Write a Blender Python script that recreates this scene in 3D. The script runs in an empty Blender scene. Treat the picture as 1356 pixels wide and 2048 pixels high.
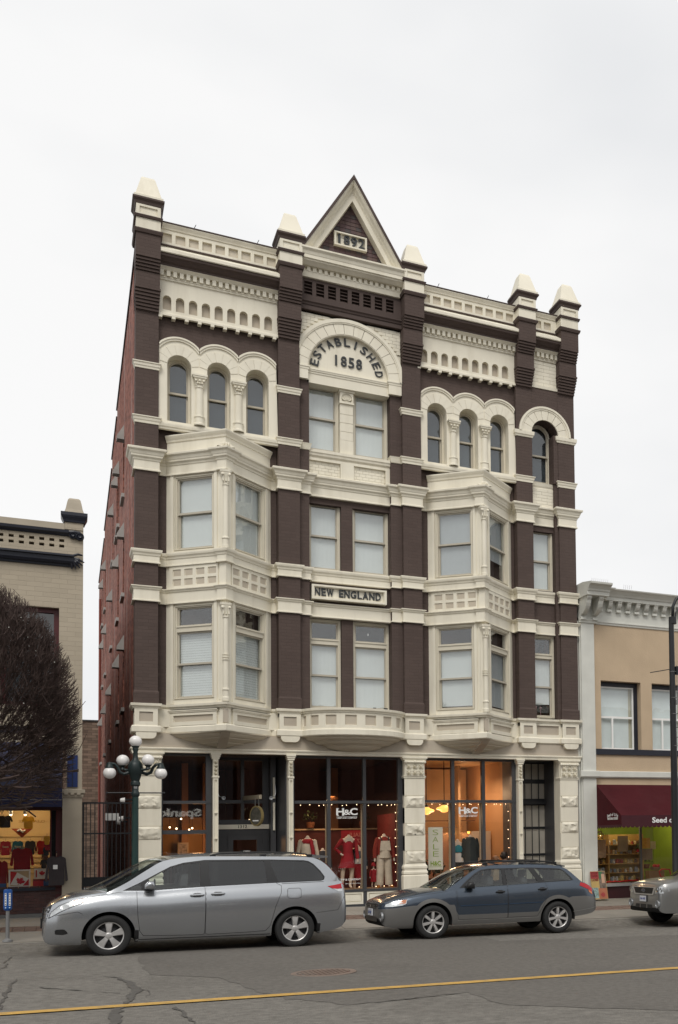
import bpy, math, random
import numpy as np
from mathutils import Vector, Matrix, noise
from mathutils.geometry import tessellate_polygon
R = math.radians
rnd = random.Random(7)
scene = bpy.context.scene
COL = scene.collection

# ---------------------------------------------------------------- camera (view camera with lens rise and shift)
CAM_Z = 1.8
cd = bpy.data.cameras.new('camera'); cam = bpy.data.objects.new('camera', cd); COL.objects.link(cam)
cd.sensor_fit = 'HORIZONTAL'; cd.sensor_width = 36.0
cd.lens = 2152.427 / 1356 * 36.0
cd.shift_x = (678 - 1350.0) / 1356.0
cd.shift_y = (1576.178 - 1024.0) / 1356.0
cd.clip_start = 0.1; cd.clip_end = 3000
# world axes seen in camera space (x right, y down, z forward)
_P = (1350.0, 1576.178); _f = 2152.427
_X = Vector((5154 - _P[0], 1600 - _P[1], _f)).normalized()
_Y = Vector((131.301 - _P[0], 1701.598 - _P[1], _f)); _Y = (_Y - _X * _X.dot(_Y)).normalized()
_Z = _Y.cross(_X)
if _Z.y > 0: _Z = -_Z
rot = Matrix(((_X.x, -_X.y, -_X.z), (_Y.x, -_Y.y, -_Y.z), (_Z.x, -_Z.y, -_Z.z)))
cam.matrix_world = Matrix.Translation((0, -27.0, CAM_Z)) @ rot.to_4x4()
scene.camera = cam

# ---------------------------------------------------------------- sky, sun, exposure
SUN_EL, SUN_AZ = 52, 205
w = bpy.data.worlds.new('World'); scene.world = w; w.use_nodes = True
nt = w.node_tree; nt.nodes.clear()
def wn(t, **k):
    n = nt.nodes.new(t)
    for a, b in k.items(): setattr(n, a, b)
    return n
sky = wn('ShaderNodeTexSky', sky_type='NISHITA', sun_disc=False, sun_elevation=R(SUN_EL), sun_rotation=R(SUN_AZ))
hsv = wn('ShaderNodeHueSaturation'); hsv.inputs['Saturation'].default_value = 0.0
gam = wn('ShaderNodeGamma'); gam.inputs['Gamma'].default_value = 0.25
bgn = wn('ShaderNodeBackground'); bgn.inputs['Strength'].default_value = 0.1
tc = wn('ShaderNodeTexCoord'); nz = wn('ShaderNodeTexNoise')
nz.inputs['Scale'].default_value = 2.4; nz.inputs['Detail'].default_value = 4; nz.inputs['Roughness'].default_value = 0.45
mp = wn('ShaderNodeMapping'); mp.inputs['Scale'].default_value = (1, 1, 2.2)
ramp = wn('ShaderNodeValToRGB')
ramp.color_ramp.elements[0].position = 0.3; ramp.color_ramp.elements[0].color = (8.5, 8.62, 8.8, 1)
ramp.color_ramp.elements[1].position = 0.55; ramp.color_ramp.elements[1].color = (9.95, 9.95, 9.95, 1)
mix = wn('ShaderNodeMix', data_type='RGBA'); mix.inputs[0].default_value = 0.93
out = wn('ShaderNodeOutputWorld')
L = nt.links.new
L(sky.outputs[0], hsv.inputs['Color']); L(tc.outputs['Generated'], mp.inputs[0]); L(mp.outputs[0], nz.inputs['Vector'])
L(nz.outputs['Fac'], ramp.inputs[0]); L(hsv.outputs[0], mix.inputs[6]); L(ramp.outputs[0], mix.inputs[7])
L(mix.outputs[2], bgn.inputs['Color']); L(bgn.outputs[0], out.inputs[0])

sd = bpy.data.lights.new('sun', 'SUN'); sd.energy = 1.75; sd.angle = R(24); sd.color = (1.0, 0.96, 0.9)
sun = bpy.data.objects.new('sun', sd); COL.objects.link(sun)
_az = R(SUN_AZ)
_d = Vector((math.sin(_az) * math.cos(R(SUN_EL)), math.cos(_az) * math.cos(R(SUN_EL)), math.sin(R(SUN_EL))))
sun.rotation_euler = _d.to_track_quat('Z', 'Y').to_euler()
vs = scene.view_settings
vs.view_transform = 'Standard'; vs.look = 'None'; vs.gamma = 1.0; vs.use_curve_mapping = False
vs.exposure = 0.0
scene.cycles.max_bounces = 8; scene.cycles.transparent_max_bounces = 16
scene.cycles.sample_clamp_indirect = 4.0
try: scene.cycles.use_denoising = True
except Exception: pass

# ---------------------------------------------------------------- materials
MATS = {}
def mat(name, col, rough=0.6, spec=0.4, metal=0.0, var=0.08, vscale=3.0, bump=0.0, bscale=40.0, dirt=0.0, dirt_col=(0.12, 0.1, 0.08),
        dscale=0.6, streak=0.0, coat=0.0, emit=None, estr=1.0, brick=None):
    """procedural paint / stone: base colour with soft variation, blotches of dirt, fine relief; brick=(axis,w,h,mortar_mult,bump)"""
    if name in MATS: return MATS[name]
    m = bpy.data.materials.new(name); m.use_nodes = True; MATS[name] = m
    t = m.node_tree; N = t.nodes; K = t.links.new
    b = N['Principled BSDF']
    b.inputs['Roughness'].default_value = rough; b.inputs['Specular IOR Level'].default_value = spec
    b.inputs['Metallic'].default_value = metal
    if coat: b.inputs['Coat Weight'].default_value = coat; b.inputs['Coat Roughness'].default_value = 0.03
    geo = N.new('ShaderNodeNewGeometry')
    n1 = N.new('ShaderNodeTexNoise'); n1.inputs['Scale'].default_value = vscale; n1.inputs['Detail'].default_value = 5
    K(geo.outputs['Position'], n1.inputs['Vector'])
    mr = N.new('ShaderNodeMapRange'); mr.inputs[1].default_value = 0.3; mr.inputs[2].default_value = 0.7
    mr.inputs[3].default_value = 1 - var; mr.inputs[4].default_value = 1 + var
    K(n1.outputs['Fac'], mr.inputs[0])
    mul = N.new('ShaderNodeVectorMath'); mul.operation = 'SCALE'; mul.inputs[0].default_value = col[:3]
    K(mr.outputs[0], mul.inputs['Scale'])
    cur = mul.outputs[0]
    hsrc = None
    if brick:
        ax, bw, bh, mm, bb = brick
        sx = N.new('ShaderNodeSeparateXYZ'); K(geo.outputs['Position'], sx.inputs[0])
        cx = N.new('ShaderNodeCombineXYZ'); K(sx.outputs[ax], cx.inputs[0]); K(sx.outputs['Z'], cx.inputs[1])
        bt = N.new('ShaderNodeTexBrick'); K(cx.outputs[0], bt.inputs['Vector'])
        bt.inputs['Scale'].default_value = 1.0; bt.inputs['Brick Width'].default_value = bw; bt.inputs['Row Height'].default_value = bh
        bt.inputs['Mortar Size'].default_value = 0.006; bt.inputs['Mortar Smooth'].default_value = 0.3; bt.inputs['Bias'].default_value = 0
        bt.inputs['Color1'].default_value = (1 - 2.2 * var,) * 3 + (1,); bt.inputs['Color2'].default_value = (1 + 2.2 * var,) * 3 + (1,)
        bt.inputs['Mortar'].default_value = (mm, mm, mm, 1)
        mb = N.new('ShaderNodeMix'); mb.data_type = 'RGBA'; mb.blend_type = 'MULTIPLY'; mb.inputs[0].default_value = 1
        K(cur, mb.inputs[6]); K(bt.outputs['Color'], mb.inputs[7]); cur = mb.outputs[2]
        inv = N.new('ShaderNodeMath'); inv.operation = 'SUBTRACT'; inv.inputs[0].default_value = 1; K(bt.outputs['Fac'], inv.inputs[1])
        bp0 = N.new('ShaderNodeBump'); bp0.inputs['Strength'].default_value = bb; bp0.inputs['Distance'].default_value = 0.01
        K(inv.outputs[0], bp0.inputs['Height']); hsrc = bp0
    if dirt:
        n2 = N.new('ShaderNodeTexNoise'); n2.inputs['Scale'].default_value = dscale; n2.inputs['Detail'].default_value = 8; n2.inputs['Roughness'].default_value = 0.65
        if streak:
            mpp = N.new('ShaderNodeMapping'); mpp.inputs['Scale'].default_value = (1, 1, streak); K(geo.outputs['Position'], mpp.inputs[0]); K(mpp.outputs[0], n2.inputs['Vector'])
        else: K(geo.outputs['Position'], n2.inputs['Vector'])
        r2 = N.new('ShaderNodeMapRange'); r2.inputs[1].default_value = 0.5; r2.inputs[2].default_value = 0.75; r2.inputs[4].default_value = dirt
        K(n2.outputs['Fac'], r2.inputs[0])
        mx = N.new('ShaderNodeMix'); mx.data_type = 'RGBA'; K(r2.outputs[0], mx.inputs[0]); K(cur, mx.inputs[6]); mx.inputs[7].default_value = (*dirt_col, 1)
        cur = mx.outputs[2]
    K(cur, b.inputs['Base Color'])
    if bump:
        n3 = N.new('ShaderNodeTexNoise'); n3.inputs['Scale'].default_value = bscale; n3.inputs['Detail'].default_value = 4
        K(geo.outputs['Position'], n3.inputs['Vector'])
        bp = N.new('ShaderNodeBump'); bp.inputs['Strength'].default_value = bump; bp.inputs['Distance'].default_value = 0.02
        K(n3.outputs['Fac'], bp.inputs['Height'])
        if hsrc: K(hsrc.outputs[0], bp.inputs['Normal'])
        hsrc = bp
    if hsrc: K(hsrc.outputs[0], b.inputs['Normal'])
    if emit:
        b.inputs['Emission Color'].default_value = (*emit, 1); b.inputs['Emission Strength'].default_value = estr
    return m

def glass(name, tint=(0.9, 0.92, 0.92), refl=1.0, f0=0.06, wav=0.0):
    if name in MATS: return MATS[name]
    m = bpy.data.materials.new(name); m.use_nodes = True; MATS[name] = m
    t = m.node_tree; N = t.nodes; K = t.links.new; N.clear()
    o = N.new('ShaderNodeOutputMaterial'); mx = N.new('ShaderNodeMixShader')
    tr = N.new('ShaderNodeBsdfTransparent'); tr.inputs[0].default_value = (*tint, 1)
    gl = N.new('ShaderNodeBsdfGlossy'); gl.inputs['Roughness'].default_value = 0.012; gl.inputs[0].default_value = (refl, refl, refl, 1)
    lw = N.new('ShaderNodeLayerWeight'); lw.inputs['Blend'].default_value = 0.5
    pw = N.new('ShaderNodeMath'); pw.operation = 'POWER'; pw.inputs[1].default_value = 5.0; K(lw.outputs['Facing'], pw.inputs[0])
    mr = N.new('ShaderNodeMapRange'); mr.inputs[1].default_value = 0; mr.inputs[2].default_value = 1; mr.inputs[3].default_value = f0; mr.inputs[4].default_value = 1
    K(pw.outputs[0], mr.inputs[0]); K(mr.outputs[0], mx.inputs[0]); K(tr.outputs[0], mx.inputs[1]); K(gl.outputs[0], mx.inputs[2]); K(mx.outputs[0], o.inputs[0])
    if wav:
        n3 = N.new('ShaderNodeTexNoise'); n3.inputs['Scale'].default_value = 1.3; ge = N.new('ShaderNodeNewGeometry'); K(ge.outputs['Position'], n3.inputs['Vector'])
        bp = N.new('ShaderNodeBump'); bp.inputs['Strength'].default_value = wav; bp.inputs['Distance'].default_value = 0.03; K(n3.outputs['Fac'], bp.inputs['Height']); K(bp.outputs[0], gl.inputs['Normal'])
    return m

def emis(name, col, s):
    if name in MATS: return MATS[name]
    m = bpy.data.materials.new(name); m.use_nodes = True; MATS[name] = m
    b = m.node_tree.nodes['Principled BSDF']; b.inputs['Base Color'].default_value = (*col, 1)
    b.inputs['Emission Color'].default_value = (*col, 1); b.inputs['Emission Strength'].default_value = s
    return m

# ---------------------------------------------------------------- objects
ORG = {}
def thing(name, loc, label=None, cat=None, group=None, rz=0.0, kind=None):
    o = bpy.data.objects.new(name, None); COL.objects.link(o); o.location = loc; o.rotation_euler = (0, 0, rz)
    o.empty_display_size = 0.2
    ORG[o] = Vector(loc)
    tag(o, label, cat, group, kind)
    return o
def tag(o, label=None, cat=None, group=None, kind=None):
    if label: o['label'] = label
    if cat: o['category'] = cat
    if group: o['group'] = group
    if kind: o['kind'] = kind
    return o
def node(name, parent, loc=None):
    """an Empty that is a part and holds sub-parts"""
    o = bpy.data.objects.new(name, None); COL.objects.link(o); o.parent = parent
    o.location = Vector(loc) - ORG[parent] if loc is not None else (0, 0, 0)
    ORG[o] = ORG[parent] + o.location
    o.empty_display_size = 0.1
    return o

class MB:
    def __init__(s): s.v = []; s.f = []; s.mi = []; s.T = None
    def add(s, vs, fs, mi=0):
        o = len(s.v)
        if s.T: vs = [s.T(*p) for p in vs]
        s.v += [tuple(p) for p in vs]; s.f += [tuple(i + o for i in q) for q in fs]; s.mi += [mi] * len(fs)
        return s
    def box(s, x0, x1, y0, y1, z0, z1, mi=0):
        return s.add([(x0, y0, z0), (x1, y0, z0), (x1, y1, z0), (x0, y1, z0), (x0, y0, z1), (x1, y0, z1), (x1, y1, z1), (x0, y1, z1)],
                     [(0, 3, 2, 1), (4, 5, 6, 7), (0, 1, 5, 4), (1, 2, 6, 5), (2, 3, 7, 6), (3, 0, 4, 7)], mi)
    def frustum(s, cx, cy, z0, z1, a0, b0, a1, b1, mi=0):
        return s.add([(cx - a0, cy - b0, z0), (cx + a0, cy - b0, z0), (cx + a0, cy + b0, z0), (cx - a0, cy + b0, z0),
                      (cx - a1, cy - b1, z1), (cx + a1, cy - b1, z1), (cx + a1, cy + b1, z1), (cx - a1, cy + b1, z1)],
                     [(0, 3, 2, 1), (4, 5, 6, 7), (0, 1, 5, 4), (1, 2, 6, 5), (2, 3, 7, 6), (3, 0, 4, 7)], mi)
    def prism(s, outer, a0, a1, axis='y', holes=(), mi=0, caps=(True, True)):
        """polygon (with holes) in the plane across axis, extruded from a0 to a1"""
        def P(p, a):
            return {'y': (p[0], a, p[1]), 'x': (a, p[0], p[1]), 'z': (p[0], p[1], a)}[axis]
        loops = [list(outer)] + [list(h) for h in holes]
        flat = [p for l in loops for p in l]; n = len(flat)
        tris = tessellate_polygon([[Vector((p[0], p[1], 0)) for p in l] for l in loops])
        vs = [P(p, a0) for p in flat] + [P(p, a1) for p in flat]; fs = []
        if caps[0]: fs += [tuple(t) for t in tris]
        if caps[1]: fs += [tuple(i + n for i in reversed(t)) for t in tris]
        k = 0
        for l in loops:
            m = len(l)
            for i in range(m):
                j = (i + 1) % m; fs.append((k + i, k + j, k + j + n, k + i + n))
            k += m
        return s.add(vs, fs, mi)
    def run(s, path, prof, closed=False, mi=0, cap=True):
        """sweep a profile of (out, z) along a plan path; out is to the right-hand (street) side when walking +X"""
        n = len(path); offs = []
        for i in range(n):
            def seg(a, b):
                d = Vector((path[b][0] - path[a][0], path[b][1] - path[a][1])).normalized(); return Vector((d.y, -d.x))
            ns = []
            if i > 0 or closed: ns.append(seg((i - 1) % n, i))
            if i < n - 1 or closed: ns.append(seg(i, (i + 1) % n))
            if len(ns) == 2:
                q = ns[0] + ns[1]; dd = 1 + ns[0].dot(ns[1]); q = q / max(dd, 0.15)
            else: q = ns[0]
            offs.append(q)
        m = len(prof); vs = []
        for (x, y), q in zip(path, offs):
            for o, z in prof: vs.append((x + q.x * o, y + q.y * o, z))
        fs = []
        for i in range(n if closed else n - 1):
            j = (i + 1) % n
            for k in range(m - 1):
                fs.append((i * m + k, j * m + k, j * m + k + 1, i * m + k + 1))
        if cap and not closed:
            fs.append(tuple(range(m))); fs.append(tuple((n - 1) * m + k for k in reversed(range(m))))
        return s.add(vs, fs, mi)
    def tube(s, pts, r, n=8, mi=0, cap=True):
        pts = [Vector(p) for p in pts]; m = len(pts); rs = r if isinstance(r, (list, tuple)) else [r] * m
        vs = []; up = Vector((0, 0, 1)); prev = None
        for i, p in enumerate(pts):
            d = ((pts[min(i + 1, m - 1)] - p).normalized() + (p - pts[max(i - 1, 0)]).normalized())
            d = d.normalized() if d.length > 1e-6 else Vector((0, 0, 1))
            if prev is None:
                a = d.cross(up)
                if a.length < 1e-3: a = d.cross(Vector((1, 0, 0)))
            else: a = prev - d * prev.dot(d)
            a.normalize(); prev = a; b = d.cross(a)
            for k in range(n):
                t = 2 * math.pi * k / n; vs.append(p + (a * math.cos(t) + b * math.sin(t)) * rs[i])
        fs = []
        for i in range(m - 1):
            for k in range(n):
                l = (k + 1) % n; fs.append((i * n + k, i * n + l, i * n + n + l, i * n + n + k))
        if cap: fs.append(tuple(reversed(range(n)))); fs.append(tuple((m - 1) * n + k for k in range(n)))
        return s.add(vs, fs, mi)
    def lathe(s, c, prof, n=16, axis='z', mi=0, a0=0.0, a1=2 * math.pi):
        full = abs(a1 - a0 - 2 * math.pi) < 1e-6; vs = []; m = len(prof); nn = n if full else n + 1
        for k in range(nn):
            t = a0 + (a1 - a0) * k / n; ct, st = math.cos(t), math.sin(t)
            for r, h in prof:
                if axis == 'z': p = (c[0] + r * ct, c[1] + r * st, c[2] + h)
                elif axis == 'y': p = (c[0] + r * ct, c[1] + h, c[2] + r * st)
                else: p = (c[0] + h, c[1] + r * ct, c[2] + r * st)
                vs.append(p)
        fs = []
        for k in range(n):
            l = (k + 1) % nn
            for i in range(m - 1): fs.append((k * m + i, l * m + i, l * m + i + 1, k * m + i + 1))
        return s.add(vs, fs, mi)
    def sphere(s, c, r, n=16, m=10, mi=0, sz=1.0):
        return s.lathe(c, [(max(r * math.sin(math.pi * i / m), 1e-5), -r * sz * math.cos(math.pi * i / m)) for i in range(m + 1)], n, 'z', mi)
    def loft(s, rings, mi=0, cap=True):
        n = len(rings[0]); vs = [p for r_ in rings for p in r_]; fs = []
        for i in range(len(rings) - 1):
            for k in range(n):
                l = (k + 1) % n; fs.append((i * n + k, i * n + l, i * n + n + l, i * n + n + k))
        if cap: fs.append(tuple(reversed(range(n)))); fs.append(tuple((len(rings) - 1) * n + k for k in range(n)))
        return s.add(vs, fs, mi)
    def grid(s, fn, nu, nv, mi=0):
        vs = [fn(i / nu, j / nv) for j in range(nv + 1) for i in range(nu + 1)]
        fs = [(j * (nu + 1) + i, j * (nu + 1) + i + 1, (j + 1) * (nu + 1) + i + 1, (j + 1) * (nu + 1) + i) for j in range(nv) for i in range(nu)]
        return s.add(vs, fs, mi)
    def mesh(s, name, mats, org=(0, 0, 0), smooth=False, fix=True):
        me = bpy.data.meshes.new(name); ox, oy, oz = org
        me.from_pydata([(x - ox, y - oy, z - oz) for x, y, z in s.v], [], s.f); me.validate()
        for m in (mats if isinstance(mats, (list, tuple)) else [mats]): me.materials.append(m)
        if len(me.polygons) == len(s.mi) and any(s.mi): me.polygons.foreach_set('material_index', s.mi)
        if fix:
            import bmesh
            bm = bmesh.new(); bm.from_mesh(me); bmesh.ops.recalc_face_normals(bm, faces=bm.faces); bm.to_mesh(me); bm.free()
        if smooth:
            me.polygons.foreach_set('use_smooth', [True] * len(me.polygons))
            if smooth is not True: me.set_sharp_from_angle(angle=R(smooth))
        me.update(); return me
    def build(s, name, mats, parent=None, smooth=False, fix=True, loc=None):
        """link as ONE object; vertices are given in world coordinates (or thing-local when the parent's origin is (0,0,0))"""
        if parent is not None: org = ORG[parent] if loc is None else Vector(loc)
        else: org = Vector(loc) if loc is not None else Vector((0, 0, 0))
        o = bpy.data.objects.new(name, s.mesh(name, mats, org, smooth, fix)); COL.objects.link(o)
        if parent is not None:
            o.parent = parent; o.location = org - ORG[parent]
        else: o.location = org
        ORG[o] = org
        return o
def dup(o, parent, delta):
    """a copy of one piece that shares its mesh, moved by delta"""
    c = o.copy(); COL.objects.link(c); c.parent = parent; c.location = o.location + Vector(delta); ORG[c] = ORG[o] + Vector(delta)
    return c
def copy_tree(o, delta, parent=None, rz=None):
    c = o.copy(); COL.objects.link(c)
    if parent is not None: c.parent = parent
    else:
        c.location = o.location + Vector(delta)
        if rz is not None: c.rotation_euler.z = rz
    ORG[c] = ORG[o] + Vector(delta)
    for ch in list(o.children): copy_tree(ch, delta, c)
    return c

def arc(cx, cz, r, a0, a1, n):
    return [(cx + r * math.cos(R(a0 + (a1 - a0) * i / n)), cz + r * math.sin(R(a0 + (a1 - a0) * i / n))) for i in range(n + 1)]
def rect(x0, x1, z0, z1): return [(x0, z0), (x1, z0), (x1, z1), (x0, z1)]
def arched(x0, x1, z0, zt, n=10):
    r = (x1 - x0) / 2; return [(x0, z0), (x1, z0)] + arc((x0 + x1) / 2, zt - r, r, 0, 180, n)

_FONT = {}
def text_mesh(txt, size, extrude, bold=0.0, name='letter', shear=0.0, space=1.0):
    key = (txt, size, extrude, bold, shear, space)
    if key in _FONT: return _FONT[key]
    cu = bpy.data.curves.new('lettering', 'FONT'); cu.body = txt; cu.size = size; cu.extrude = extrude; cu.offset = bold; cu.align_x = 'CENTER'; cu.align_y = 'CENTER'
    cu.shear = shear; cu.space_character = space; cu.resolution_u = 3
    ob = bpy.data.objects.new('lettering', cu); COL.objects.link(ob)
    bpy.context.view_layer.update()
    me = bpy.data.meshes.new_from_object(ob.evaluated_get(bpy.context.evaluated_depsgraph_get()))
    bpy.data.objects.remove(ob); bpy.data.curves.remove(cu)
    me.name = name; _FONT[key] = me
    return me
def text(txt, size, pos, mat_, parent=None, extrude=0.01, bold=0.0, rot=(math.pi / 2, 0, 0), name='letter', sx=1.0, shear=0.0, space=1.0, fit=None):
    """lettering facing the street (-Y) at pos; fit=(width,height) rescales it"""
    me = text_mesh(txt, size, extrude, bold, name, shear, space)
    if not me.materials: me.materials.append(mat_)
    elif me.materials[0] is not mat_: me = me.copy(); me.materials[0] = mat_
    o = bpy.data.objects.new(name, me); COL.objects.link(o)
    o.rotation_euler = rot
    s = [sx, 1, 1]
    if fit:
        co = np.zeros(len(me.vertices) * 3); me.vertices.foreach_get('co', co); co = co.reshape(-1, 3)
        ext = co.max(0) - co.min(0); s = [fit[0] / ext[0] if fit[0] else 1, fit[1] / ext[1] if fit[1] else 1, 1]
        if not fit[0]: s[0] = s[1]
        if not fit[1]: s[1] = s[0]
    o.scale = s
    if parent is not None: o.parent = parent; o.location = Vector(pos) - ORG[parent]
    else: o.location = pos
    ORG[o] = Vector(pos)
    return o
def zz(z, p):
    """height measured on the facade plane -> height at a surface standing p metres in front of it"""
    return CAM_Z + (z - CAM_Z) * (27 - p) / 27
def gz(x, y=-5.0):
    """ground height: the street falls gently to +X; the pavement climbs a little to the buildings"""
    s = -0.0175 * x
    if y < -5.8: return 0.02 + s
    if y < -4.1: return s + 0.02 * (-4.1 - y) / 1.7
    return s + 0.13 + (0.255 + 0.0015 * x) * min((y + 4.1) / 4.1, 1.0)
# ---------------------------------------------------------------- palette
CREAM = mat('cream_paint', (0.76, 0.715, 0.595), 0.6, spec=0.25, var=0.04, vscale=1.5, bump=0.05, bscale=60, dirt=0.34, dirt_col=(0.42, 0.37, 0.27), dscale=2.4, streak=0.14)
CREAMB = mat('cream_brick_paint', (0.68, 0.64, 0.525), 0.55, var=0.03, bump=0.08, bscale=30, dirt=0.14, dirt_col=(0.34, 0.3, 0.22), brick=('X', 0.46, 0.076, 0.93, 0.5))
TAN = mat('tan_paint', (0.44, 0.385, 0.31), 0.55, var=0.05, bump=0.05, bscale=50, dirt=0.2, dirt_col=(0.24, 0.2, 0.15), dscale=1.2, streak=0.3)
BROWN = mat('brown_painted_brick', (0.089, 0.065, 0.057), 0.75, spec=0.15, var=0.025, vscale=1.2, bump=0.1, bscale=40, brick=('X', 0.23, 0.078, 0.9, 0.5), dirt=0.1, dirt_col=(0.15, 0.12, 0.1))
BROWNP = mat('brown_paint', (0.08, 0.058, 0.051), 0.65, spec=0.2, var=0.06, vscale=1.5, bump=0.04)
SHINGLE = mat('brown_slate', (0.085, 0.058, 0.054), 0.6, var=0.25, vscale=6, bump=0.15, bscale=30)
DARKLET = mat('charcoal_lettering', (0.035, 0.038, 0.04), 0.45, var=0.05)
REDBRICK = mat('red_brick', (0.25, 0.1, 0.072), 0.85, spec=0.2, var=0.2, vscale=5, bump=0.6, bscale=14, brick=('Y', 0.24, 0.085, 1.45, 1.0), dirt=0.9, dirt_col=(0.42, 0.33, 0.31), dscale=1.3, streak=0.22)
STONE = mat('grey_stone', (0.36, 0.35, 0.33), 0.8, var=0.1, bump=0.1)
FRAME = mat('cream_window_frame', (0.63, 0.585, 0.475), 0.45, var=0.03, dirt=0.1, dirt_col=(0.3, 0.26, 0.2))
SASH = mat('sash_paint', (0.47, 0.43, 0.35), 0.45, var=0.03)
BLIND = mat('white_blind', (0.67, 0.69, 0.675), 0.7, var=0.02)
BLINDG = mat('grey_blind', (0.42, 0.44, 0.45), 0.7, var=0.02)
DARKROOM = mat('dark_room', (0.075, 0.075, 0.08), 0.9, var=0.1)
WGLASS = glass('window_glass', (0.95, 0.965, 0.965), f0=0.085, wav=0.10)
DGLASS = glass('dark_window_glass', (0.55, 0.58, 0.6), f0=0.09, wav=0.08)
SHOPGL = glass('shop_glass', (0.95, 0.95, 0.94), f0=0.055, wav=0.003)
CHAR = mat('charcoal_frame', (0.055, 0.056, 0.06), 0.4, var=0.05)
BLACK = mat('black_metal', (0.014, 0.015, 0.017), 0.4, var=0.05)
WHITE = mat('white_vinyl', (0.8, 0.8, 0.78), 0.5, var=0.02)
ROOFM = mat('tar_roof', (0.07, 0.07, 0.07), 0.9)

B = thing('hotel_building', (1.33, 0, gz(1.33, 0)), 'tall brown and cream ornate Victorian building with gable reading 1892 and NEW ENGLAND panel', 'building')
Yw = 0.25                      # recessed brown wall plane
PIL = [(1.33, 1.81), (4.44, 4.935), (7.47, 7.95), (10.57, 11.03), (11.80, 12.29)]
XL, XR = 1.33, 12.29
DX = 6.15                      # left bay group -> right bay group
BAYA, BAYP, BAYB = (1.998, Yw), (3.1455, -0.81), (4.293, Yw)

def bay_path(dx, out=0.0, jog=0.05, half=0.145):
    """plan outline of an oriel, with a small break forward at the corner post"""
    A, P, Bp = [Vector(p) + Vector((dx, 0)) for p in (BAYA, BAYP, BAYB)]
    u = (P - A).normalized(); n = Vector((u.y, -u.x)); v = (Bp - P).normalized(); m = Vector((v.y, -v.x))
    a1 = P - u * half; b1 = P + v * half
    tip = P + (n + m) / (1 + n.dot(m)) * jog
    return [tuple(A), tuple(a1), tuple(a1 + n * jog), tuple(tip), tuple(b1 + m * jog), tuple(b1), tuple(Bp)]
def belt_path(bays=True, c=True):
    p = [(XL, 0.6), (XL, 0), (1.81, 0), (1.81, Yw)] + (bay_path(0) if bays else []) + [(4.44, Yw), (4.44, 0), (4.935, 0), (4.935, .12), (5.18, .12), (5.18, Yw), (7.22, Yw), (7.22, .12), (7.47, .12), (7.47, 0), (7.95, 0), (7.95, Yw)]
    return p + (bay_path(DX) if bays else []) + [(10.57, Yw), (10.57, 0), (11.03, 0), (11.03, .2), (11.80, .2), (11.80, 0), (12.29, 0), (12.29, 0.6)]

# ---------------------------------------------------------------- brown brick body
wall = MB()
for a, b_, zt in ((1.83, 4.43, 11.6), (7.96, 10.56, 11.6)): wall.box(a, b_, Yw, .55, 4.0, zt)
for a, b_ in ((1.81, 4.44), (7.95, 10.57)): wall.box(a, b_, .14, .55, 13.43, 14.25)
# centre: strips beside the pilasters, pier between the windows, spandrels
wall.box(4.935, 5.18, .12, .9, 5.0, 13.33); wall.box(7.19, 7.47, .12, .9, 5.0, 13.33)
wall.box(5.98, 6.262, .3, .8, 4.9, 7.44); wall.box(5.98, 6.262, .3, .8, 8.66, 10.3)
wall.box(5.18, 7.22, .3, .8, 7.44, 8.66); wall.box(5.18, 7.22, .3, .8, 10.3, 10.9)
# right strip with the single windows
wall.box(11.03, 11.80, .2, .55, 7.44, 8.66); wall.box(11.03, 11.80, .2, .55, 10.3, 10.9)
wall.box(11.70, 11.80, .06, .7, 5.0, 12.0)
# vent band under the gable
wall.box(4.93, 7.48, .1, .5, 15.0, 16.2)
WALL = wall.build('wall', BROWN, B)
side = MB()   # red brick flank with window openings
cols = {13.28: [6.05, 9.2, 10.4, 13.8, 21.9, 25.4], 10.5: [5.9, 9.45, 14.5, 20.9, 24.5], 7.35: [5.65, 8.9, 15.3, 21.2, 26.0]}
holes = [rect(y - .42, y + .42, z - 1.75, z - .12) for z, ys in cols.items() for y in ys]
side.prism([(.09, -.2), (31.6, -.2), (31.6, 14.75), (23.2, 14.75), (23.2, 15.1), (14.9, 15.1), (14.9, 15.45), (10.7, 15.45), (10.7, 15.68), (.09, 15.68)], 1.345, 1.75, 'x', holes)
FLANK = side.build('side_wall', REDBRICK, B)
for z, ys in cols.items():
    for y in ys:
        f = MB(); f.box(1.60, 1.66, y - .42, y + .42, z - 1.75, z - .12); f.box(1.57, 1.6, y - .42, y + .42, z - .97, z - .91)
        wo = f.build('side_window', mat('dark_pane', (.03, .03, .032), .15), FLANK)
        s_ = MB(); s_.prism([(1.345, z - .14), (1.17, z - .14), (1.17, z - .05), (1.36, z + .30), (1.5, z + .30), (1.5, z - .14)], y - .16, y + .16, 'y'); s_.build('window_hood', STONE, FLANK)
        s_ = MB(); s_.box(1.27, 1.5, y - .5, y + .5, z - 1.85, z - 1.75); s_.build('window_sill', STONE, FLANK)
cop = MB()
for y0, y1, z in ((.3, 10.7, 15.68), (10.7, 14.9, 15.45), (14.9, 23.2, 15.1), (23.2, 31.7, 14.75)): cop.box(1.31, 1.79, y0, y1, z, z + .05)
cop.build('coping', BLACK, FLANK)
rf = MB(); rf.box(1.75, 12.2, .6, 31.6, 14.2, 14.3); rf.box(1.75, 12.27, 31.2, 31.6, .2, 14.7); rf.build('roof', ROOFM, B)
sr = MB(); sr.box(12.0, 12.27, .6, 31.6, .1, 15.4); sr.build('far_side_wall', REDBRICK, B)
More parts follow.
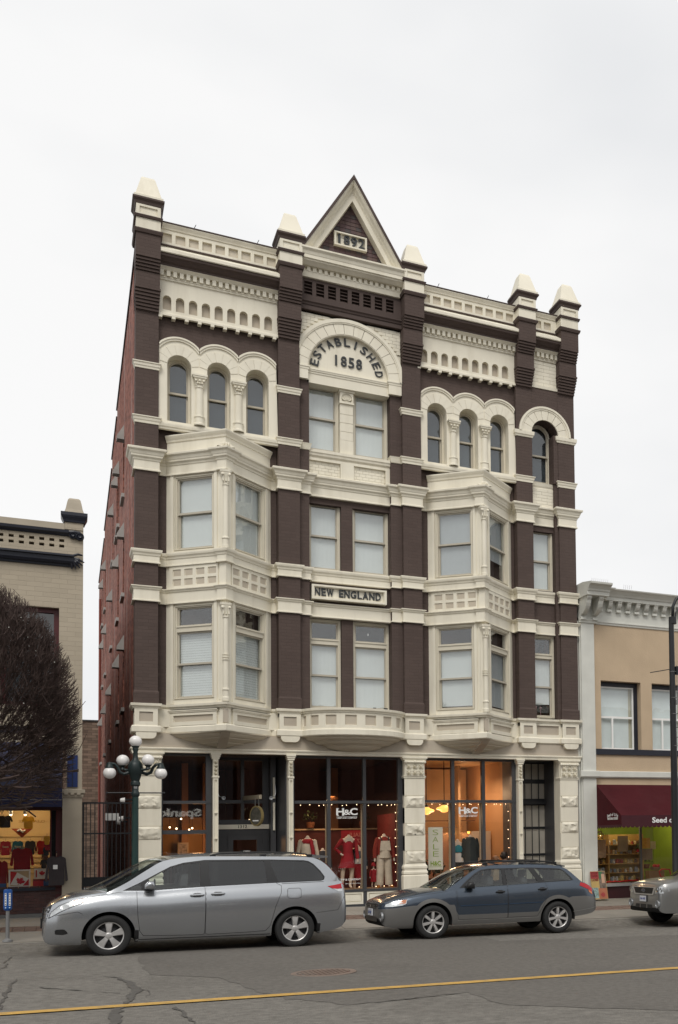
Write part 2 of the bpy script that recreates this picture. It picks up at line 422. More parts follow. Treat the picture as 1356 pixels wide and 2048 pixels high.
# dark rooms behind the upper windows
rm = MB()
for z in (4.12, 7.55, 10.8): rm.box(1.8, 12.0, .95, 4.2, z, z + .12)
rm.box(1.8, 12.0, 4.2, 4.3, 4.2, 14); rm.box(1.8, 12.0, 0.9, 4.2, 13.9, 14.0)
for x in (4.68, 7.7, 10.8): rm.box(x - .05, x + .05, .95, 4.2, 4.24, 13.9)
rm.build('room_interior', DARKROOM, B)

# ---------------------------------------------------------------- pilasters with corbelled heads and finials
def pilaster(x0, x1, k):
    P = node('pilaster', B, ((x0 + x1) / 2, 0, 5.1)); cx = (x0 + x1) / 2; yb = .45
    s = MB()
    s.box(x0, x1, 0, yb, 4.9, 14.17)
    zs = np.linspace(14.17, 14.67, 8)
    for i in range(7):          # lower corbel courses
        p = .03 + .2 * (i + 1) / 7
        s.box(x0 - .004 * i, x1 + .004 * i, -p, yb, zs[i] + .022, zs[i + 1]); s.box(x0, x1, -p + .045, yb, zs[i], zs[i] + .022)
    s.box(x0 - .012, x1 + .012, -.2, yb, 14.67, 15.02)
    zs = np.linspace(15.02, 15.35, 6)
    for i in range(5):
        p = .2 + .16 * (i + 1) / 5
        s.box(x0 - .014, x1 + .014, -p, yb, zs[i] + .022, zs[i + 1]); s.box(x0, x1, -p + .045, yb, zs[i], zs[i] + .022)
    s.box(x0 - .014, x1 + .014, -.36, yb, 15.35, 15.84)
    s.build('shaft', BROWN, P)
    sk = MB(); sk.box(x0 - .02, x1 + .02, -.03, .2, 5.1, 5.36); sk.add([(x0 - .02, -.03, 5.36), (x1 + .02, -.03, 5.36), (x1, 0, 5.40), (x0, 0, 5.40)], [(0, 1, 2, 3)]); sk.build('skirting', BROWN, P)
    d = MB()                    # dark ledges
    d.run([(x0 - .014, yb), (x0 - .014, -.36), (x1 + .014, -.36), (x1 + .014, yb)], [(-.02, 15.83), (.03, 15.84), (.05, 15.90), (.05, 15.925), (-.02, 15.925)])
    d.run([(x0 - .014, yb), (x0 - .014, -.36), (x1 + .014, -.36), (x1 + .014, yb)], [(-.02, 16.185), (.03, 16.19), (.045, 16.235), (.045, 16.25), (-.02, 16.25)])
    d.run([(x0 - .014, .3), (x0 - .014, -.36), (x1 + .014, -.36), (x1 + .014, .3), ], [(-.02, 16.49), (.02, 16.50), (.035, 16.56), (.075, 16.61), (.075, 16.65), (-.02, 16.65)])
    d.build('dark_ledge', BROWNP, P)
    c = MB()
    c.box(x0 - .014, x1 + .014, -.36, .3, 15.92, 16.19); c.box(x0 - .014, x1 + .014, -.345, .3, 16.24, 16.5)
    fw = x1 - x0 + .028; a, b_ = x0 - .014, x1 + .014
    c.prism(rect(a, b_, 16.25, 16.495), -.375, -.34, 'y', [rect(a + .07, b_ - .07, 16.30, 16.445)])
    c.prism([(a + .1, 16.30), (b_ - .1, 16.30), (b_ - .15, 16.36), (a + .15, 16.36)], -.362, -.34, 'y')
    c.build('cap_block', CREAM, P)
    t = MB(); hw = (x1 - x0) / 2
    t.box(cx - hw - .065, cx + hw + .065, -.425, .31, 16.65, 16.70)
    yc = -.06
    t.frustum(cx, yc, 16.70, 17.20, hw + .035, .33, .15, .15); t.frustum(cx, yc, 17.20, 17.245, .15, .15, .125, .125); t.frustum(cx, yc, 17.245, 17.265, .125, .125, .06, .06)
    t.build('finial', CREAM, P)
    sides = [(x0, .2), (x0, 0), (x1, 0), (x1, .2)]; m = MB()
    if k not in (3, 4):
        m.run(sides, [(-.02, 12.83), (.015, 12.84), (.02, 12.88), (.035, 12.9), (.04, 12.95), (.06, 12.97), (.06, 12.99), (-.02, 12.995)])
        m.build('string_moulding', CREAM, P); m = MB()
    m.run(sides, [(-.02, 11.55), (.015, 11.56), (.02, 11.61), (.035, 11.63), (.045, 11.68), (.065, 11.70), (.065, 11.72), (-.02, 11.73)])
    m.build('string_moulding', CREAM, P)
    return P
for k, (a, b_) in enumerate(PIL): pilaster(a, b_, k)

# ---------------------------------------------------------------- belts that run across the whole front
def belt(name, prof, m=CREAM, bays=True):
    s = MB(); s.run(belt_path(bays), prof); return s.build(name, m, B)
belt('crown_cornice', [(-.1, 10.45), (.045, 10.455), (.045, 10.485), (.025, 10.5), (.025, 10.68), (.04, 10.69), (.05, 10.73), (.085, 10.76), (.09, 10.80), (.10, 10.81), (.12, 10.87), (.16, 10.905), (.165, 10.945), (.14, 10.96), (-.1, 10.97)])
belt('sill_course', [(-.1, 8.315), (.05, 8.32), (.05, 8.345), (.025, 8.355), (.025, 8.48), (.04, 8.49), (.05, 8.53), (.075, 8.56), (.085, 8.60), (.085, 8.625), (-.1, 8.645)])
belt('belt_course', [(-.1, 7.435), (.05, 7.44), (.05, 7.465), (.025, 7.475), (.025, 7.70), (.045, 7.715), (.055, 7.745), (.08, 7.765), (.08, 7.785), (-.1, 7.80)])
def low_path():
    p = [(XL, .6), (XL, 0), (1.81, 0), (1.81, .12)] + bay_path(0) + [(4.44, .12), (4.44, 0), (4.935, 0), (4.935, .12)]
    e = [(6.2 + 1.215 * math.cos(t), .14 - .87 * math.sin(t)) for t in np.linspace(math.pi, 0, 25)]
    p += [(4.97, .12)] + e + [(7.44, .12), (7.47, .12), (7.47, 0), (7.95, 0), (7.95, .12)] + bay_path(DX)
    return p + [(10.57, .12), (10.57, 0), (11.03, 0), (11.03, .08), (11.80, .08), (11.80, 0), (12.29, 0), (12.29, .6)]
s = MB(); s.run(low_path(), [(-.14, 4.985), (.03, 4.99), (.04, 5.02), (.075, 5.045), (.08, 5.09), (.08, 5.10), (-.14, 5.115)]); s.build('pedestal_cap', CREAM, B)
s = MB(); s.run(low_path(), [(-.14, 4.43), (.03, 4.435), (.05, 4.445), (.06, 4.46), (.06, 4.575), (.04, 4.60), (-.14, 4.61)]); s.build('pedestal_ledge', CREAM, B)
# pedestal blocks and panels between ledge and cap
pd = MB(); pt = MB()
for a, b_ in PIL:
    pd.box(a, b_, .02, .5, 4.59, 5.0); pd.prism(rect(a, b_, 4.6, 4.99), -.025, .03, 'y', [rect(a + .1, b_ - .1, 4.69, 4.91)])
    pt = MB(); pt.box(a + .09, b_ - .09, .0, .03, 4.68, 4.92); pt.build('pedestal_panel', TAN, B)
for a, b_ in ((1.81, 4.44), (4.9, 7.5), (7.95, 10.57)): pd.box(a, b_, .13, .5, 4.59, 5.0)
pd.prism(rect(11.03, 11.80, 4.6, 4.99), .06, .12, 'y', [rect(11.08, 11.72, 4.68, 4.93)]); pt = MB(); pt.box(11.05, 11.75, .1, .13, 4.66, 4.95)
pd.box(11.03, 11.8, .12, .5, 4.59, 5.0)
pd.box(4.94, 5.02, .02, .2, 4.59, 5.0); pd.box(7.38, 7.465, .02, .2, 4.59, 5.0)
pd.build('pedestal', CREAM, B); pt.build('pedestal_panel', TAN, B)
# lintel over the shopfronts, tan fascia and rounded brackets
s = MB(); s.box(1.33, 12.29, .06, .5, 4.09, 4.44); s.build('fascia', TAN, B)
s = MB(); s.run([(1.33, .5), (1.33, .06), (12.29, .06), (12.29, .5)], [(-.4, 4.0), (.05, 4.0), (.055, 4.055), (.075, 4.065), (.085, 4.095), (.06, 4.11), (-.02, 4.115)]); s.build('lintel_moulding', CREAM, B)
for i, (a, b_) in enumerate(PIL):
    q = MB(); r_ = .11
    q.prism([(a + .03, 4.44)] + arc(a + .03 + r_, 4.30 + r_, r_, 180, 270, 6) + arc(b_ - .03 - r_, 4.30 + r_, r_, 270, 360, 6) + [(b_ - .03, 4.44)], -.05, .07, 'y')
    q.build('bracket', CREAM, B)

# ---------------------------------------------------------------- windows
def blind_sheet(x0, x1, y, z0, z1, pitch=.058, slat=True):
    s = MB()
    if not slat:
        s.grid(lambda u, v: (x0 + (x1 - x0) * u, y + .001 * math.sin(u * 23 + v * 3), z0 + (z1 - z0) * v), 10, 2); return s
    n = int((z1 - z0) / pitch)
    vs = []; fs = []
    for i in range(n):
        za = z0 + (z1 - z0) * i / n; zb = z0 + (z1 - z0) * (i + 1) / n; k = len(vs)
        vs += [(x0, y - .0025, za), (x1, y - .0025, za), (x1, y + .0025, zb - .002), (x0, y + .0025, zb - .002)]
        fs.append((k, k + 1, k + 2, k + 3))
    return s.add(vs, fs)
def window(parent, x0, x1, z0, z1, y, rail, transom=None, T=None, blind='slat', bmat=None, drop=0.0, fr=.07, arch=False, gl=None, name='window', tdark=True, jam=.13):
    """double-hung sash in a moulded frame; y is the face of the frame, glass lies behind it. Parts go one level under parent."""
    W_ = MB(); W_.T = T
    o_ = arched(x0, x1, z0, z1) if arch else rect(x0, x1, z0, z1)
    i_ = arched(x0 + fr, x1 - fr, z0 + .05, z1 - fr) if arch else rect(x0 + fr, x1 - fr, z0 + .05, z1 - fr)
    W_.prism(o_, y, y + jam, 'y', [i_])
    if not arch: W_.prism(rect(x0 + .012, x1 - .012, z0 + .03, z1 - .015), y - .022, y, 'y', [rect(x0 + fr * .62, x1 - fr * .62, z0 + .045, z1 - fr * .62)])
    if transom:
        t0, t1 = transom; W_.box(x0 + fr, x1 - fr, y - .01, y + jam, t0, t1); W_.box(x0 + fr, x1 - fr, y - .03, y, t1 - .03, t1)
    wo = W_.build(name, FRAME, parent)
    S_ = MB(); S_.T = T; a, b_ = x0 + fr, x1 - fr; st = .035
    top = transom[0] if transom else z1 - fr
    low = rect(a, b_, z0 + .05, rail + .02)
    S_.prism(low, y + .075, y + .115, 'y', [rect(a + st, b_ - st, z0 + .05 + .05, rail - .02)])
    if arch:
        up = [(a, rail - .02), (b_, rail - .02)] + arc((a + b_) / 2, top - (b_ - a) / 2, (b_ - a) / 2, 0, 180, 10)
        ui = [(a + st, rail + .02), (b_ - st, rail + .02)] + arc((a + b_) / 2, top - (b_ - a) / 2, (b_ - a) / 2 - st, 0, 180, 10)
    else: up = rect(a, b_, rail - .02, top); ui = rect(a + st, b_ - st, rail + .02, top - .035)
    S_.prism(up, y + .035, y + .075, 'y', [ui])
    S_.box(a, b_, y + .02, y + .05, rail - .025, rail + .02)
    if transom: S_.prism(rect(a, b_, transom[1], z1 - fr), y + .04, y + .08, 'y', [rect(a + st, b_ - st, transom[1] + .03, z1 - fr - .035)])
    S_.build('sash', SASH, parent)
    G = MB(); G.T = T
    lo_i = rect(a + st, b_ - st, z0 + .10, rail - .02)
    G.prism(lo_i, y + .092, y + .098, 'y'); G.prism(ui, y + .052, y + .058, 'y')
    if transom: G.prism(rect(a + st, b_ - st, transom[1] + .03, z1 - fr - .035), y + .057, y + .063, 'y')
    G.build('pane', gl or WGLASS, parent)
    if blind:
        bs = blind_sheet(a + .01, b_ - .01, y + .125, z0 + .05 + drop, (top - .02), slat=(blind == 'slat')); bs.T = T
        if T: bs.v = [tuple(T(*p)) for p in bs.v]
        bs.T = None
        bs.build('blind', bmat or BLIND, parent, fix=False)
    return wo
# centre pairs on the second and third floors
C2 = node('window_group', B, (6.2, .45, 5.2))
for a, b_ in ((5.183, 5.982), (6.26, 7.188)):
    window(C2, a, b_, 5.17, 7.44, .42, 6.03, (6.80, 6.93), blind='flat')
C3 = node('window_group', B, (6.2, .45, 8.65))
for a, b_ in ((5.183, 5.982), (6.26, 7.188)):
    window(C3, a, b_, 8.65, 10.38, .42, 9.53, None, blind='flat')
tg = MB(); tg.box(6.66, 6.70, .49, .494, 7.12, 7.17); tg.build('glass_label', WHITE, C2)
sl = MB(); sl.box(5.18, 7.22, .26, .6, 8.60, 8.66); sl.box(5.18, 7.22, .2, .6, 5.08, 5.18); sl.build('window_sill', CREAM, B)
C4 = node('window_group', B, (6.2, .45, 11.7))
for a, b_ in ((5.13, 5.955), (6.285, 7.188)):
    window(C4, a, b_, 11.66, 13.36, .40, 12.52, None, blind='flat', fr=.08)
R2 = node('window_group', B, (11.4, .3, 5.2))
window(R2, 11.03, 11.70, 5.15, 7.44, .28, 6.02, (6.80, 6.92), blind='flat', drop=.35)
R3 = node('window_group', B, (11.4, .3, 8.65))
window(R3, 11.03, 11.70, 8.65, 10.38, .28, 9.50, None, blind='flat')
# things on the sill of the right-hand second-floor window
fl = MB(); fl.sphere((11.2, .46, 5.47), .05, 8, 6); fl.sphere((11.36, .47, 5.46), .035, 8, 6); fl.tube([(11.2, .46, 5.25), (11.2, .46, 5.45)], .008, 5); fl.tube([(11.36, .47, 5.22), (11.36, .47, 5.45)], .008, 5)
fl.build('flower_vase', mat('pink_flower', (.5, .25, .28), .7, var=.4, vscale=20), R2)

# 4F centre: cream pier with carved block, sill, apron panels, lintel, lunette arch
p4 = MB(); p4.box(5.955, 6.285, .25, .6, 11.6, 12.0); 
for z0, z1 in ((12.005, 12.215), (12.225, 12.44), (12.45, 12.66), (12.67, 12.93)): p4.box(5.96, 6.28, .25, .6, z0, z1)
p4.box(5.965, 6.275, .275, .5, 11.6, 12.95)
p4.box(5.94, 6.30, .21, .6, 12.93, 12.97); p4.box(5.95, 6.29, .24, .6, 12.97, 13.22); p4.box(5.93, 6.31, .19, .6, 13.22, 13.27); p4.box(5.945, 6.295, .22, .6, 13.27, 13.32)
p4.build('pier', CREAM, C4)
orn = MB()                      # carved anthemion in its panel
orn.prism(rect(5.96, 6.28, 12.975, 13.215), .215, .245, 'y', [[(5.985, 12.99), (6.255, 12.99)] + arc(6.12, 13.06, .135, 0, 180, 10)])
for k in range(-2, 3):
    t = R(90 + k * 32); q = [(6.12 + .02 * math.cos(t), 13.0 + .02 * math.sin(t)), (6.12 + .075 * math.cos(t - .22), 13.0 + .075 * math.sin(t - .22)), (6.12 + .14 * math.cos(t), 13.0 + .14 * math.sin(t)), (6.12 + .075 * math.cos(t + .22), 13.0 + .075 * math.sin(t + .22))]
    orn.prism(q, .215, .245, 'y')
for sgn in (-1, 1): orn.lathe((6.12 + sgn * .08, .22, 13.01), [(.03, 0), (.03, .02), (.012, .02), (.012, 0)], 10, 'y')
orn.build('carved_block', CREAM, C4)
sm = MB(); sm.run([(5.13, .4), (5.13, .22), (7.20, .22), (7.20, .4)], [(-.1, 11.38), (.0, 11.39), (.01, 11.44), (.05, 11.48), (.06, 11.53), (.08, 11.55), (.08, 11.62), (-.1, 11.66)])
sm.run([(4.935, .3), (4.935, .12), (5.18, .12), (5.18, .3)], [(-.02, 11.55), (.02, 11.57), (.045, 11.68), (.06, 11.72), (-.02, 11.73)])
sm.run([(7.22, .3), (7.22, .12), (7.47, .12)], [(-.02, 11.55), (.02, 11.57), (.045, 11.68), (.06, 11.72), (-.02, 11.73)])
sm.build('window_sill', CREAM, C4)
ap = MB()
ap.prism(rect(5.15, 7.22, 10.9, 11.42), .2, .3, 'y', [rect(5.2, 5.955, 10.93, 11.36), rect(6.285, 7.08, 10.93, 11.36)])
ap.build('apron', CREAM, C4)
bk = MB(); bk.box(5.16, 7.2, .275, .4, 10.9, 11.42); bk.build('apron_backing', CREAM, C4)
_b = MB(); _b.box(0, .20, 0, .03, 0, .066); blk = _b.mesh('block', CREAM)
def blocks(parent, x0, x1, z0, z1, y, bw, bh, inside=None, g=.006, nm='block', depth=.02):
    """courses of painted blocks, one object each, recessed joints"""
    r = 0; z = z0
    base = MB(); base.box(0, bw - g, 0, depth, 0, bh - g); me = base.mesh(nm, CREAM)
    while z + bh * .6 <= z1:
        x = x0 - (bw / 2 if r % 2 else 0)
        while x < x1:
            a, b_ = max(x, x0), min(x + bw, x1); h = min(bh, z1 - z)
            if b_ - a > .03:
                ok = inside is None or inside(a, b_, z, z + h)
                if ok:
                    o = bpy.data.objects.new(nm, me); COL.objects.link(o); o.parent = parent
                    o.location = Vector((a, y + rnd.uniform(-.002, .002), z)) - ORG[parent]; o.scale = ((b_ - a - g) / (bw - g), 1, (h - g) / (bh - g))
            x += bw
        z += bh; r += 1
AP = node('apron_panel', B, (6.2, .26, 10.9))
blocks(AP, 5.2, 5.955, 10.97, 11.36, .255, .155, .078); blocks(AP, 6.285, 7.08, 10.97, 11.36, .255, .155, .078)

LU = node('lunette', B, (6.15, .1, 13.6))
CXL, ZL = 6.14, 13.62
l1 = MB(); l1.box(4.94, 7.46, .16, .5, 13.6, 15.1); l1.build('tympanum', CREAM, LU)
l2 = MB(); l2.box(5.14, 7.17, .12, .5, 13.27, 13.60)
l2.run([(5.13, .4), (5.13, .12), (7.17, .12), (7.17, .4)], [(-.02, 13.50), (.015, 13.51), (.02, 13.55), (.035, 13.56), (.04, 13.59), (.05, 13.6), (.05, 13.62), (-.06, 13.64)])
l2.build('lintel', CREAM, LU)
sp = MB()                      # spandrel wall round the arch
ring_o = [(4.94, ZL)] + [p for p in [(4.94, ZL + math.sqrt(1.30 ** 2 - 1.2 ** 2))]] + [p for p in arc(CXL, ZL, 1.30, 157.4, 22.6, 24)] + [(7.46, ZL)]
sp.prism([(4.94, 13.64), (4.94, 15.06), (7.46, 15.06), (7.46, 13.64)] + list(reversed([p for p in arc(CXL, ZL, 1.12, 178, 2, 28)])), .10, .2, 'y')
sp.build('spandrel', CREAM, LU)
blocks(LU, 4.945, 7.455, 14.05, 15.05, .075, .185, .087, inside=lambda a, b_, z0, z1: all(math.hypot(x - CXL, z - ZL) > 1.37 for x in (a, b_) for z in (z0, z1)) )
# voussoirs
def voussoirs(parent, cx, cz, r0, r1, a0, a1, n, y0, y1, clip=None, gap=.006, m=CREAM):
    for i in range(n):
        t0 = a0 + (a1 - a0) * i / n; t1 = a0 + (a1 - a0) * (i + 1) / n
        g0 = math.degrees(gap / r1)
        pts = arc(cx, cz, r0, t0 + g0, t1 - g0, 4) + arc(cx, cz, r1, t1 - g0, t0 + g0, 4)
        if clip: pts = [(min(max(x, clip[0]), clip[1]), z) for x, z in pts]
        q = MB(); q.prism(pts, y0, y1, 'y'); q.build('voussoir', m, parent)
voussoirs(LU, CXL, ZL, 1.005, 1.27, 0, 180, 15, .02, .2, clip=(4.94, 7.46))
hm = MB(); ho = [p for p in arc(CXL, ZL, 1.385, 180, 0, 40)]; hi = [p for p in arc(CXL, ZL, 1.30, 180, 0, 40)]; h2 = arc(CXL, ZL, 1.27, 180, 0, 40)
cl = lambda L: [(min(max(x, 4.935), 7.465), z) for x, z in L]
hm.prism(cl(ho) + list(reversed(cl(hi))), -.012, .2, 'y'); hm.prism(cl(hi) + list(reversed(cl(h2))), .0, .2, 'y'); hm.prism(cl(arc(CXL, ZL, 1.02, 180, 0, 40)) + list(reversed(arc(CXL, ZL, .985, 180, 0, 40))), .035, .17, 'y')
hm.build('hood_moulding', CREAM, LU)
for a, b_ in ((4.925, 5.16), (7.13, 7.475)):
    im = MB(); im.box(a + .01, b_ - .01, .03, .5, 13.32, 13.57); im.run([(a, .4), (a, .03), (b_, .03), (b_, .4)], [(-.02, 13.55), (.01, 13.56), (.015, 13.60), (.03, 13.62), (.03, 13.65), (-.02, 13.66)]); im.build('impost', CREAM, LU)
for i, ch in enumerate('ESTABLISHED'):
    t = R(170.2 - 15.9 * i); rr = .80
    if ch == 'I': pass
    text(ch, .27, (6.12 + rr * math.cos(t), .15, 13.665 + rr * math.sin(t)), DARKLET, LU, .02, .004, (math.pi / 2, -(t - math.pi / 2), 0), fit=(.045 if ch == 'I' else .15, .20))
for i, ch in enumerate('1858'):
    text(ch, .27, (5.845 + .19 * i, .15, 13.96), DARKLET, LU, .02, .004, fit=(.045 if ch == '1' else .145, .265))

# ---------------------------------------------------------------- fourth floor arcades (left and right) and upper friezes
def arcade(dx):
    A_ = node('arcade', B, (3.11 + dx, 0, 11.6)); X0, X1 = 1.812 + dx, 4.438 + dx; y = .05
    cs = [2.25 + dx, 3.108 + dx, 3.968 + dx]
    top = []
    for c in reversed(cs): top += arc(c, 13.15, .545, 37.8, 142.2, 14)
    top = [(min(max(x, X0), X1), z) for x, z in top]
    hl = [arched(c - .258, c + .258, 11.72, 13.306, 16) for c in cs]
    s = MB(); s.prism([(X0, 11.62), (X1, 11.62)] + top, y, .42, 'y', hl); s.build('arcade_wall', CREAM, A_)
    hm = MB()
    for j, c in enumerate(cs):
        a0, a1 = 37.8, 142.2
        o = arc(c, 13.15, .575, a0, a1, 16); i_ = arc(c, 13.15, .49, a0 - 6, a1 + 6, 16); m_ = arc(c, 13.15, .535, a0, a1, 16)
        k = lambda L: [(min(max(x, max(X0, c - .43)), min(X1, c + .43)), z) for x, z in L]
        hm.prism(k(o) + list(reversed(k(m_))), y - .05, .3, 'y'); hm.prism(k(m_) + list(reversed(k(i_))), y - .028, .3, 'y')
    hm.build('hood_moulding', CREAM, A_)
    for c in cs: voussoirs(A_, c, 13.046, .262, .50, 8, 172, 7, y - .012, y + .05, clip=(max(X0, c - .418), min(X1, c + .418)), gap=.004)
    for c in (2.68 + dx, 3.54 + dx):
        col = MB()
        col.box(c - .15, c + .15, y - .02, y + .2, 11.62, 11.7); col.lathe((c, y, 0), [(.125, 11.70), (.125, 11.74), (.1, 11.76), (.1, 11.88), (.115, 11.895), (.115, 11.92), (.085, 11.935), (.082, 12.58), (.10, 12.6), (.10, 12.63), (.085, 12.64), (.0, 12.64)], 18)
        co = col.build('column', CREAM, A_, smooth=40)
        cp = MB(); cp.loft([[(c - w_, y - w_, z), (c + w_, y - w_, z), (c + w_, y + .12, z), (c - w_, y + .12, z)] for w_, z in ((.085, 12.63), (.10, 12.72), (.135, 12.80), (.15, 12.81), (.15, 12.84), (.165, 12.85), (.165, 12.89))])
        for sx_ in (-1, 0, 1):
            cp.sphere((c + sx_ * .085, y - .12, 12.745), .032, 8, 6); cp.sphere((c + sx_ * .05, y - .105, 12.69), .026, 8, 6)
        for sx_ in (-1, 1): cp.lathe((c + sx_ * .115, y - .14, 12.80), [(.04, 0), (.04, .05), (0, .05)], 10, 'y'); 
        cp.build('capital', CREAM, A_, smooth=35)
    sl = MB(); sl.run([(X0, y), (X1, y)], [(-.05, 11.50), (.02, 11.51), (.03, 11.55), (.05, 11.57), (.06, 11.62), (.06, 11.65), (-.35, 11.71)]); sl.build('arcade_sill', CREAM, A_)
    for i, c in enumerate(cs): window(A_, c - .262, c + .262, 11.7, 13.31, .33, 12.50, None, blind='flat', bmat=BLINDG if not (dx > 0 and i == 1) else BLIND, arch=True, fr=.05, gl=DGLASS)
    return A_
arcade(0); arcade(DX - .005)

def frieze(x0, x1, niches, xn, nsq, xs, ypar=-.05):
    """upper bay: niche frieze, dentils, brown crown, sloping ledge and panelled parapet"""
    F = node('frieze', B, ((x0 + x1) / 2, 0, 14.1))
    if niches:
        s = MB(); s.prism(rect(x0, x1, 14.24, 15.1), .04, .3, 'y', [arched(xn + .279 * i, xn + .279 * i + .182, 14.335, 14.68, 8) for i in range(niches)]); s.build('niche_panel', CREAM, F)
        s = MB(); s.box(x0, x1, .15, .3, 14.3, 14.72); s.build('niche_backing', TAN, F)
        s = MB(); s.run([(x0, .04), (x1, .04)], [(-.02, 14.175), (.05, 14.18), (.05, 14.225), (.03, 14.235), (.025, 14.262), (-.02, 14.27)])
        for i in range(niches + 1): s.box(xn - .09 + .279 * i, xn - .01 + .279 * i, -.01, .2, 14.125, 14.178)
        s.build('bracket_band', CREAM, F)
    else:
        s = MB(); s.box(x0, x1, .06, .3, 14.2, 15.1); s.build('plain_panel', CREAM, F)
        blocks(F, x0 + .005, x1 - .005, 14.33, 15.04, .04, .38, .1)
        s = MB(); s.run([(x0 - .02, .03), (x1 + .0, .03)], [(-.02, 14.235), (.04, 14.24), (.05, 14.32), (-.02, 14.33)]); s.build('bracket_band', CREAM, F)
    s = MB(); s.run([(x0, .04), (x1, .04)], [(-.02, 15.03), (.03, 15.035), (.035, 15.07), (.05, 15.08), (.05, 15.10), (-.02, 15.11)])
    s.box(x0, x1, .03, .3, 15.1, 15.25)
    s.run([(x0, .04), (x1, .04)], [(-.02, 15.225), (.10, 15.23), (.13, 15.26), (.17, 15.29), (.17, 15.30), (-.02, 15.30)])
    s.build('dentil_moulding', CREAM, F)
    n = int(round((x1 - x0) / .138)); dm = MB(); dm.box(0, .075, -.035, .04, 15.105, 15.225); 
    first = None
    for i in range(n):
        if first is None:
            d0 = MB(); d0.box(x0 + .02, x0 + .10, -.06, .04, 15.105, 15.228); first = d0.build('dentil', CREAM, F)
        else: dup(first, F, (.138 * i * (x1 - x0 - .1) / (.138 * (n - 1)), 0, 0))
    s = MB(); s.run([(x0, .04), (x1, .04)], [(-.02, 15.30), (.18, 15.30), (.19, 15.34), (.24, 15.37), (.29, 15.42), (.34, 15.455), (.35, 15.50), (.36, 15.505), (-.02, 15.53)]); s.build('crown_moulding', BROWNP, F)
    s = MB(); s.run([(x0, .04), (x1, .04)], [(-.02, 15.51), (.37, 15.515), (.385, 15.53), (.385, 15.60), (.36, 15.615), (.07, 15.80), (-.02, 15.80)]); s.build('sloping_ledge', CREAM, F)
    s = MB(); sq = [rect(xs + .288 * i, xs + .288 * i + .208, 15.905, 16.115) for i in range(nsq)]
    s.prism(rect(x0, x1, 15.80, 16.24), ypar, .15, 'y', sq)
    s.run([(x0, ypar), (x1, ypar)], [(-.1, 16.20), (.02, 16.205), (.03, 16.235), (.07, 16.30), (.07, 16.32), (-.15, 16.33)])
    s.build('parapet', CREAM, F)
    s = MB(); s.box(x0, x1, ypar + .055, .16, 15.85, 16.2); s.build('parapet_panel', mat('warm_tan_panel', (.56, .50, .40), .55, var=.04), F)
    s = MB(); s.run([(x0, ypar), (x1, ypar)], [(-.22, 16.325), (.085, 16.325), (.085, 16.35), (-.22, 16.36)]); s.run([(x0, ypar), (x1, ypar)], [(-.02, 15.80), (.03, 15.805), (.035, 15.835), (-.02, 15.84)]); s.build('coping', BROWNP, F)
    return F
frieze(1.81, 4.44, 9, 1.895, 9, 1.87); frieze(7.95, 10.57, 9, 7.97, 9, 8.0); frieze(11.03, 11.80, 0, 0, 2, 11.12)
# lightning-rod / bird wires on the coping
for i, x in enumerate((2.55, 3.95, 8.42, 9.78)):
    q = MB(); q.tube([(x, .0, 16.34), (x + .005, 0, 16.40), (x + .05, -.02, 16.50)], .008, 5); q.build('roof_spike', BLACK, B)

# ---------------------------------------------------------------- gable
G = node('gable', B, (6.2, 0, 15.0))
s = MB(); s.run([(4.93, -.02), (7.48, -.02)], [(-.05, 15.84), (.04, 15.85), (.045, 15.87), (.06, 15.96), (.07, 15.98), (.07, 16.0), (-.05, 16.01)])
s.box(4.93, 7.48, -.03, .3, 15.98, 16.1)
s.run([(4.93, -.02), (7.48, -.02)], [(-.05, 16.09), (.14, 16.095), (.2, 16.14), (.25, 16.17), (.25, 16.20), (.29, 16.21), (.29, 16.29), (.30, 16.30), (.32, 16.37), (.37, 16.42), (.37, 16.46), (-.05, 16.51)])
s.build('gable_cornice', CREAM, G)
first = None
for i in range(18):
    if first is None: d0 = MB(); d0.box(4.97, 5.05, -.10, 0, 15.985, 16.09); first = d0.build('dentil', CREAM, G)
    else: dup(first, G, (.139 * i, 0, 0))
vb = MB()
vb.prism(rect(4.93, 7.48, 15.05, 15.85), .0, .12, 'y', [rect(5.055 + .2885 * i, 5.055 + .2885 * i + .192, 15.42, 15.765) for i in range(8)])
vb.run([(4.93, .0), (7.48, .0)], [(-.02, 15.17), (.02, 15.18), (.03, 15.22), (.06, 15.25), (.06, 15.28), (-.02, 15.29)])
vb.run([(4.93, .0), (7.48, .0)], [(-.02, 15.05), (.015, 15.055), (.015, 15.14), (-.02, 15.15)])
vb.build('vent_band', BROWNP, G)
for i in range(8):
    q = MB(); x = 5.055 + .2885 * i
    for k in range(4): q.add([(x, .02, 15.43 + k * .085), (x + .192, .02, 15.43 + k * .085), (x + .192, .09, 15.50 + k * .085), (x, .09, 15.50 + k * .085)], [(0, 1, 2, 3)])
    q.build('louvre', BROWNP, G)
gb = MB(); gb.prism([(4.99, 16.45), (7.42, 16.45), (6.2, 18.5)], .05, .6, 'y'); gb.build('gable_wall', BROWNP, G)
AX, AZ = 6.2, 18.50; BL, BR, BZ = 4.985, 7.415, 16.47
def rake(t0, t1, y0, y1, m, nm):
    """sloping moulding; t measured inward from the outer edge, metres square to the slope"""
    q = MB(); sl_ = math.hypot(AX - BL, AZ - BZ); k = sl_ / (AX - BL); kz = sl_ / (AZ - BZ)
    def tri(t): return [(BL + t * kz, BZ), (BR - t * kz, BZ), (AX, AZ - t * k)]
    a, b_ = tri(t0), tri(t1)
    q.prism([a[0], a[2], b_[2], b_[0]], y0, y1, 'y'); q.prism([a[2], a[1], b_[1], b_[2]], y0, y1, 'y'); return q
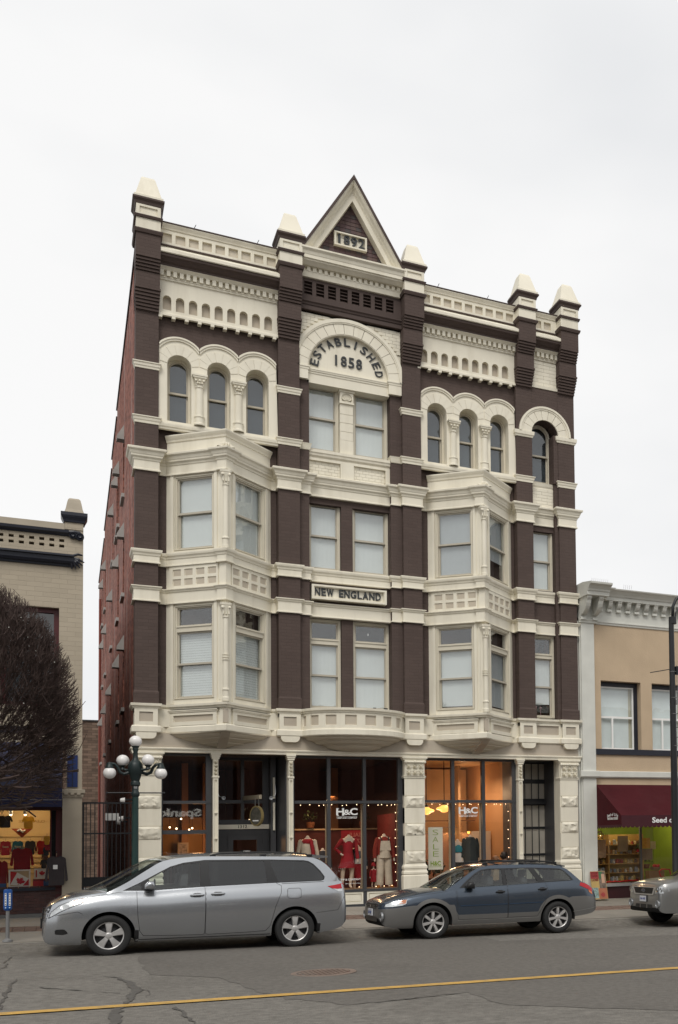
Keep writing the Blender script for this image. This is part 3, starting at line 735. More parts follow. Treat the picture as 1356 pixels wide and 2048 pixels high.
def rake_prof(prof):
    q = MB(); sl_ = math.hypot(AX - BL, AZ - BZ); k = sl_ / (AX - BL); kz = sl_ / (AZ - BZ); m = len(prof)
    for sg, bx in ((1, BL), (-1, BR)):
        vs = []
        for t, y in prof: vs += [(bx + sg * t * kz, y, BZ), (AX, y, AZ - t * k)]
        q.add(vs, [(2 * i, 2 * i + 1, 2 * i + 3, 2 * i + 2) for i in range(m - 1)])
    return q
s = rake_prof([(0, .4), (0, -.355), (.03, -.355), (.035, -.33), (.05, -.325), (.07, -.30), (.09, -.26), (.105, -.235), (.12, -.225), (.125, -.20), (.14, -.20), (.145, -.185), (.255, -.185), (.26, .1)])
s.build('rake_moulding', CREAM, G)
rake(-.045, .012, -.38, .5, 0, '').build('roof_edge', BROWNP, G)
sw_ = .135; sh = .105
base = MB(); base.add([(0, 0, 0), (sw_ - .006, 0, 0), (sw_ - .006, .012, sh), (0, .012, sh), (0, .03, 0), (sw_ - .006, .03, 0)], [(0, 1, 2, 3), (0, 4, 5, 1)]); sme = base.mesh('shingle', SHINGLE)
SHB = [mat('brown_slate_%s' % n_, c_, .6, var=.12, vscale=6, bump=.15, bscale=30) for n_, c_ in (('warm', (.1, .062, .055)), ('grey', (.07, .058, .058)), ('red', (.095, .055, .055)))]
smes = []
for m_ in SHB: q = sme.copy(); q.materials.clear(); q.materials.append(m_); smes.append(q)
z = 16.5; r = 0
while z < 18.08:
    half = (AZ - .42 - z) * (AX - BL) / (AZ - BZ) + .07
    x = AX - math.ceil(half / sw_) * sw_
    while x < AX + half:
        if x + sw_ > AX - half and x < AX + half:
            o = bpy.data.objects.new('shingle', rnd.choice(smes)); COL.objects.link(o); o.parent = G; o.location = Vector((x, .02, z)) - ORG[G]; o.rotation_euler = (rnd.uniform(-.02, .02), 0, rnd.uniform(-.01, .01))
        x += sw_
    z += sh - .008; r += 1
s = MB(); X0, X1, Z0, Z1 = 5.775, 6.58, 16.845, 17.195
s.prism(rect(X0, X1, Z0, Z1), -.08, .03, 'y', [rect(X0 + .045, X1 - .045, Z0 + .035, Z1 - .035)]); s.box(X0 + .02, X1 - .02, 0, .04, Z0 + .02, Z1 - .02)
DP = s.build('date_panel', CREAM, G)
for i, ch in enumerate('1892'): text(ch, .3, (5.905 + .183 * i, -.02, 17.02), DARKLET, G, .02, .005, fit=(.055 if ch == '1' else .145, .245))
# NEW ENGLAND panel
NP = node('name_panel', B, (6.14, .1, 7.86))
s = MB(); X0, X1, Z0, Z1 = 5.225, 7.055, 7.865, 8.225
s.prism(rect(X0, X1, Z0, Z1), .08, .3, 'y', [rect(X0 + .05, X1 - .05, Z0 + .045, Z1 - .045)]); s.prism(rect(X0 + .03, X1 - .03, Z0 + .025, Z1 - .025), .105, .3, 'y', [rect(X0 + .07, X1 - .07, Z0 + .065, Z1 - .065)]); s.box(X0 + .02, X1 - .02, .16, .3, Z0 + .02, Z1 - .02)
s.build('panel_board', CREAM, NP)
xs = 5.29
for ch, w_ in zip('NEW ENGLAND', (.147, .117, .18, .1, .12, .145, .15, .117, .153, .145, .14)):
    if ch == ' ': xs += .10; continue
    text(ch, .22, (xs + w_ / 2, .145, 8.045), DARKLET, NP, .018, .005, fit=(w_ - .012, .19)); xs += w_ + .013
# ---------------------------------------------------------------- oriel bays
def facet_T(A, u):
    n = Vector((u.y, -u.x))
    def T(s, d, z): p = Vector(A) + u * s - n * d; return (p.x, p.y, z)      # d = depth behind the facet plane
    return T
def bay(dx, kinds):
    O = node('oriel_bay', B, (3.1455 + dx, 0, 4.1))
    A, P, Q = [Vector(p) + Vector((dx, 0)) for p in (BAYA, BAYP, BAYB)]
    u = (P - A).normalized(); v = (Q - P).normalized(); Ln = (P - A).length
    TL, TR = facet_T(A, u), facet_T(P, v)
    for T, s0, s1, side_ in ((TL, .2, 1.267, 0), (TR, .295, 1.362, 1)):
        body = MB(); body.T = T
        e0, e1 = (0.0, Ln) if side_ == 0 else (0.0, Ln)
        body.prism(rect(e0, e1, 4.5, 10.7), .0, .16, 'y', [rect(s0, s1, 5.2, 7.42), rect(s0, s1, 8.67, 10.44)])
        body.build('bay_wall', CREAM, O)
        fr = MB(); fr.T = T     # panels: stiles and rails standing proud round recessed squares
        sq = []
        w0, w1 = (.14, 1.38) if side_ == 0 else (.18, 1.42); st = (w1 - w0) / 4
        for r_ in range(2):
            for c in range(4): sq.append(rect(w0 + c * st + .045, w0 + c * st + st - .045, 7.86 + .225 * r_, 8.015 + .225 * r_))
        fr.prism(rect(w0 - .05 if side_ == 0 else w0, w1 if side_ == 0 else w1 + .05, 7.80, 8.315), -.022, .01, 'y', sq)
        a, b_ = (.08, 1.36) if side_ == 0 else (.2, 1.48)
        fr.prism(rect(a, b_, 4.61, 4.93), -.04, .01, 'y', [rect(a + .14, b_ - .1, 4.70, 4.845)])
        fr.prism(rect(a - .03, b_ + .03, 4.915, 4.965), -.06, .01, 'y'); fr.prism(rect(a - .03, b_ + .03, 4.945, 4.965), -.075, .01, 'y')
        for z0, z1 in ((5.12, 7.44), (8.64, 10.45)):      # moulded stiles beside the windows
            for a2, b2 in ((s0 - .085, s0 - .005), (s1 + .005, s1 + .085)): fr.prism(rect(a2, b2, z0, z1), -.018, .01, 'y')
            a3 = s1 + .12 if side_ == 0 else s0 - .17
            fr.prism(rect(a3, a3 + .05, z0 + .05, z1 - .05), -.012, .01, 'y')
        fr.build('panel_frame', CREAM, O)
        for q in sq: ft = MB(); ft.T = T; ft.prism([(x + (.012 if i in (0, 3) else -.012), z + (.012 if i < 2 else -.012)) for i, (x, z) in enumerate(q)], -.004, .01, 'y'); ft.build('panel', mat('panel_tan', (.5, .44, .35), .55, var=.04), O)
        ft = MB(); ft.T = T; ft.prism(rect(a + .15, b_ - .11, 4.71, 4.835), -.006, .01, 'y'); ft.build('panel', mat('panel_tan', (.5, .44, .35), .55, var=.04), O)
        k2, k3 = kinds[side_]
        window(O, s0, s1, 5.2, 7.42, .02, 6.04, (6.78, 6.92), T=T, blind=k2[0], bmat=k2[1], drop=k2[2])
        window(O, s0, s1, 8.67, 10.44, .02, 9.55, None, T=T, blind=k3[0], bmat=k3[1], drop=k3[2])
    # corner post and colonnette
    n_ = Vector((u.y, -u.x)); m_ = Vector((v.y, -v.x)); bis = (n_ + m_).normalized()
    def post(hw, pr, z0, z1):
        a1, b1 = P - u * hw, P + v * hw; k = (n_ + m_) / (1 + n_.dot(m_))
        pts = [a1, a1 + n_ * pr, P + k * pr, b1 + m_ * pr, b1, P - bis * .05]
        return [tuple(p) for p in pts]
    cp = MB()
    for z0, z1 in ((5.1, 7.45), (8.6, 10.47)): cp.prism(post(.115, .022, 0, 0), z0, z1, 'z')
    for z0, z1 in ((7.75, 8.33), (4.58, 5.0)): cp.prism(post(.13, .035, 0, 0), z0, z1, 'z')
    cp.build('corner_post', CREAM, O)
    tp = MB(); c0 = P + bis * .055; px_ = Vector((-bis.y, bis.x))
    q = [c0 - px_ * .055, c0 + px_ * .055, c0 + px_ * .055 - bis * .1, c0 - px_ * .055 - bis * .1]; tp.prism([tuple(p) for p in q], 4.64, 4.95, 'z'); tp.build('post_panel', TAN, O)
    c = P + bis * .035
    prof3 = [(.0, 8.64), (.085, 8.64), (.085, 8.70), (.07, 8.71), (.07, 8.84), (.085, 8.85), (.085, 8.88), (.062, 8.9), (.058, 10.08), (.075, 10.09), (.075, 10.11), (.062, 10.12), (.062, 10.14), (0, 10.14)]
    prof2 = [(.0, 5.12), (.085, 5.12), (.085, 5.2), (.066, 5.22), (.066, 5.36), (.08, 5.37), (.08, 5.40), (.062, 5.42), (.06, 6.05), (.08, 6.06), (.08, 6.08), (.062, 6.085), (.062, 6.11), (.08, 6.115), (.08, 6.14), (.062, 6.145), (.062, 6.17), (.078, 6.175), (.078, 6.195), (.06, 6.2), (.058, 7.02), (.075, 7.03), (.075, 7.06), (0, 7.06)]
    for pf in (prof3, prof2): q = MB(); q.lathe((c.x, c.y, 0), pf, 16); q.build('colonnette', CREAM, O, smooth=40)
    for zc in (10.13, 7.06):
        q = MB(); dv = bis
        for k, (w_, z) in enumerate(((.062, 0), (.066, .05), (.085, .12), (.105, .19), (.11, .20), (.11, .22), (.125, .235), (.125, .27))):
            pass
        def R_(w_, z): return [tuple((c + px_ * a * w_ + dv * b * w_).to_tuple()) + (zc + z,) for a, b in ((-1, .75), (-.75, 1), (.75, 1), (1, .75), (1, -1), (-1, -1))]
        q.loft([R_(w_, z) for w_, z in ((.064, 0), (.06, .03), (.07, .09), (.095, .18), (.11, .22), (.11, .24), (.12, .25), (.125, .30))])
        for a in (-.06, 0, .06):
            p = c + px_ * a + dv * .075; q.lathe((p.x, p.y, zc + .08), [(.0, -.06), (.022, -.04), (.018, .05), (.03, .09), (0, .1)], 8)
        for a in (-.075, .075):
            p = c + px_ * a + dv * .1; q.sphere((p.x, p.y, zc + .19), .035, 8, 6)
        q.build('capital', CREAM, O, smooth=35)
    # pediment tablet over the crown at the corner
    q = MB(); c1 = P + bis * .14
    pts = [(-.19, 0), (.19, 0), (.15, .03), (.11, .045), (.06, .10), (-.06, .10), (-.11, .045), (-.15, .03)]
    vs = [tuple((c1 + px_ * a).to_tuple()) + (10.965 + h,) for a, h in pts] + [tuple((c1 + px_ * a - dv * .22).to_tuple()) + (10.965 + h,) for a, h in pts]
    n8 = len(pts); q.add(vs, [tuple(range(n8)), tuple(reversed(range(n8, 2 * n8)))] + [(i, (i + 1) % n8, (i + 1) % n8 + n8, i + n8) for i in range(n8)])
    for a in (-.05, 0, .05): p = c1 + px_ * a + dv * .012; q.lathe((p.x, p.y, 10.98), [(.0, 0), (.02, .01), (.022, .05), (.0, .1 - abs(a) * .3)], 7)
    q.build('acroterion', CREAM, O)
    # blocking course and coping above the crown, and the roof
    s = MB(); pth = [(A.x + .01, A.y), tuple(P), (Q.x - .01, Q.y)]
    s.run(pth, [(-.1, 10.9), (.0, 10.9), (.0, 11.24), (.02, 11.25), (.03, 11.29), (.055, 11.33), (.075, 11.37), (.075, 11.40), (-.1, 11.44)]); s.build('bay_parapet', CREAM, O)
    s = MB(); s.prism([(A.x, A.y + .1), (P.x, P.y + .02), (Q.x, Q.y + .1)], 11.2, 11.36, 'z'); s.prism([(A.x, A.y + .1), (P.x, P.y + .02), (Q.x, Q.y + .1)], 4.5, 4.6, 'z')
    s.prism([(A.x + .1, A.y + .1), (P.x, P.y + .2), (Q.x - .1, Q.y + .1)], 7.5, 7.7, 'z'); s.build('bay_roof', BROWNP, O)
    # tapering underside
    yb = .08; cx = P.x
    def tri(k, z): return [(cx + (A.x - cx) * k, yb, z), (cx, yb + (P.y - yb) * k, z), (cx + (Q.x - cx) * k, yb, z), (cx, yb + .2, z)]
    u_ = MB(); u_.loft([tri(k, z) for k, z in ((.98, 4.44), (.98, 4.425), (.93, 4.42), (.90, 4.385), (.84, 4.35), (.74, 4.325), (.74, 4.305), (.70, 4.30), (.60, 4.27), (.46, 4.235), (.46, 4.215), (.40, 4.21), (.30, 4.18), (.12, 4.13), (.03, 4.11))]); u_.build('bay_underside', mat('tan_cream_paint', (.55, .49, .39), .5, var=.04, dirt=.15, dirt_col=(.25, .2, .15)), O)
    rb = MB()
    def rib(k, z, w_): p = Vector((cx, yb + (P.y - yb) * k)); return [(p.x - w_, p.y - .03, z), (p.x + w_, p.y - .03, z), (p.x + w_, p.y + .12, z), (p.x - w_, p.y + .12, z)]
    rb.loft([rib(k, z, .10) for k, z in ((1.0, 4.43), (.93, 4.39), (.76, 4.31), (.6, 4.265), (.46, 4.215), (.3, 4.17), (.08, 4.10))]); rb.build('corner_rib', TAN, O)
bay(0, [[('slat', BLIND, 0), ('flat', BLIND, 0)], [('slat', BLIND, 0), ('flat', BLIND, 0)]])
bay(DX + .03, [[('flat', BLIND, .08), ('flat', BLINDG, 0)], [('flat', BLINDG, .1), ('flat', BLINDG, .5)]])

# ---------------------------------------------------------------- bowed balcony in the middle
BC = node('bowed_balcony', B, (6.2, 0, 4.4))
def ell(k=1.0, t0=math.pi, t1=0.0, n=28, ex=0.0): return [(6.2 + (1.215 * k + ex) * math.cos(t), .14 - (.87 * k + ex) * math.sin(t)) for t in np.linspace(t0, t1, n + 1)]
s = MB(); s.run(ell(), [(-.05, 4.6), (-.02, 4.6), (-.02, 5.0), (-.05, 5.0)], cap=False); s.build('balcony_panel', mat('panel_tan', (.5, .44, .35)), BC, smooth=30)
s = MB(); s.run(ell(), [(-.04, 4.6), (.012, 4.6), (.012, 4.685), (-.04, 4.70)]); s.run(ell(), [(-.04, 4.925), (.012, 4.935), (.012, 5.0), (-.04, 5.0)])
ts = np.linspace(math.pi, 0, 9)
for i in range(9):
    t = ts[i]; d = .085
    s.run(ell(1, min(t + d, math.pi), max(t - d, 0), 3), [(-.04, 4.66), (.012, 4.66), (.012, 4.96), (-.04, 4.96)])
s.build('balcony_frame', CREAM, BC, smooth=30)
s = MB(); s.prism(ell(.98), 4.98, 5.03, 'z'); s.build('balcony_floor', mat('lead_roof', (.3, .3, .3), .7), BC)
u_ = MB()
def er(k, z): return [(x, y, z) for x, y in ell(k, n=28)] + [(6.2 + 1.215 * k, .3, z), (6.2 - 1.215 * k, .3, z)]
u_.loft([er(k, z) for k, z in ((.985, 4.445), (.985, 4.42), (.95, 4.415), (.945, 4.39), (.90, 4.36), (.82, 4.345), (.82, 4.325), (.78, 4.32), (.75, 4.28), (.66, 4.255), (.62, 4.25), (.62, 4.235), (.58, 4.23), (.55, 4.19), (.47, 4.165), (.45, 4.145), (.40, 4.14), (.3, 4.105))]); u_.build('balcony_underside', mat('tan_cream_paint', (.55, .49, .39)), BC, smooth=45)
q = MB()
for x, w_ in ((6.52, .05), (6.56, .03), (6.78, .09)): q.box(x, x + w_, -.62 - .01, -.6, 5.10, 5.14)
q.build('balcony_stud', BLACK, BC)

# ---------------------------------------------------------------- fourth floor right: arched window between the last two pilasters
AW = node('arched_bay', B, (11.415, 0, 11.6))
cx, cz = 11.405, 12.965
s = MB(); s.prism([(10.9, 12.99), (11.028, 12.99)] + [p for p in arc(cx, cz, .385, 176, 4, 18)] + [(11.79, 12.99), (11.95, 12.99), (11.95, 14.3), (10.9, 14.3)], .012, .5, 'y'); s.build('arch_wall', BROWN, AW)
s = MB(); s.box(11.67, 11.795, .012, .6, 11.65, 12.99); s.box(10.9, 11.03, .02, .6, 11.65, 12.99); s.build('arch_jamb', BROWN, AW)
voussoirs(AW, cx, cz, .392, .66, 0, 180, 9, -.035, .1)
s = MB(); s.prism(arc(cx, cz, .755, 180, 0, 30) + arc(cx, cz, .70, 0, 180, 30), -.07, .1, 'y'); s.prism(arc(cx, cz, .70, 180, 0, 30) + arc(cx, cz, .655, 0, 180, 30), -.05, .1, 'y'); s.build('hood_moulding', CREAM, AW)
for a, b_ in ((10.565, 11.03), (11.775, 12.295)):
    s = MB(); s.run([(a, .4), (a, .0), (b_, .0), (b_, .4)], [(-.02, 12.80), (.02, 12.81), (.03, 12.85), (.05, 12.87), (.055, 12.94), (.055, 12.97), (-.05, 12.985)]); s.build('impost', CREAM, AW)
window(AW, 11.02, 11.70, 11.68, 13.35, .36, 12.48, None, blind='flat', bmat=BLINDG, arch=True, fr=.06, gl=DGLASS)
s = MB(); s.run([(11.03, .2), (11.8, .2)], [(-.05, 11.50), (.0, 11.51), (.03, 11.57), (.05, 11.65), (-.3, 11.72)]); s.box(11.03, 11.8, .19, .5, 10.9, 11.55); s.build('apron', CREAM, AW)
blocks(AW, 11.035, 11.795, 10.99, 11.5, .17, .33, .085)
# ---------------------------------------------------------------- ground, road, kerb, pavement
ASPH = mat('asphalt', (0.158, 0.147, 0.130), 0.9, spec=0.25, var=0.22, vscale=9, bump=0.8, bscale=55, dirt=0.55, dirt_col=(0.085, 0.077, 0.068), dscale=0.35)
ASPH2 = mat('asphalt_patch', (0.125, 0.115, 0.102), 0.9, spec=0.25, var=0.16, vscale=12, bump=0.6, bscale=60, dirt=0.4, dirt_col=(0.08, 0.073, 0.065), dscale=0.5)
TAR = mat('crack_tar', (0.078, 0.072, 0.064), 0.7, var=0.2, vscale=8)
CONC = mat('pavement_concrete', (0.25, 0.23, 0.2), 0.85, var=0.12, vscale=1.2, bump=0.2, bscale=90, dirt=0.6, dirt_col=(0.14, 0.125, 0.105), dscale=1.1)
CONC2 = mat('pavement_concrete_dark', (0.2, 0.185, 0.16), 0.85, var=0.12, vscale=1.2, bump=0.2, bscale=90, dirt=0.5, dirt_col=(0.12, 0.1, 0.09), dscale=1.1)
KERBM = mat('kerb_concrete', (0.22, 0.205, 0.18), 0.85, var=0.15, vscale=2, bump=0.25, bscale=60, dirt=0.7, dirt_col=(0.09, 0.08, 0.07), dscale=2.5)
YEL = mat('yellow_paint', (0.50, 0.30, 0.07), 0.6, var=0.15, vscale=4, dirt=0.75, dirt_col=(0.2, 0.15, 0.08), dscale=7)
PAVER = mat('brick_paver', (0.15, 0.1, 0.08), 0.8, var=0.25, vscale=7, bump=0.2)

def speckle(m, amt, scale=38):
    """pale stones showing in worn asphalt or concrete"""
    t = m.node_tree; b = t.nodes['Principled BSDF']; src = b.inputs['Base Color'].links[0].from_socket; g_ = t.nodes.new('ShaderNodeNewGeometry'); v = t.nodes.new('ShaderNodeTexVoronoi'); v.inputs['Scale'].default_value = scale
    t.links.new(g_.outputs['Position'], v.inputs['Vector']); r = t.nodes.new('ShaderNodeMapRange'); r.inputs[1].default_value = .22; r.inputs[2].default_value = .1; r.inputs[4].default_value = amt; t.links.new(v.outputs['Distance'], r.inputs[0])
    x = t.nodes.new('ShaderNodeMix'); x.data_type = 'RGBA'; t.links.new(r.outputs[0], x.inputs[0]); t.links.new(src, x.inputs[6]); x.inputs[7].default_value = (.36, .34, .3, 1); t.links.new(x.outputs[2], b.inputs['Base Color'])
speckle(ASPH, .75); speckle(ASPH2, .25); speckle(CONC, .3, 60)
def structure(o): o['kind'] = 'structure'; return o
def surf(name, x0, x1, y0, y1, m, dz=0.0, nx=40, ny=8, fn=None):
    s = MB(); fn = fn or (lambda x, y: -0.0175 * x)
    s.grid(lambda u, v: (x0 + (x1 - x0) * u, y0 + (y1 - y0) * v, fn(x0 + (x1 - x0) * u, y0 + (y1 - y0) * v) + dz), nx, ny)
    return structure(s.build(name, m, None, fix=False))
surf('ground', -900, 900, -900, 900, mat('dull_ground', (.16, .15, .13), .9), -0.06, 4, 4)
rs = MB(); ys = [-24.2, -20, -15, -13.1, -10, -5.8, -5.2, -4.6, -4.098]
xs = list(np.linspace(-70, 90, 81)); vs = [(x, y, gz(x, y)) for y in ys for x in xs]; n = len(xs)
rs.add(vs, [(j * n + i, j * n + i + 1, (j + 1) * n + i + 1, (j + 1) * n + i) for j in range(len(ys) - 1) for i in range(n - 1)])
structure(rs.build('road', ASPH, None, fix=False))
surf('far_pavement', -70, 90, -29.0, -24.2, CONC, 0.15, 20, 2)
# newer asphalt in the kerb lane, tar-sealed cracks, centre line
def flat(name, pts, m, dz, kind='structure'):
    s = MB(); t = tessellate_polygon([[Vector((x, y, 0)) for x, y in pts]]); s.add([(x, y, gz(x, y) + dz) for x, y in pts], [tuple(q) for q in t])
    o = s.build(name, m, None, fix=False); o['kind'] = kind
    for p in o.data.polygons:
        if p.normal.z < 0: p.flip()
    return o
def rough(pts, n=6, j=.05):
    o = []
    for (x0, y0), (x1, y1) in zip(pts, pts[1:] + pts[:1]):
        for i in range(n): t = i / n; o.append((x0 + (x1 - x0) * t + rnd.uniform(-j, j), y0 + (y1 - y0) * t + rnd.uniform(-j, j)))
    return o
flat('asphalt_patch', rough([(1.05, -6.9), (1.04, -9.75), (1.89, -10.66), (2.12, -12.63), (2.3, -13.4), (2.84, -14.33), (4.32, -14.0), (4.37, -15.26), (5.86, -16.7), (24, -18.5), (24, -9), (9.5, -7.6), (7.3, -7.14), (7.3, -5.9), (4, -5.9), (1.2, -5.9)]), ASPH2, .004)
def crack(pts, w_):
    L_ = []; R__ = []
    for i, (x, y, k) in enumerate(pts):
        L_.append((x - .55 * w_ * k * (.5 + rnd.random() * .6), y + rnd.uniform(-.05, .05))); R__.append((x + .55 * w_ * k * (.5 + rnd.random() * .6), y + rnd.uniform(-.05, .05)))
    flat('sealed_crack', L_ + R__[::-1], TAR, .008)
def dense(pts, n=5):
    o = []
    for (x0, y0, k0), (x1, y1, k1) in zip(pts, pts[1:]):
        for i in range(n): t = i / n; o.append((x0 + (x1 - x0) * t + rnd.uniform(-.03, .03), y0 + (y1 - y0) * t, k0 + (k1 - k0) * t))
    return o + [pts[-1]]
crack(dense([(.38, -9.5, .2), (.6, -9.86, .35), (.72, -10.3, .8), (.77, -10.81, 1.3), (.78, -11.8, 1.5), (.68, -12.5, 1.0), (.60, -12.85, .5)]), .09)
crack(dense([(.56, -13.0, .6), (.5, -13.4, 1.5), (.47, -14, 1.4), (.43, -14.6, 1.1), (.40, -15.6, .6)]), .09)
crack(dense([(-.60, -9.4, .3), (-.62, -10.2, .7), (-.63, -11, .9), (-.65, -12.2, .5), (-.63, -12.7, .3)]), .06)
crack(dense([(1.10, -13.5, .8), (1.14, -14.2, .9), (1.16, -14.9, .3)]), .06); crack(dense([(.80, -11.2, .2), (.92, -11.8, .25), (.86, -12.4, .2)]), .05); crack(dense([(-.3, -10.6, .12), (.2, -11.3, .16), (.6, -11.8, .12)]), .05)
crack(dense([(-.80, -5.6, .3), (-.84, -6.6, .5), (-.78, -7.3, .4), (-.9, -8.0, .2)]), .05)
crack(dense([(2.9, -14.35, .3), (3.6, -14.2, .25), (4.3, -14.05, .25)]), .03)
LITTER = mat('pale_litter', (.5, .48, .44), .8)
for i, (x, y) in enumerate(((6.9, -8.3), (7.1, -8.6), (8.4, -5.2), (8.9, -5.0), (9.6, -5.3), (5.2, -10.6), (3.7, -9.0), (4.6, -14.6), (1.9, -12.0))):
    pass
surf('road_marking', -70, 90, -13.20, -12.98, YEL, 0.033, 160, 1)
# kerb stones
kerb = structure(thing('kerb', (0, -4.02, 0.13)))
x = -14.2
while x < 30:
    s = MB(); a, b_ = x + .006, x + 1.994
    za, zb = -.0175 * a, -.0175 * b_
    s.add([(a, -4.10, za - .1), (b_, -4.10, zb - .1), (b_, -3.90, zb - .1), (a, -3.90, za - .1), (a, -4.085, za + .115), (b_, -4.085, zb + .115), (b_, -3.90, zb + .133), (a, -3.90, za + .133), (a, -4.065, za + .13), (b_, -4.065, zb + .13)],
          [(0, 1, 5, 4), (4, 5, 9, 8), (8, 9, 6, 7), (0, 4, 8, 7, 3), (1, 2, 6, 9, 5)]); s.build('kerb_stone', KERBM, kerb); x += 2.0
# pavement slabs
pav = structure(thing('pavement', (0, -2, 0.2)))
bs = MB(); bs.grid(lambda u, v: (-70 + 160 * u, -4.0 + 4.4 * v, gz(-70 + 160 * u, -4.0 + 4.4 * v) - .05), 40, 2); bs.build('bedding', mat('joint_dirt', (.1, .09, .08), .9), pav, fix=False)
rows = [(-3.895, -2.42), (-2.42, -1.62), (-1.62, .0)]
for j, (y0, y1) in enumerate(rows):
    x = -13.5 - .4 * j; st = 1.55
    while x < 28:
        if j == 1:
            pass
        else:
            s = MB(); a, b_, c, d = x + .005, x + st - .005, y0 + .005, y1 - .005
            v4 = [(a, c), (b_, c), (b_, d), (a, d)]; e = rnd.uniform(-.002, .002)
            s.add([(p, q, gz(p, q) - .06) for p, q in v4] + [(p, q, gz(p, q) + e) for p, q in v4], [(4, 5, 6, 7), (0, 1, 5, 4), (1, 2, 6, 5), (2, 3, 7, 6), (3, 0, 4, 7)])
            s.build('slab', CONC2 if rnd.random() < .22 else CONC, pav, fix=False)
        x += st
# brick band between the slabs
y0, y1 = rows[1]; pm = MB(); cnt = 0
for i in range(int(42 / .2)):
    for k in range(8):
        xa = -13.5 + .2 * i; ya = y0 + .1 * k + .004
        p = MB()
        e = rnd.uniform(-.003, .003); v4 = [(xa + .004, ya), (xa + .196, ya), (xa + .196, ya + .092), (xa + .004, ya + .092)]
        pm.add([(q, r_, gz(q, r_) + e) for q, r_ in v4] + [(q, r_, gz(q, r_) - .05) for q, r_ in v4], [(0, 1, 2, 3), (4, 5, 1, 0), (5, 6, 2, 1), (6, 7, 3, 2), (7, 4, 0, 3)])
o = pm.build('brick_paving', PAVER, pav, fix=False); o['kind'] = 'stuff'
# manhole cover
MX, MY = 3.25, -10.87
mh = thing('manhole_cover', (MX, MY, gz(MX, MY)), 'round iron manhole cover with waffle pattern in the road in front of the silver van', 'manhole cover')
RUST = mat('rusty_iron', (0.10, 0.052, 0.036), 0.7, var=0.2, vscale=9, bump=0.2)
s = MB(); zc = gz(MX, MY); s.lathe((MX, MY, zc), [(0, .006), (.36, .006), (.36, .0065)], 36); s.build('lid', RUST, mh)
s = MB(); s.lathe((MX, MY, zc), [(.37, .004), (.375, .014), (.45, .014), (.46, .004)], 36); s.build('rim', mat('worn_iron', (.17, .125, .10), .6, var=.2), mh)
s = MB()
for i in range(-5, 6):
    for j in range(-5, 6):
        if math.hypot(i, j) * .065 < .34: s.box(MX + i * .065 - .022, MX + i * .065 + .022, MY + j * .065 - .022, MY + j * .065 + .022, zc + .006, zc + .016)
o = s.build('tread_pattern', mat('worn_iron', (.17, .125, .10)), mh); o['kind'] = 'stuff'
# ---------------------------------------------------------------- ground floor of the hotel building
def rock(parent, x0, x1, z0, z1, y, seed, amp=.055, nm='rough_block', m=CREAM):
    """quarry-faced block with a drafted margin"""
    s = MB(); nx, nz_ = 18, 10
    def f(u, v):
        e = min(u, 1 - u, v * .6, (1 - v) * .6); k = min(max(e * 9, 0), 1)
        n_ = noise.noise(Vector((u * 4 + seed, v * 2.6, seed * 3.1))) + .6 * noise.noise(Vector((u * 9 + seed, v * 6, 7.7 + seed))) + .5 * noise.cell(Vector((u * 3.3 + seed, v * 2.5 + u * 1.7, seed)))
        h = amp * k * (.55 + .5 * n_ + .3 * (v - .5))
        return (x0 + (x1 - x0) * u, y - .01 - max(h, 0), z0 + (z1 - z0) * v)
    s.grid(f, nx, nz_); s.box(x0, x1, y - .01, y + .05, z0, z1)
    return s.build(nm, m, parent, smooth=25)
def leaf_panel(s, x0, x1, z0, z1, y, n=2, rows=1):
    """carved acanthus sprays in relief"""
    for r_ in range(rows):
        for i in range(n):
            cx = x0 + (x1 - x0) * (i + .5) / n; zb = z0 + (z1 - z0) * r_ / rows; h = (z1 - z0) / rows; w_ = (x1 - x0) / n
            for a, ln in ((-75, .42), (-48, .6), (-22, .75), (0, .85), (22, .75), (48, .6), (75, .42)):
                t = R(90 - a); L_ = h * ln; bx, bz = cx, zb + h * .08
                dx_, dz_ = math.cos(t) * L_ * (w_ / h), math.sin(t) * L_
                px, pz = -dz_, dx_; q = math.hypot(px, pz); px, pz = px / q * w_ * .075, pz / q * w_ * .075
                s.add([(bx, y, bz), (bx + dx_ * .55 + px, y - .006, bz + dz_ * .55 + pz), (bx + dx_ * .5, y - .05, bz + dz_ * .5), (bx + dx_ * .55 - px, y - .006, bz + dz_ * .55 - pz), (bx + dx_, y - .012, bz + dz_)],
                      [(0, 1, 2), (0, 2, 3), (1, 4, 2), (2, 4, 3)])
            for sg in (-1, 1): s.lathe((cx + sg * w_ * .3, y - .02, zb + h * .78), [(0, -.008), (w_ * .10, 0), (w_ * .12, .012), (w_ * .12, .03)], 9, 'y')
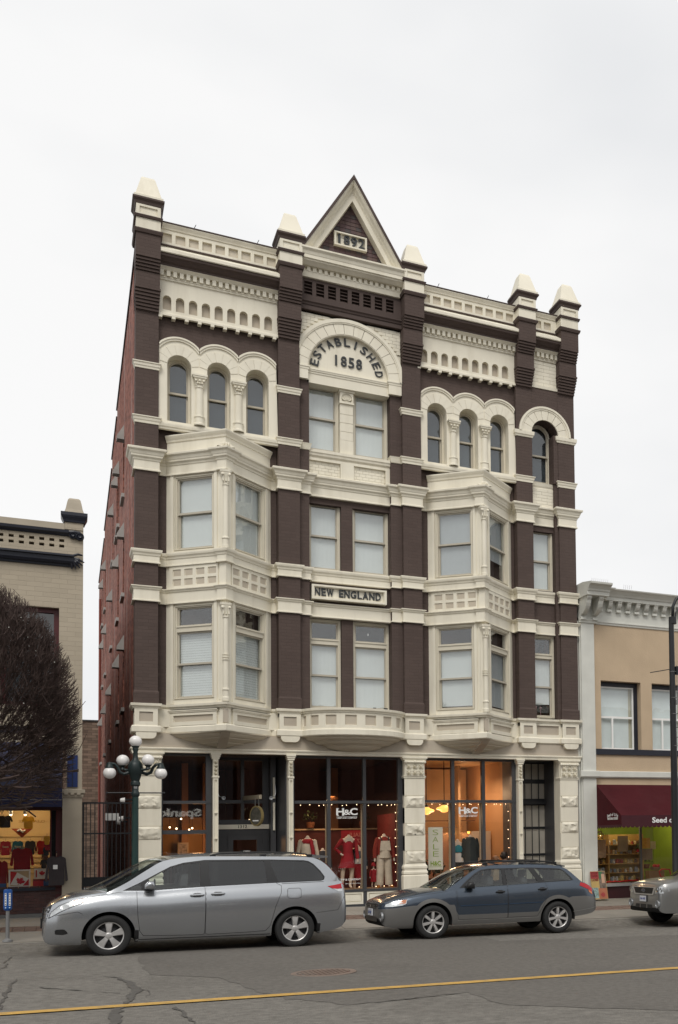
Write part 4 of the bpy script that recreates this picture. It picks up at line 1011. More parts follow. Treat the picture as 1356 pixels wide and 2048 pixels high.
def pier(x0, x1, k, seed):
    g = gz(x0, 0); P = node('pier', B, ((x0 + x1) / 2, 0, g)); y = .03
    s = MB(); s.box(x0, x1, y + .012, .45, g - .1, 4.0)
    s.build('core', CREAM, P)
    for i, (z0, z1) in enumerate(((2.722, 3.015), (3.025, 3.455), (2.32, 2.715), (1.625, 2.012), (2.018, 2.312), (1.315, 1.618))):
        if i in (0, 4, 5): rock(P, x0 + .025, x1 - .025, z0 + .005, z1 - .005, y, seed + i * 1.7)
        else: q = MB(); q.box(x0, x1, y, .3, z0, z1); q.build('smooth_block', CREAM, P)
    q = MB(); pth = [(x0, .4), (x0, y), (x1, y), (x1, .4)]
    q.run(pth, [(0, 1.02), (.045, 1.04), (.045, 1.09), (.025, 1.12), (.025, 1.16), (.04, 1.18), (.04, 1.23), (.01, 1.27), (0, 1.30)]); q.run(pth, [(0, g - .05), (.055, g - .05), (.055, .99), (.03, 1.02), (0, 1.03)]); q.build('base', CREAM, P)
    c = MB(); c.box(x0 + .015, x1 - .015, .0, .3, 3.52, 3.93)
    c.run([(x0, .3), (x0, y), (x1, y), (x1, .3)], [(0, 3.46), (.015, 3.465), (.02, 3.5), (.03, 3.51), (.01, 3.525), (0, 3.53)])
    c.run([(x0, .3), (x0, y), (x1, y), (x1, .3)], [(0, 3.92), (.03, 3.925), (.04, 3.96), (.06, 3.965), (.06, 4.0), (0, 4.0)])
    c.tube([(x0 + .01, -.02, 3.875), (x1 - .01, -.02, 3.875)], .028, 8)
    for xx in (x0 + .02, (x0 + x1) / 2, x1 - .02): c.sphere((xx, -.035, 3.875), .042, 10, 8)
    c.build('capital', CREAM, P)
    l = MB(); leaf_panel(l, x0 + .03, x1 - .03, 3.53, 3.85, .0, 3, 2); l.build('carving', CREAM, P)
    return P
pier(1.35, 1.89, 0, 1.3); pier(7.45, 7.975, 1, 5.2); pier(11.72, 12.25, 2, 9.4)
q = MB(); q.box(11.715, 12.2, .05, .44, gz(11.7, 0), 4.02); q.build('pier_return', CREAM, B)
def column(x0, x1):
    g = gz(x0, 0); P = node('shop_column', B, ((x0 + x1) / 2, 0, g)); y = .02
    s = MB(); s.box(x0 + .01, x1 - .01, y + .03, .3, g - .05, 4.0); s.prism(rect(x0 + .012, x1 - .012, 1.0, 3.42), y, y + .04, 'y', [rect(x0 + .035, x1 - .035, 1.5, 3.38)])
    s.box(x0, x1, y - .02, .2, g - .05, .98)
    s.build('shaft', CREAM, P)
    for z in (2.60, 2.0, 1.45): e = MB(); e.box(x0 + .025, x1 - .025, y - .012, y + .05, z, z + .022); e.build('bead', CREAM, P)
    q = MB()
    q.run([(x0 + .01, .2), (x0 + .01, y), (x1 - .01, y), (x1 - .01, .2)], [(0, 3.42), (.015, 3.43), (.02, 3.46), (0, 3.48)])
    q.build('neck_moulding', CREAM, P); q = MB()
    q.run([(x0 + .005, .2), (x0 + .005, y), (x1 - .005, y), (x1 - .005, .2)], [(0, 3.86), (.02, 3.87), (.02, 3.9), (.035, 3.92), (.035, 3.95), (.05, 3.96), (.05, 4.0), (0, 4.0)]); q.build('collar', CREAM, P)
    l = MB(); l.box(x0 + .012, x1 - .012, y + .0, .2, 3.48, 3.86); leaf_panel(l, x0 + .015, x1 - .015, 3.49, 3.84, y, 1, 4); l.build('leaf_capital', CREAM, P)
column(2.967, 3.10); column(4.644, 4.771); column(10.505, 10.642)

FY = .20   # face of the charcoal shop frames
def shopfront(x0, x1, mull, z0, zt, glass_from, name='shopfront', bulk=True):
    F = node(name, B, ((x0 + x1) / 2, FY, .3)); g = gz(x0, 0)
    f = MB(); st = .065
    f.box(x0, x0 + st * .6, FY, FY + .12, g, 4.0); f.box(x1 - st, x1, FY, FY + .12, g, 4.0); f.box(x0, x1, FY + .003, FY + .12, 3.94, 4.0)
    f.box(x0, x1, FY - .012, FY + .13, zt[0], zt[1]); f.box(x0, x1, FY - .02, FY + .14, z0 - .06, z0)
    for a, b_ in mull: f.box(a, b_, FY - .006, FY + .122, g, 4.0)
    f.box(x0, x1, FY - .03, FY + .12, g - .05, z0 - .37)
    f.build('frame', CHAR, F)
    edges = [x0 + st * .6] + [e for m in mull for e in m] + [x1 - st]
    bays = [(edges[i], edges[i + 1]) for i in range(0, len(edges), 2)]
    for a, b_ in bays:
        for z_, z2 in ((z0, zt[0]), (zt[1], 3.94)):
            q = MB(); q.add([(a, FY + .06, z_), (b_, FY + .06, z_), (b_, FY + .06, z2), (a, FY + .06, z2)], [(0, 1, 2, 3)]); q.build('pane', SHOPGL, F)
        if bulk:
            q = MB(); q.prism(rect(a + .01, b_ - .01, z0 - .365, z0 - .065), FY - .005, FY + .06, 'y', [rect(a + .05, b_ - .05, z0 - .31, z0 - .11)]); q.frustum((a + b_) / 2, 0, 0, 1, 0, 0, 0, 0) if False else None
            q.prism(rect(a + .07, b_ - .07, z0 - .29, z0 - .13), FY + .005, FY + .06, 'y'); q.box(a + .02, b_ - .02, FY + .025, FY + .08, z0 - .35, z0 - .08); q.build('bulkhead_panel', CREAM, F)
    return F
S1 = shopfront(1.89, 2.965, [], 1.0, (2.83, 2.90), 0, 'left_shopfront')
q = MB(); q.box(1.9, 2.96, FY - .004, FY + .124, 2.13, 2.22); q.box(2.84, 2.96, FY - .002, FY + .12, .4, 4.0); q.build('frame_bar', CHAR, S1)
S2 = shopfront(4.775, 7.45, [(5.585, 5.668), (6.455, 6.53)], .70, (2.83, 2.90), 0, 'middle_shopfront')
q = MB(); q.box(7.33, 7.45, FY - .004, FY + .12, .3, 4.0); q.build('frame_post', CHAR, S2)
S3 = shopfront(7.975, 10.50, [(8.73, 8.812), (9.556, 9.642)], .70, (2.845, 2.915), 0, 'right_shopfront')
q = MB(); q.box(10.39, 10.5, FY - .004, FY + .12, .2, 4.0); q.build('frame_post', CHAR, S3)
# white window lettering
def hc(F, x, z, sub=True):
    y = FY + .045
    for ch, dx_, w_ in (('H', -.165, .19), ('&', .0, .17), ('C', .165, .19)):
        text(ch, .24, (x + dx_, y, z + (0 if ch != '&' else -.012)), WHITE, F, .001, .007 if ch != '&' else .004, fit=(w_, .175 if ch != '&' else .13), name='letter')
    for dx_ in (-.235, -.11): 
        q = MB(); q.box(x + dx_ - .012, x + dx_ + .042, y - .001, y + .001, z + .078, z + .09); q.box(x + dx_ - .012, x + dx_ + .042, y - .001, y + .001, z - .09, z - .078); q.build('serif', WHITE, F)
    q = MB(); q.box(x - .25, x + .25, y - .001, y + .001, z - .118, z - .112); q.build('rule', WHITE, F)
    text('HEMP AND COMPANY', .05, (x, y, z - .148), WHITE, F, .001, .0008, fit=(.49, .034), name='line_of_lettering')
hc(S2, 6.07, 2.62); hc(S3, 9.19, 2.64)
text('HEMP & COMPANY', .08, (6.12, FY + .045, .945), WHITE, S2, .001, .001, fit=(.56, .05), name='line_of_lettering')
text('Open your mind to hemp', .05, (6.2, FY + .045, .85), WHITE, S2, .001, 0, fit=(.38, .035), name='line_of_lettering', shear=.3)
# ---------------------------------------------------------------- recessed shop door, number 1312
D_ = node('shop_entrance', B, (3.9, 1.2, .4)); y = 1.2
f = MB(); f.box(3.0, 3.43, y, y + .1, .4, 2.12); f.box(4.235, 4.5, y, y + .1, .4, 4.0); f.box(3.0, 4.5, y - .01, y + .1, 2.875, 2.956); f.box(3.0, 4.5, y - .005, y + .1, 2.36, 2.475); f.box(3.0, 4.5, y - .002, y + .1, 2.12, 2.24); f.box(3.735, 3.81, y - .003, y + .1, 2.47, 4.0); f.box(3.0, 4.5, y + .002, y + .1, 3.93, 4.02)
f.box(4.38, 4.5, y - .3, y, .4, 4.0)
f.prism([(4.50, 1.2), (4.63, .3), (4.70, .3), (4.6, 1.3)], .4, 4.02, 'z')
f.box(3.0, 3.1, .25, 1.2, .4, 4.0); f.build('frame', CHAR, D_)
q = MB(); q.box(4.43, 4.475, .86, .9, 2.2, 2.88); q.box(4.43, 4.475, .86, .9, 2.98, 3.5); q.build('trim_strip', CREAM, D_)
for a, b_, z0, z1 in ((3.02, 3.735, 2.956, 3.93), (3.81, 4.235, 2.956, 3.93), (3.02, 3.735, 2.475, 2.875), (3.81, 4.235, 2.475, 2.875)):
    q = MB(); q.add([(a, y + .05, z0), (b_, y + .05, z0), (b_, y + .05, z1), (a, y + .05, z1)], [(0, 1, 2, 3)]); q.build('pane', SHOPGL, D_)
q = MB(); q.box(3.06, 4.46, y - .03, y + .05, 2.245, 2.355); q.build('number_board', CREAM, D_)
text('1312', .1, (3.76, y - .036, 2.30), DARKLET, D_, .004, .0, fit=(.2, .075), name='number')
q = MB(); q.prism(rect(3.43, 4.235, .42, 2.12), y + .01, y + .06, 'y', [rect(3.56, 4.10, .6, 1.98)]); q.box(3.42, 3.44, y - .0, y + .06, .42, 2.12); dr = q.build('door', CHAR, D_)
q = MB(); q.add([(3.56, y + .035, .6), (4.10, y + .035, .6), (4.10, y + .035, 1.98), (3.56, y + .035, 1.98)], [(0, 1, 2, 3)]); q.build('door_pane', SHOPGL, D_)
q = MB(); q.tube([(4.17, y - .03, 1.15), (4.17, y - .05, 1.25), (4.17, y - .03, 1.35)], .012, 6); q.build('door_handle', mat('steel', (.4, .4, .4), .3, metal=1), D_)
OP = node('open_notice', B, (3.85, y, 1.72)); q = MB(); q.box(3.72, 3.97, y + .02, y + .03, 1.66, 1.73); q.build('notice_board', BLACK, OP); text('OPEN', .06, (3.87, y + .018, 1.695), WHITE, OP, .001, .002, fit=(.15, .042), name='lettering'); 
q = MB(); q.box(3.0, 4.7, .3, 1.2, .36, .40); q.build('doorstep', mat('doorstep_concrete', (.2, .19, .17), .8), D_)
q = MB(); q.box(2.95, 4.75, .25, 1.25, 4.0, 4.03); q.build('soffit', CHAR, D_)
# ---------------------------------------------------------------- dark panelled entrance on the right
E_ = node('panelled_entrance', B, (11.4, 1.1, .3)); y = 1.1; g = gz(11, 0)
f = MB(); hl = []; pan = []
for a, b_ in ((10.72, 10.9), (10.925, 11.105), (11.13, 11.308), (11.332, 11.512), (11.54, 11.712)):
    for z0, z1 in ((3.53, 3.96), (2.99, 3.41), (2.21, 2.80), (1.465, 2.14), (.72, 1.40)): hl.append(rect(a, b_, z0, z1)); pan.append((a, b_, z0, z1))
f.prism(rect(10.6, 11.72, g, 4.0), y, y + .08, 'y', hl); f.box(10.6, 11.72, y - .12, y - .01, 2.83, 2.905); f.build('door_frame', BLACK, E_)
PANE = mat('dusty_pane', (.37, .345, .295), .35, var=.12, vscale=2)
for a, b_, z0, z1 in pan:
    q = MB(); q.prism(rect(a, b_, z0, z1), y + .03, y + .05, 'y'); q.prism(rect(a, b_, z0, z1), y + .012, y + .032, 'y', [rect(a + .022, b_ - .022, z0 + .022, z1 - .022)]); q.build('pane', PANE, E_)
q = MB(); q.box(11.70, 11.74, .45, 1.2, g, 4.02); q.box(10.5, 10.645, .28, 1.2, g, 4.0); q.build('side_panel', CHAR, E_)
q = MB(); q.box(10.5, 11.75, .3, 1.2, 4.0, 4.03); q.build('soffit', CHAR, E_)
q = MB(); q.box(10.6, 11.75, .05, 1.2, g - .05, g + .01); q.build('doorstep', CONC, E_)
# ---------------------------------------------------------------- shop rooms
WOODF = mat('shop_floor', (.2, .11, .06), .5, var=.1)
def room(x0, x1, y0, y1, z0, z1, wm, cm, name, parent=None, fm=None):
    N_ = node(name, parent or B, ((x0 + x1) / 2, (y0 + y1) / 2, z0))
    q = MB(); q.box(x0, x1, y0, y1, z0 - .1, z0); q.build('floor', fm or WOODF, N_)
    q = MB(); q.box(x0, x1, y0, y1, z1, z1 + .1); q.build('ceiling', cm, N_)
    q = MB(); q.box(x0, x1, y1, y1 + .1, z0, z1); q.build('back_wall', wm, N_)
    q = MB(); q.box(x0 - .1, x0, y0, y1, z0, z1); q.build('room_wall', wm, N_); q = MB(); q.box(x1, x1 + .1, y0, y1, z0, z1); q.build('room_wall', wm, N_)
    return N_
REDW = mat('dark_red_wall', (.085, .036, .026), .7, var=.15, vscale=1.2)
ORW = mat('orange_wall', (.44, .25, .12), .7, var=.08, vscale=.8)
DKC = mat('dark_ceiling', (.06, .045, .04), .8, var=.2)
A1 = room(1.9, 7.60, .34, 6.5, .5, 4.05, REDW, DKC, 'clothes_shop')
A2 = room(7.72, 10.55, .34, 5.0, .5, 4.05, ORW, mat('warm_ceiling', (.5, .33, .17), .7, var=.05), 'bright_shop')
# wooden pillars, shelf ledge and back partition seen through the glass
q = MB(); q.box(4.75, 7.55, 3.2, 3.3, .5, 2.22); q.build('partition', mat('maroon_partition', (.075, .016, .018), .7, var=.1), A1); q = MB(); q.box(4.0, 7.55, 3.15, 3.35, 2.22, 2.26); q.build('ledge', mat('pale_wood', (.4, .3, .2), .6), A1)
q = MB(); q.box(2.6, 2.75, 3.4, 3.55, .5, 4.0); q.box(3.1, 3.2, 3.4, 3.55, .5, 4.0); q.box(6.55, 6.75, 4.4, 4.6, .5, 4.0); q.build('pillar', mat('orange_pillar', (.3, .14, .06), .6), A1)
q = MB(); q.box(1.95, 3.4, 3.6, 3.7, .5, 2.6); q.build('rear_partition', mat('amber_wall', (.36, .19, .07), .7, var=.1), A1)
q = MB(); q.box(7.38, 7.44, .6, 2.5, .7, 2.6); q.build('red_curtain', mat('red_cloth', (.12, .01, .012), .8), A1)
q = MB(); q.box(4.8, 7.45, .32, 1.3, .5, .70); q.box(8.0, 10.5, .32, 1.2, .5, .70); q.build('display_platform', mat('platform_wood', (.25, .17, .11), .5), A1)
q = MB(); q.box(7.72, 10.54, 3.3, 3.36, .5, 2.10); q.build('wainscot', mat('mauve_wall', (.36, .22, .16), .6, var=.05), A2)
q = MB(); q.box(7.72, 10.4, 3.24, 3.36, 2.43, 2.455); q.build('picture_rail', mat('dark_wood', (.12, .06, .03), .5), A2)
q = MB(); q.box(9.95, 10.5, 2.2, 2.26, .5, 2.12); q.build('white_board', mat('pale_board', (.6, .52, .42), .6), A2)
q = MB(); q.box(9.7, 9.76, 2.6, 3.3, .5, 4.0); q.box(9.2, 10.5, 4.3, 4.4, .5, 4.0); q.build('screen_wall', mat('pale_orange_wall', (.55, .36, .2), .7, var=.06), A2)
def lamp(name, loc, e, col=(1, .62, .3), size=.15):
    l = bpy.data.lights.new(name, 'POINT'); l.energy = e; l.color = col; l.shadow_soft_size = size; o = bpy.data.objects.new(name, l); COL.objects.link(o); o.location = loc; return o
def panel(name, loc, e, col=(1, .66, .36), size=.5):
    l = bpy.data.lights.new(name, 'AREA'); l.energy = e; l.color = col; l.size = size; o = bpy.data.objects.new(name, l); COL.objects.link(o); o.location = loc; return o
panel('shop_light', (5.3, 1.35, 2.95), 13); panel('shop_light', (6.7, 1.35, 2.95), 13); panel('shop_light', (5.8, 2.6, 3.0), 16, (1, .55, .26)); lamp('shop_light', (2.9, 2.6, 1.9), 13, (1, .5, .2)); panel('shop_light', (6.4, 4.6, 3.2), 10, (1, .55, .26))
lamp('shop_light', (8.64, 1.6, 2.55), 20, (1, .62, .32)); panel('shop_light', (9.6, 1.7, 3.6), 34, (1, .66, .4)); lamp('shop_light', (9.9, 3.0, 3.2), 16, (1, .64, .36))
for x in (8.95, 9.41, 10.24): lamp('wall_light', (x * 1.07, 3.12, 2.08), 1.6, (1, .6, .22), .03)
# ---------------------------------------------------------------- left neighbour: tan painted brick with navy mouldings
LBK = mat('tan_painted_brick', (0.40, 0.345, 0.265), 0.7, spec=0.2, var=0.02, vscale=1.0, bump=0.12, bscale=40, brick=('X', 0.31, 0.105, 0.9, 0.5), dirt=0.25, dirt_col=(0.28, 0.24, 0.18), dscale=0.9)
LSM = mat('tan_stucco', (0.38, 0.33, 0.255), 0.65, var=0.06, dirt=0.25, dirt_col=(0.24, 0.2, 0.15))
NAVY = mat('navy_black_paint', (0.018, 0.02, 0.03), 0.4, var=0.1)
BLUE = mat('blue_canvas', (0.02, 0.022, 0.052), 0.75, var=0.12, vscale=1.5, bump=0.1)
MAROON = mat('maroon_frame', (0.075, 0.014, 0.016), 0.45, var=0.08)
LB = thing('brick_shop_building', (0.1, 0, gz(0, 0)), 'tan painted brick shop building with navy mouldings and blue awning left of the hotel', 'building')
LXR = .305; g = gz(0, 0)
s = MB()
hl = []
for i in range(40):
    for z in (8.48, 8.603): hl.append(rect(-.16 - .19 * i, -.065 - .19 * i, z, z + .063))
hl += [rect(-1.25 - 1.75 * k, -.152 - 1.75 * k, 4.95, 7.13) for k in range(5)]
s.prism(rect(-9.8, LXR, 4.0, 8.98), 0, .3, 'y', hl); s.box(.0, LXR, .0, .3, 2.9, 4.0)
s.box(-9.8, -9.5, .3, 14, 0, 8.9); s.box(LXR - .25, LXR - .01, .3, 22, 0, 8.6); s.build('wall', LBK, LB)
s = MB(); s.box(-9.8, LXR - .26, .3, 22, 8.3, 8.4); s.box(-9.8, LXR - .3, .35, .4, 8.4, 8.75); s.build('roof', ROOFM, LB)
s = MB(); s.box(-9.8, -.06, -.02, .3, 8.86, 9.02); s.build('parapet_cap', LSM, LB)
s = MB(); s.run([(-9.8, 0), (.02, 0)], [(-.02, 8.735), (.03, 8.74), (.05, 8.77), (.1, 8.80), (.11, 8.86), (-.02, 8.88)])
for x, z, r_ in ((.10, 8.76, .075), (.235, 8.745, .085)): s.lathe((x, -.03, z), [(0, -.06), (r_ * .4, -.07), (r_ * .5, -.03), (r_ * .8, -.055), (r_, -.04), (r_, .04)], 14, 'y')
s.tube([(.02, -.04, 8.83), (.12, -.05, 8.84), (.22, -.05, 8.83), (.29, -.04, 8.77)], .035, 8); s.build('upper_moulding', NAVY, LB)
s = MB(); s.run([(-9.8, 0), (.12, 0)], [(-.02, 8.05), (.04, 8.055), (.05, 8.1), (.1, 8.11), (.14, 8.16), (.15, 8.24), (.2, 8.26), (.2, 8.30), (-.02, 8.32)])
for k in range(5):
    t = R(-15 - 22 * k); s.tube([(.10, -.06, 8.25), (.10 + .11 * math.cos(t), -.09, 8.25 + .11 * math.sin(t)), (.10 + .23 * math.cos(t * .9), -.05, 8.25 + .23 * math.sin(t * .9) - .02)], [.03, .035, .012], 6)
s.tube([(.1, -.07, 8.30), (.2, -.08, 8.34), (.29, -.06, 8.33)], [.03, .03, .02], 6); s.build('lower_moulding', NAVY, LB)
s = MB(); s.box(-.055, LXR, -.02, .28, 8.9, 9.06); s.build('parapet_block', LBK, LB)
s = MB(); s.run([(-.06, .3), (-.06, -.03), (LXR + .005, -.03), (LXR + .005, .3)], [(-.02, 9.05), (.02, 9.06), (.03, 9.10), (.06, 9.16), (.075, 9.2), (.075, 9.27), (-.05, 9.30)]); s.build('cap_moulding', NAVY, LB)
s = MB(); s.loft([[(.125 + a * w_, .12 + b_ * w_ * .9, z) for a, b_ in ((-1, -1), (1, -1), (1, 1), (-1, 1))] for w_, z in ((.19, 9.28), (.165, 9.36), (.14, 9.5), (.12, 9.58), (.09, 9.615), (.04, 9.62))]); s.build('finial', LSM, LB)
for k in range(5):
    x0, x1 = -1.25 - 1.75 * k, -.152 - 1.75 * k
    q = MB(); q.prism(rect(x0, x1, 4.95, 7.13), .14, .22, 'y', [rect(x0 + .1, x1 - .1, 5.05, 5.98), rect(x0 + .1, x1 - .1, 6.05, 7.03)]); f = q.build('window', MAROON, LB)
    q = MB(); q.add([(x0 + .1, .2, 5.0), (x1 - .1, .2, 5.0), (x1 - .1, .2, 7.05), (x0 + .1, .2, 7.05)], [(0, 1, 2, 3)]); q.build('pane', DGLASS, f)
    q = MB(); q.box(x0, x1, .5, .55, 4.9, 7.2); q.build('blind', mat('grey_curtain', (.25, .27, .28), .8), f)
    q = MB(); q.box(x0 - .06, x1 + .06, -.05, .2, 4.87, 4.95); q.build('sill', LSM, f)
q = MB(); q.box(-9.8, -.0, -.03, .2, 4.35, 4.5); q.build('string_course', NAVY, LB)
# end pier
s = MB(); s.box(-.065, LXR, -.05, .3, g + .45, 2.97); s.box(.0, LXR, -.03, .3, 3.1, 4.1); s.build('pier', LSM, LB)
s = MB(); s.run([(-.065, .2), (-.065, -.05), (LXR, -.05), (LXR, .2)], [(-.02, g - .05), (.02, g - .05), (.02, g + .44), (-.02, g + .48)]); s.build('pier_base', LSM, LB)
s = MB(); s.box(.02, .22, -.06, .1, 3.19, 3.89); s.build('panel', mat('blue_tile', (.02, .035, .12), .35), LB); s = MB(); s.box(.115, .13, -.075, .0, 3.19, 3.89); s.build('panel_rib', NAVY, LB)
s = MB(); s.run([(-.065, .2), (-.065, -.05), (LXR, -.05), (LXR, .2)], [(-.02, 2.95), (.02, 2.96), (.03, 3.0), (.03, 3.02), (.06, 3.06), (.06, 3.13), (-.02, 3.15)])
for x in (.0, .12, .24): s.box(x - .035, x + .035, -.12, -.04, 3.02, 3.08)
s.build('pier_cap', LSM, LB)
# awning
AW_ = node('awning', LB, (-4, -1, 3.1)); p = 1.05
s = MB(); s.add([(-9.6, -.0, 4.15), (-.075, -.0, 4.15), (-.075, -p, 3.13), (-9.6, -p, 3.13)], [(0, 1, 2, 3)]); s.add([(-.075, 0, 4.15), (-.075, -p, 3.13), (-.075, 0, 3.13)], [(0, 1, 2)]); s.build('canopy', BLUE, AW_, fix=False)
s = MB(); s.box(-9.6, -.072, -p - .012, -p + .0, 2.72, 3.13); s.box(-.084, -.072, -p, -.05, 2.72, 3.12); s.build('valance', mat('navy_canvas', (.012, .014, .05), .75, var=.1), AW_)
s = MB(); s.box(-9.6, -.073, -p - .016, -p - .012, 2.865, 2.872); s.build('piping', mat('pale_trim', (.35, .33, .3)), AW_)
for x in np.arange(-9.6, -.05, 1.9): q = MB(); q.tube([(x, -.0, 4.13), (x, -p, 3.11)], .015, 6); q.tube([(x, 0, 3.13), (x, -p, 3.11)], .012, 6); q.build('awning_arm', BLACK, AW_)
# shop front
SF = node('souvenir_shopfront', LB, (-2, .1, g))
s = MB(); s.box(-9.6, -.065, .05, .3, 2.69, 4.0); s.build('signboard', mat('dark_red_board', (.05, .012, .012), .5), SF)
s = MB(); s.box(-.19, -.068, .06, .3, g, 2.7); s.box(-.30, -.27, .10, .3, 1.0, 2.69); s.build('door_frame', MAROON, SF)
s = MB(); s.box(-.272, -.19, .24, .3, g, 2.7); s.build('dark_return', BLACK, SF)
s = MB(); s.box(-9.6, -.19, .02, .3, .955, 1.02); s.build('sill', NAVY, SF)
s = MB(); s.add([(-9.6, .16, 1.02), (-.3, .16, 1.02), (-.3, .16, 2.69), (-9.6, .16, 2.69)], [(0, 1, 2, 3)]); s.build('pane', SHOPGL, SF)
s = MB(); s.box(-9.6, -.07, -.10, .3, g - .08, g + .08); s.build('plinth_step', mat('grey_step', (.13, .13, .125), .8, var=.1, dirt=.4), SF)
s = MB(); s.box(-9.6, -.07, .075, .3, g + .06, .96); s.build('mortar', mat('mortar', (.1, .085, .08), .9), SF)
BRK = [mat('brick_red_%s' % n_, c_, .75, var=.15, vscale=9, bump=.2) for n_, c_ in (('dark', (.065, .032, .03)), ('mid', (.085, .04, .035)), ('brown', (.075, .04, .036)))]
b0 = MB(); b0.box(0, .19, 0, .04, 0, .058); bme = []
for m_ in BRK: bme.append(b0.mesh('brick', m_))
for r_ in range(9):
    for i in range(17):
        o = bpy.data.objects.new('brick', rnd.choice(bme)); COL.objects.link(o); o.parent = SF; x = -.275 - .20 * i - (.1 if r_ % 2 else 0)
        o.location = Vector((x, .06 + rnd.uniform(-.002, .002), g + .085 + .0655 * r_)) - ORG[SF]
SR = room(-7, -.27, .3, 1.9, .95, 2.95, mat('cream_shop_wall', (.66, .50, .27), .7, var=.05), mat('cream_ceiling', (.6, .5, .32), .7), 'souvenir_room', LB)
q = MB()
for k in range(8): q.box(-6.9, -.3, 1.87, 1.9, 1.3 + .12 * k, 1.31 + .12 * k)
q.build('slat_wall', mat('slat_groove', (.35, .24, .11), .7), SR)
lamp('souvenir_light', (-.75, .75, 2.75), 13, (1, .75, .42), .08); lamp('souvenir_light', (-1.6, .75, 2.75), 13, (1, .75, .42), .08)

# ---------------------------------------------------------------- brick wall closing the alley, and the alley gate
AL = thing('alley_end_wall', (1.0, 32.2, gz(1, 0)), 'dark brown brick wall closing the narrow alley behind the iron gate', 'wall')
s = MB(); s.box(-1.5, 1.36, 32.2, 32.6, 0, 8.05); s.build('brickwork', mat('sooty_brick', (.19, .135, .1), .85, var=.16, vscale=2, bump=.3, bscale=12, brick=('X', .36, .125, .45, 1.0), dirt=.7, dirt_col=(.05, .045, .04), dscale=.5, streak=.5), AL)
s = MB(); s.box(-1.5, 1.36, 32.15, 32.6, 8.05, 8.12); s.build('coping', mat('dark_coping', (.05, .05, .05), .8), AL)
GT = thing('iron_gate', (.8, .15, gz(.8, 0)), 'black iron bar gate across the alley between the tan shop and the hotel', 'gate')
s = MB(); g2 = gz(.8, 0)
s.box(.315, .355, .13, .17, g2, 2.86); s.box(1.285, 1.32, .13, .17, g2, 2.86)
for z in (2.83, 2.15, 1.17, .55): s.box(.32, 1.32, .135, .165, z, z + .035)
s.box(.32, 1.32, .14, .16, 1.0, 1.2); s.build('gate_frame', BLACK, GT)
for i in range(11):
    q = MB(); x = .39 + .085 * i; q.box(x - .009, x + .009, .141, .159, g2 + .05, 2.84); q.build('bar', BLACK, GT)
q = MB(); q.box(1.16, 1.22, .11, .14, 1.04, 1.16); q.build('lock_box', mat('steel', (.4, .4, .4)), GT)
nb = thing('notice_board', (.93, .6, 2.55), 'small white notice hanging behind the alley gate bars', 'notice'); q = MB(); q.box(.78, 1.05, .58, .6, 2.47, 2.63); q.build('board', mat('grey_board', (.5, .5, .48), .6), nb)
dp = thing('drainpipe', (1.25, 27, .4), 'rusty red drainpipe running down the side wall inside the alley', 'pipe'); q = MB(); q.tube([(1.28, 27, .3), (1.28, 27, 13.0)], .05, 8); q.build('pipe', mat('red_pipe', (.2, .05, .035), .6), dp)
for i, (y, z) in enumerate(((.8, 2.95), (1.6, 2.55), (3.2, 2.5))):
    t = thing('flood_light', (1.3, y, z), ('white flood light on the alley side wall, nearest the street lamp', 'white flood light on the alley side wall, second from the street', 'white flood light on the alley side wall, furthest into the alley')[i], 'light', 'flood lights on the alley wall')
    q = MB(); q.box(1.16, 1.34, y - .02, y + .02, z - .02, z + .02); q.build('arm', BLACK, t); q = MB(); q.lathe((1.13, y, z - .02), [(.02, -.05), (.05, -.04), (.07, .05), (.0, .05)], 10, 'x'); q.build('lamp_head', WHITE, t)

# ---------------------------------------------------------------- right neighbour: peach stucco over a shop with a maroon awning
PEACH = mat('peach_stucco', (0.50, 0.385, 0.265), 0.75, spec=.15, var=0.06, vscale=1.5, bump=0.3, bscale=45, dirt=0.3, dirt_col=(.38, .29, .20), dscale=0.8, streak=0.3)
OFFW = mat('off_white_paint', (0.60, 0.60, 0.55), 0.55, var=0.05, bump=0.04, dirt=0.3, dirt_col=(0.42, 0.41, 0.36), dscale=1.0, streak=0.3)
MARC = mat('maroon_canvas', (0.056, 0.0095, 0.0125), 0.85, spec=.1, var=0.16, vscale=1.2, bump=0.25, bscale=7, dirt=.4, dirt_col=(.075, .024, .026), dscale=1.1)
RB = thing('stucco_shop_building', (14, 0, gz(14, 0)), 'peach stucco shop building with white cornice and maroon awning right of the hotel', 'building')
gr = gz(13, 0)
s = MB(); W0, W1 = 12.34, 22.0
wins = [(13.02 + 1.62 * k, 14.28 + 1.62 * k) for k in range(5)]
s.prism(rect(12.7, W1, 3.0, 8.0), .08, .4, 'y', [rect(a, b_, 4.33, 6.27) for a, b_ in wins])
s.box(12.36, 12.7, .08, .4, gr, 8.0); s.box(W1 - .3, W1, .4, 12, 0, 8.6); s.box(12.36, 12.6, .4, 12, 0, 8.6); s.build('wall', PEACH, RB); s = MB(); s.box(12.297, 12.37, .09, .4, gr, 7.9); s.build('joint_strip', OFFW, RB)
s = MB(); s.box(12.6, 21.7, .4, 12, 8.3, 8.4); s.build('roof', ROOFM, RB)
s = MB(); s.box(12.40, 12.80, .0, .3, gr - .05, 8.0); s.box(12.36, 12.42, .04, .3, gr - .05, 8.0); s.box(12.385, 12.875, -.04, .3, gr - .05, gr + .33); s.build('end_pilaster', OFFW, RB)
cn = MB()
cn.box(12.80, W1, .07, .4, 7.90, 8.62); cn.box(12.37, 12.85, -.02, .4, 7.90, 8.62)
cn.run([(12.34, -.02), (12.86, -.02), (12.86, .07), (W1, .07)], [(-.02, 7.83), (.02, 7.84), (.03, 7.89), (.05, 7.90), (.05, 7.93), (-.02, 7.95)])
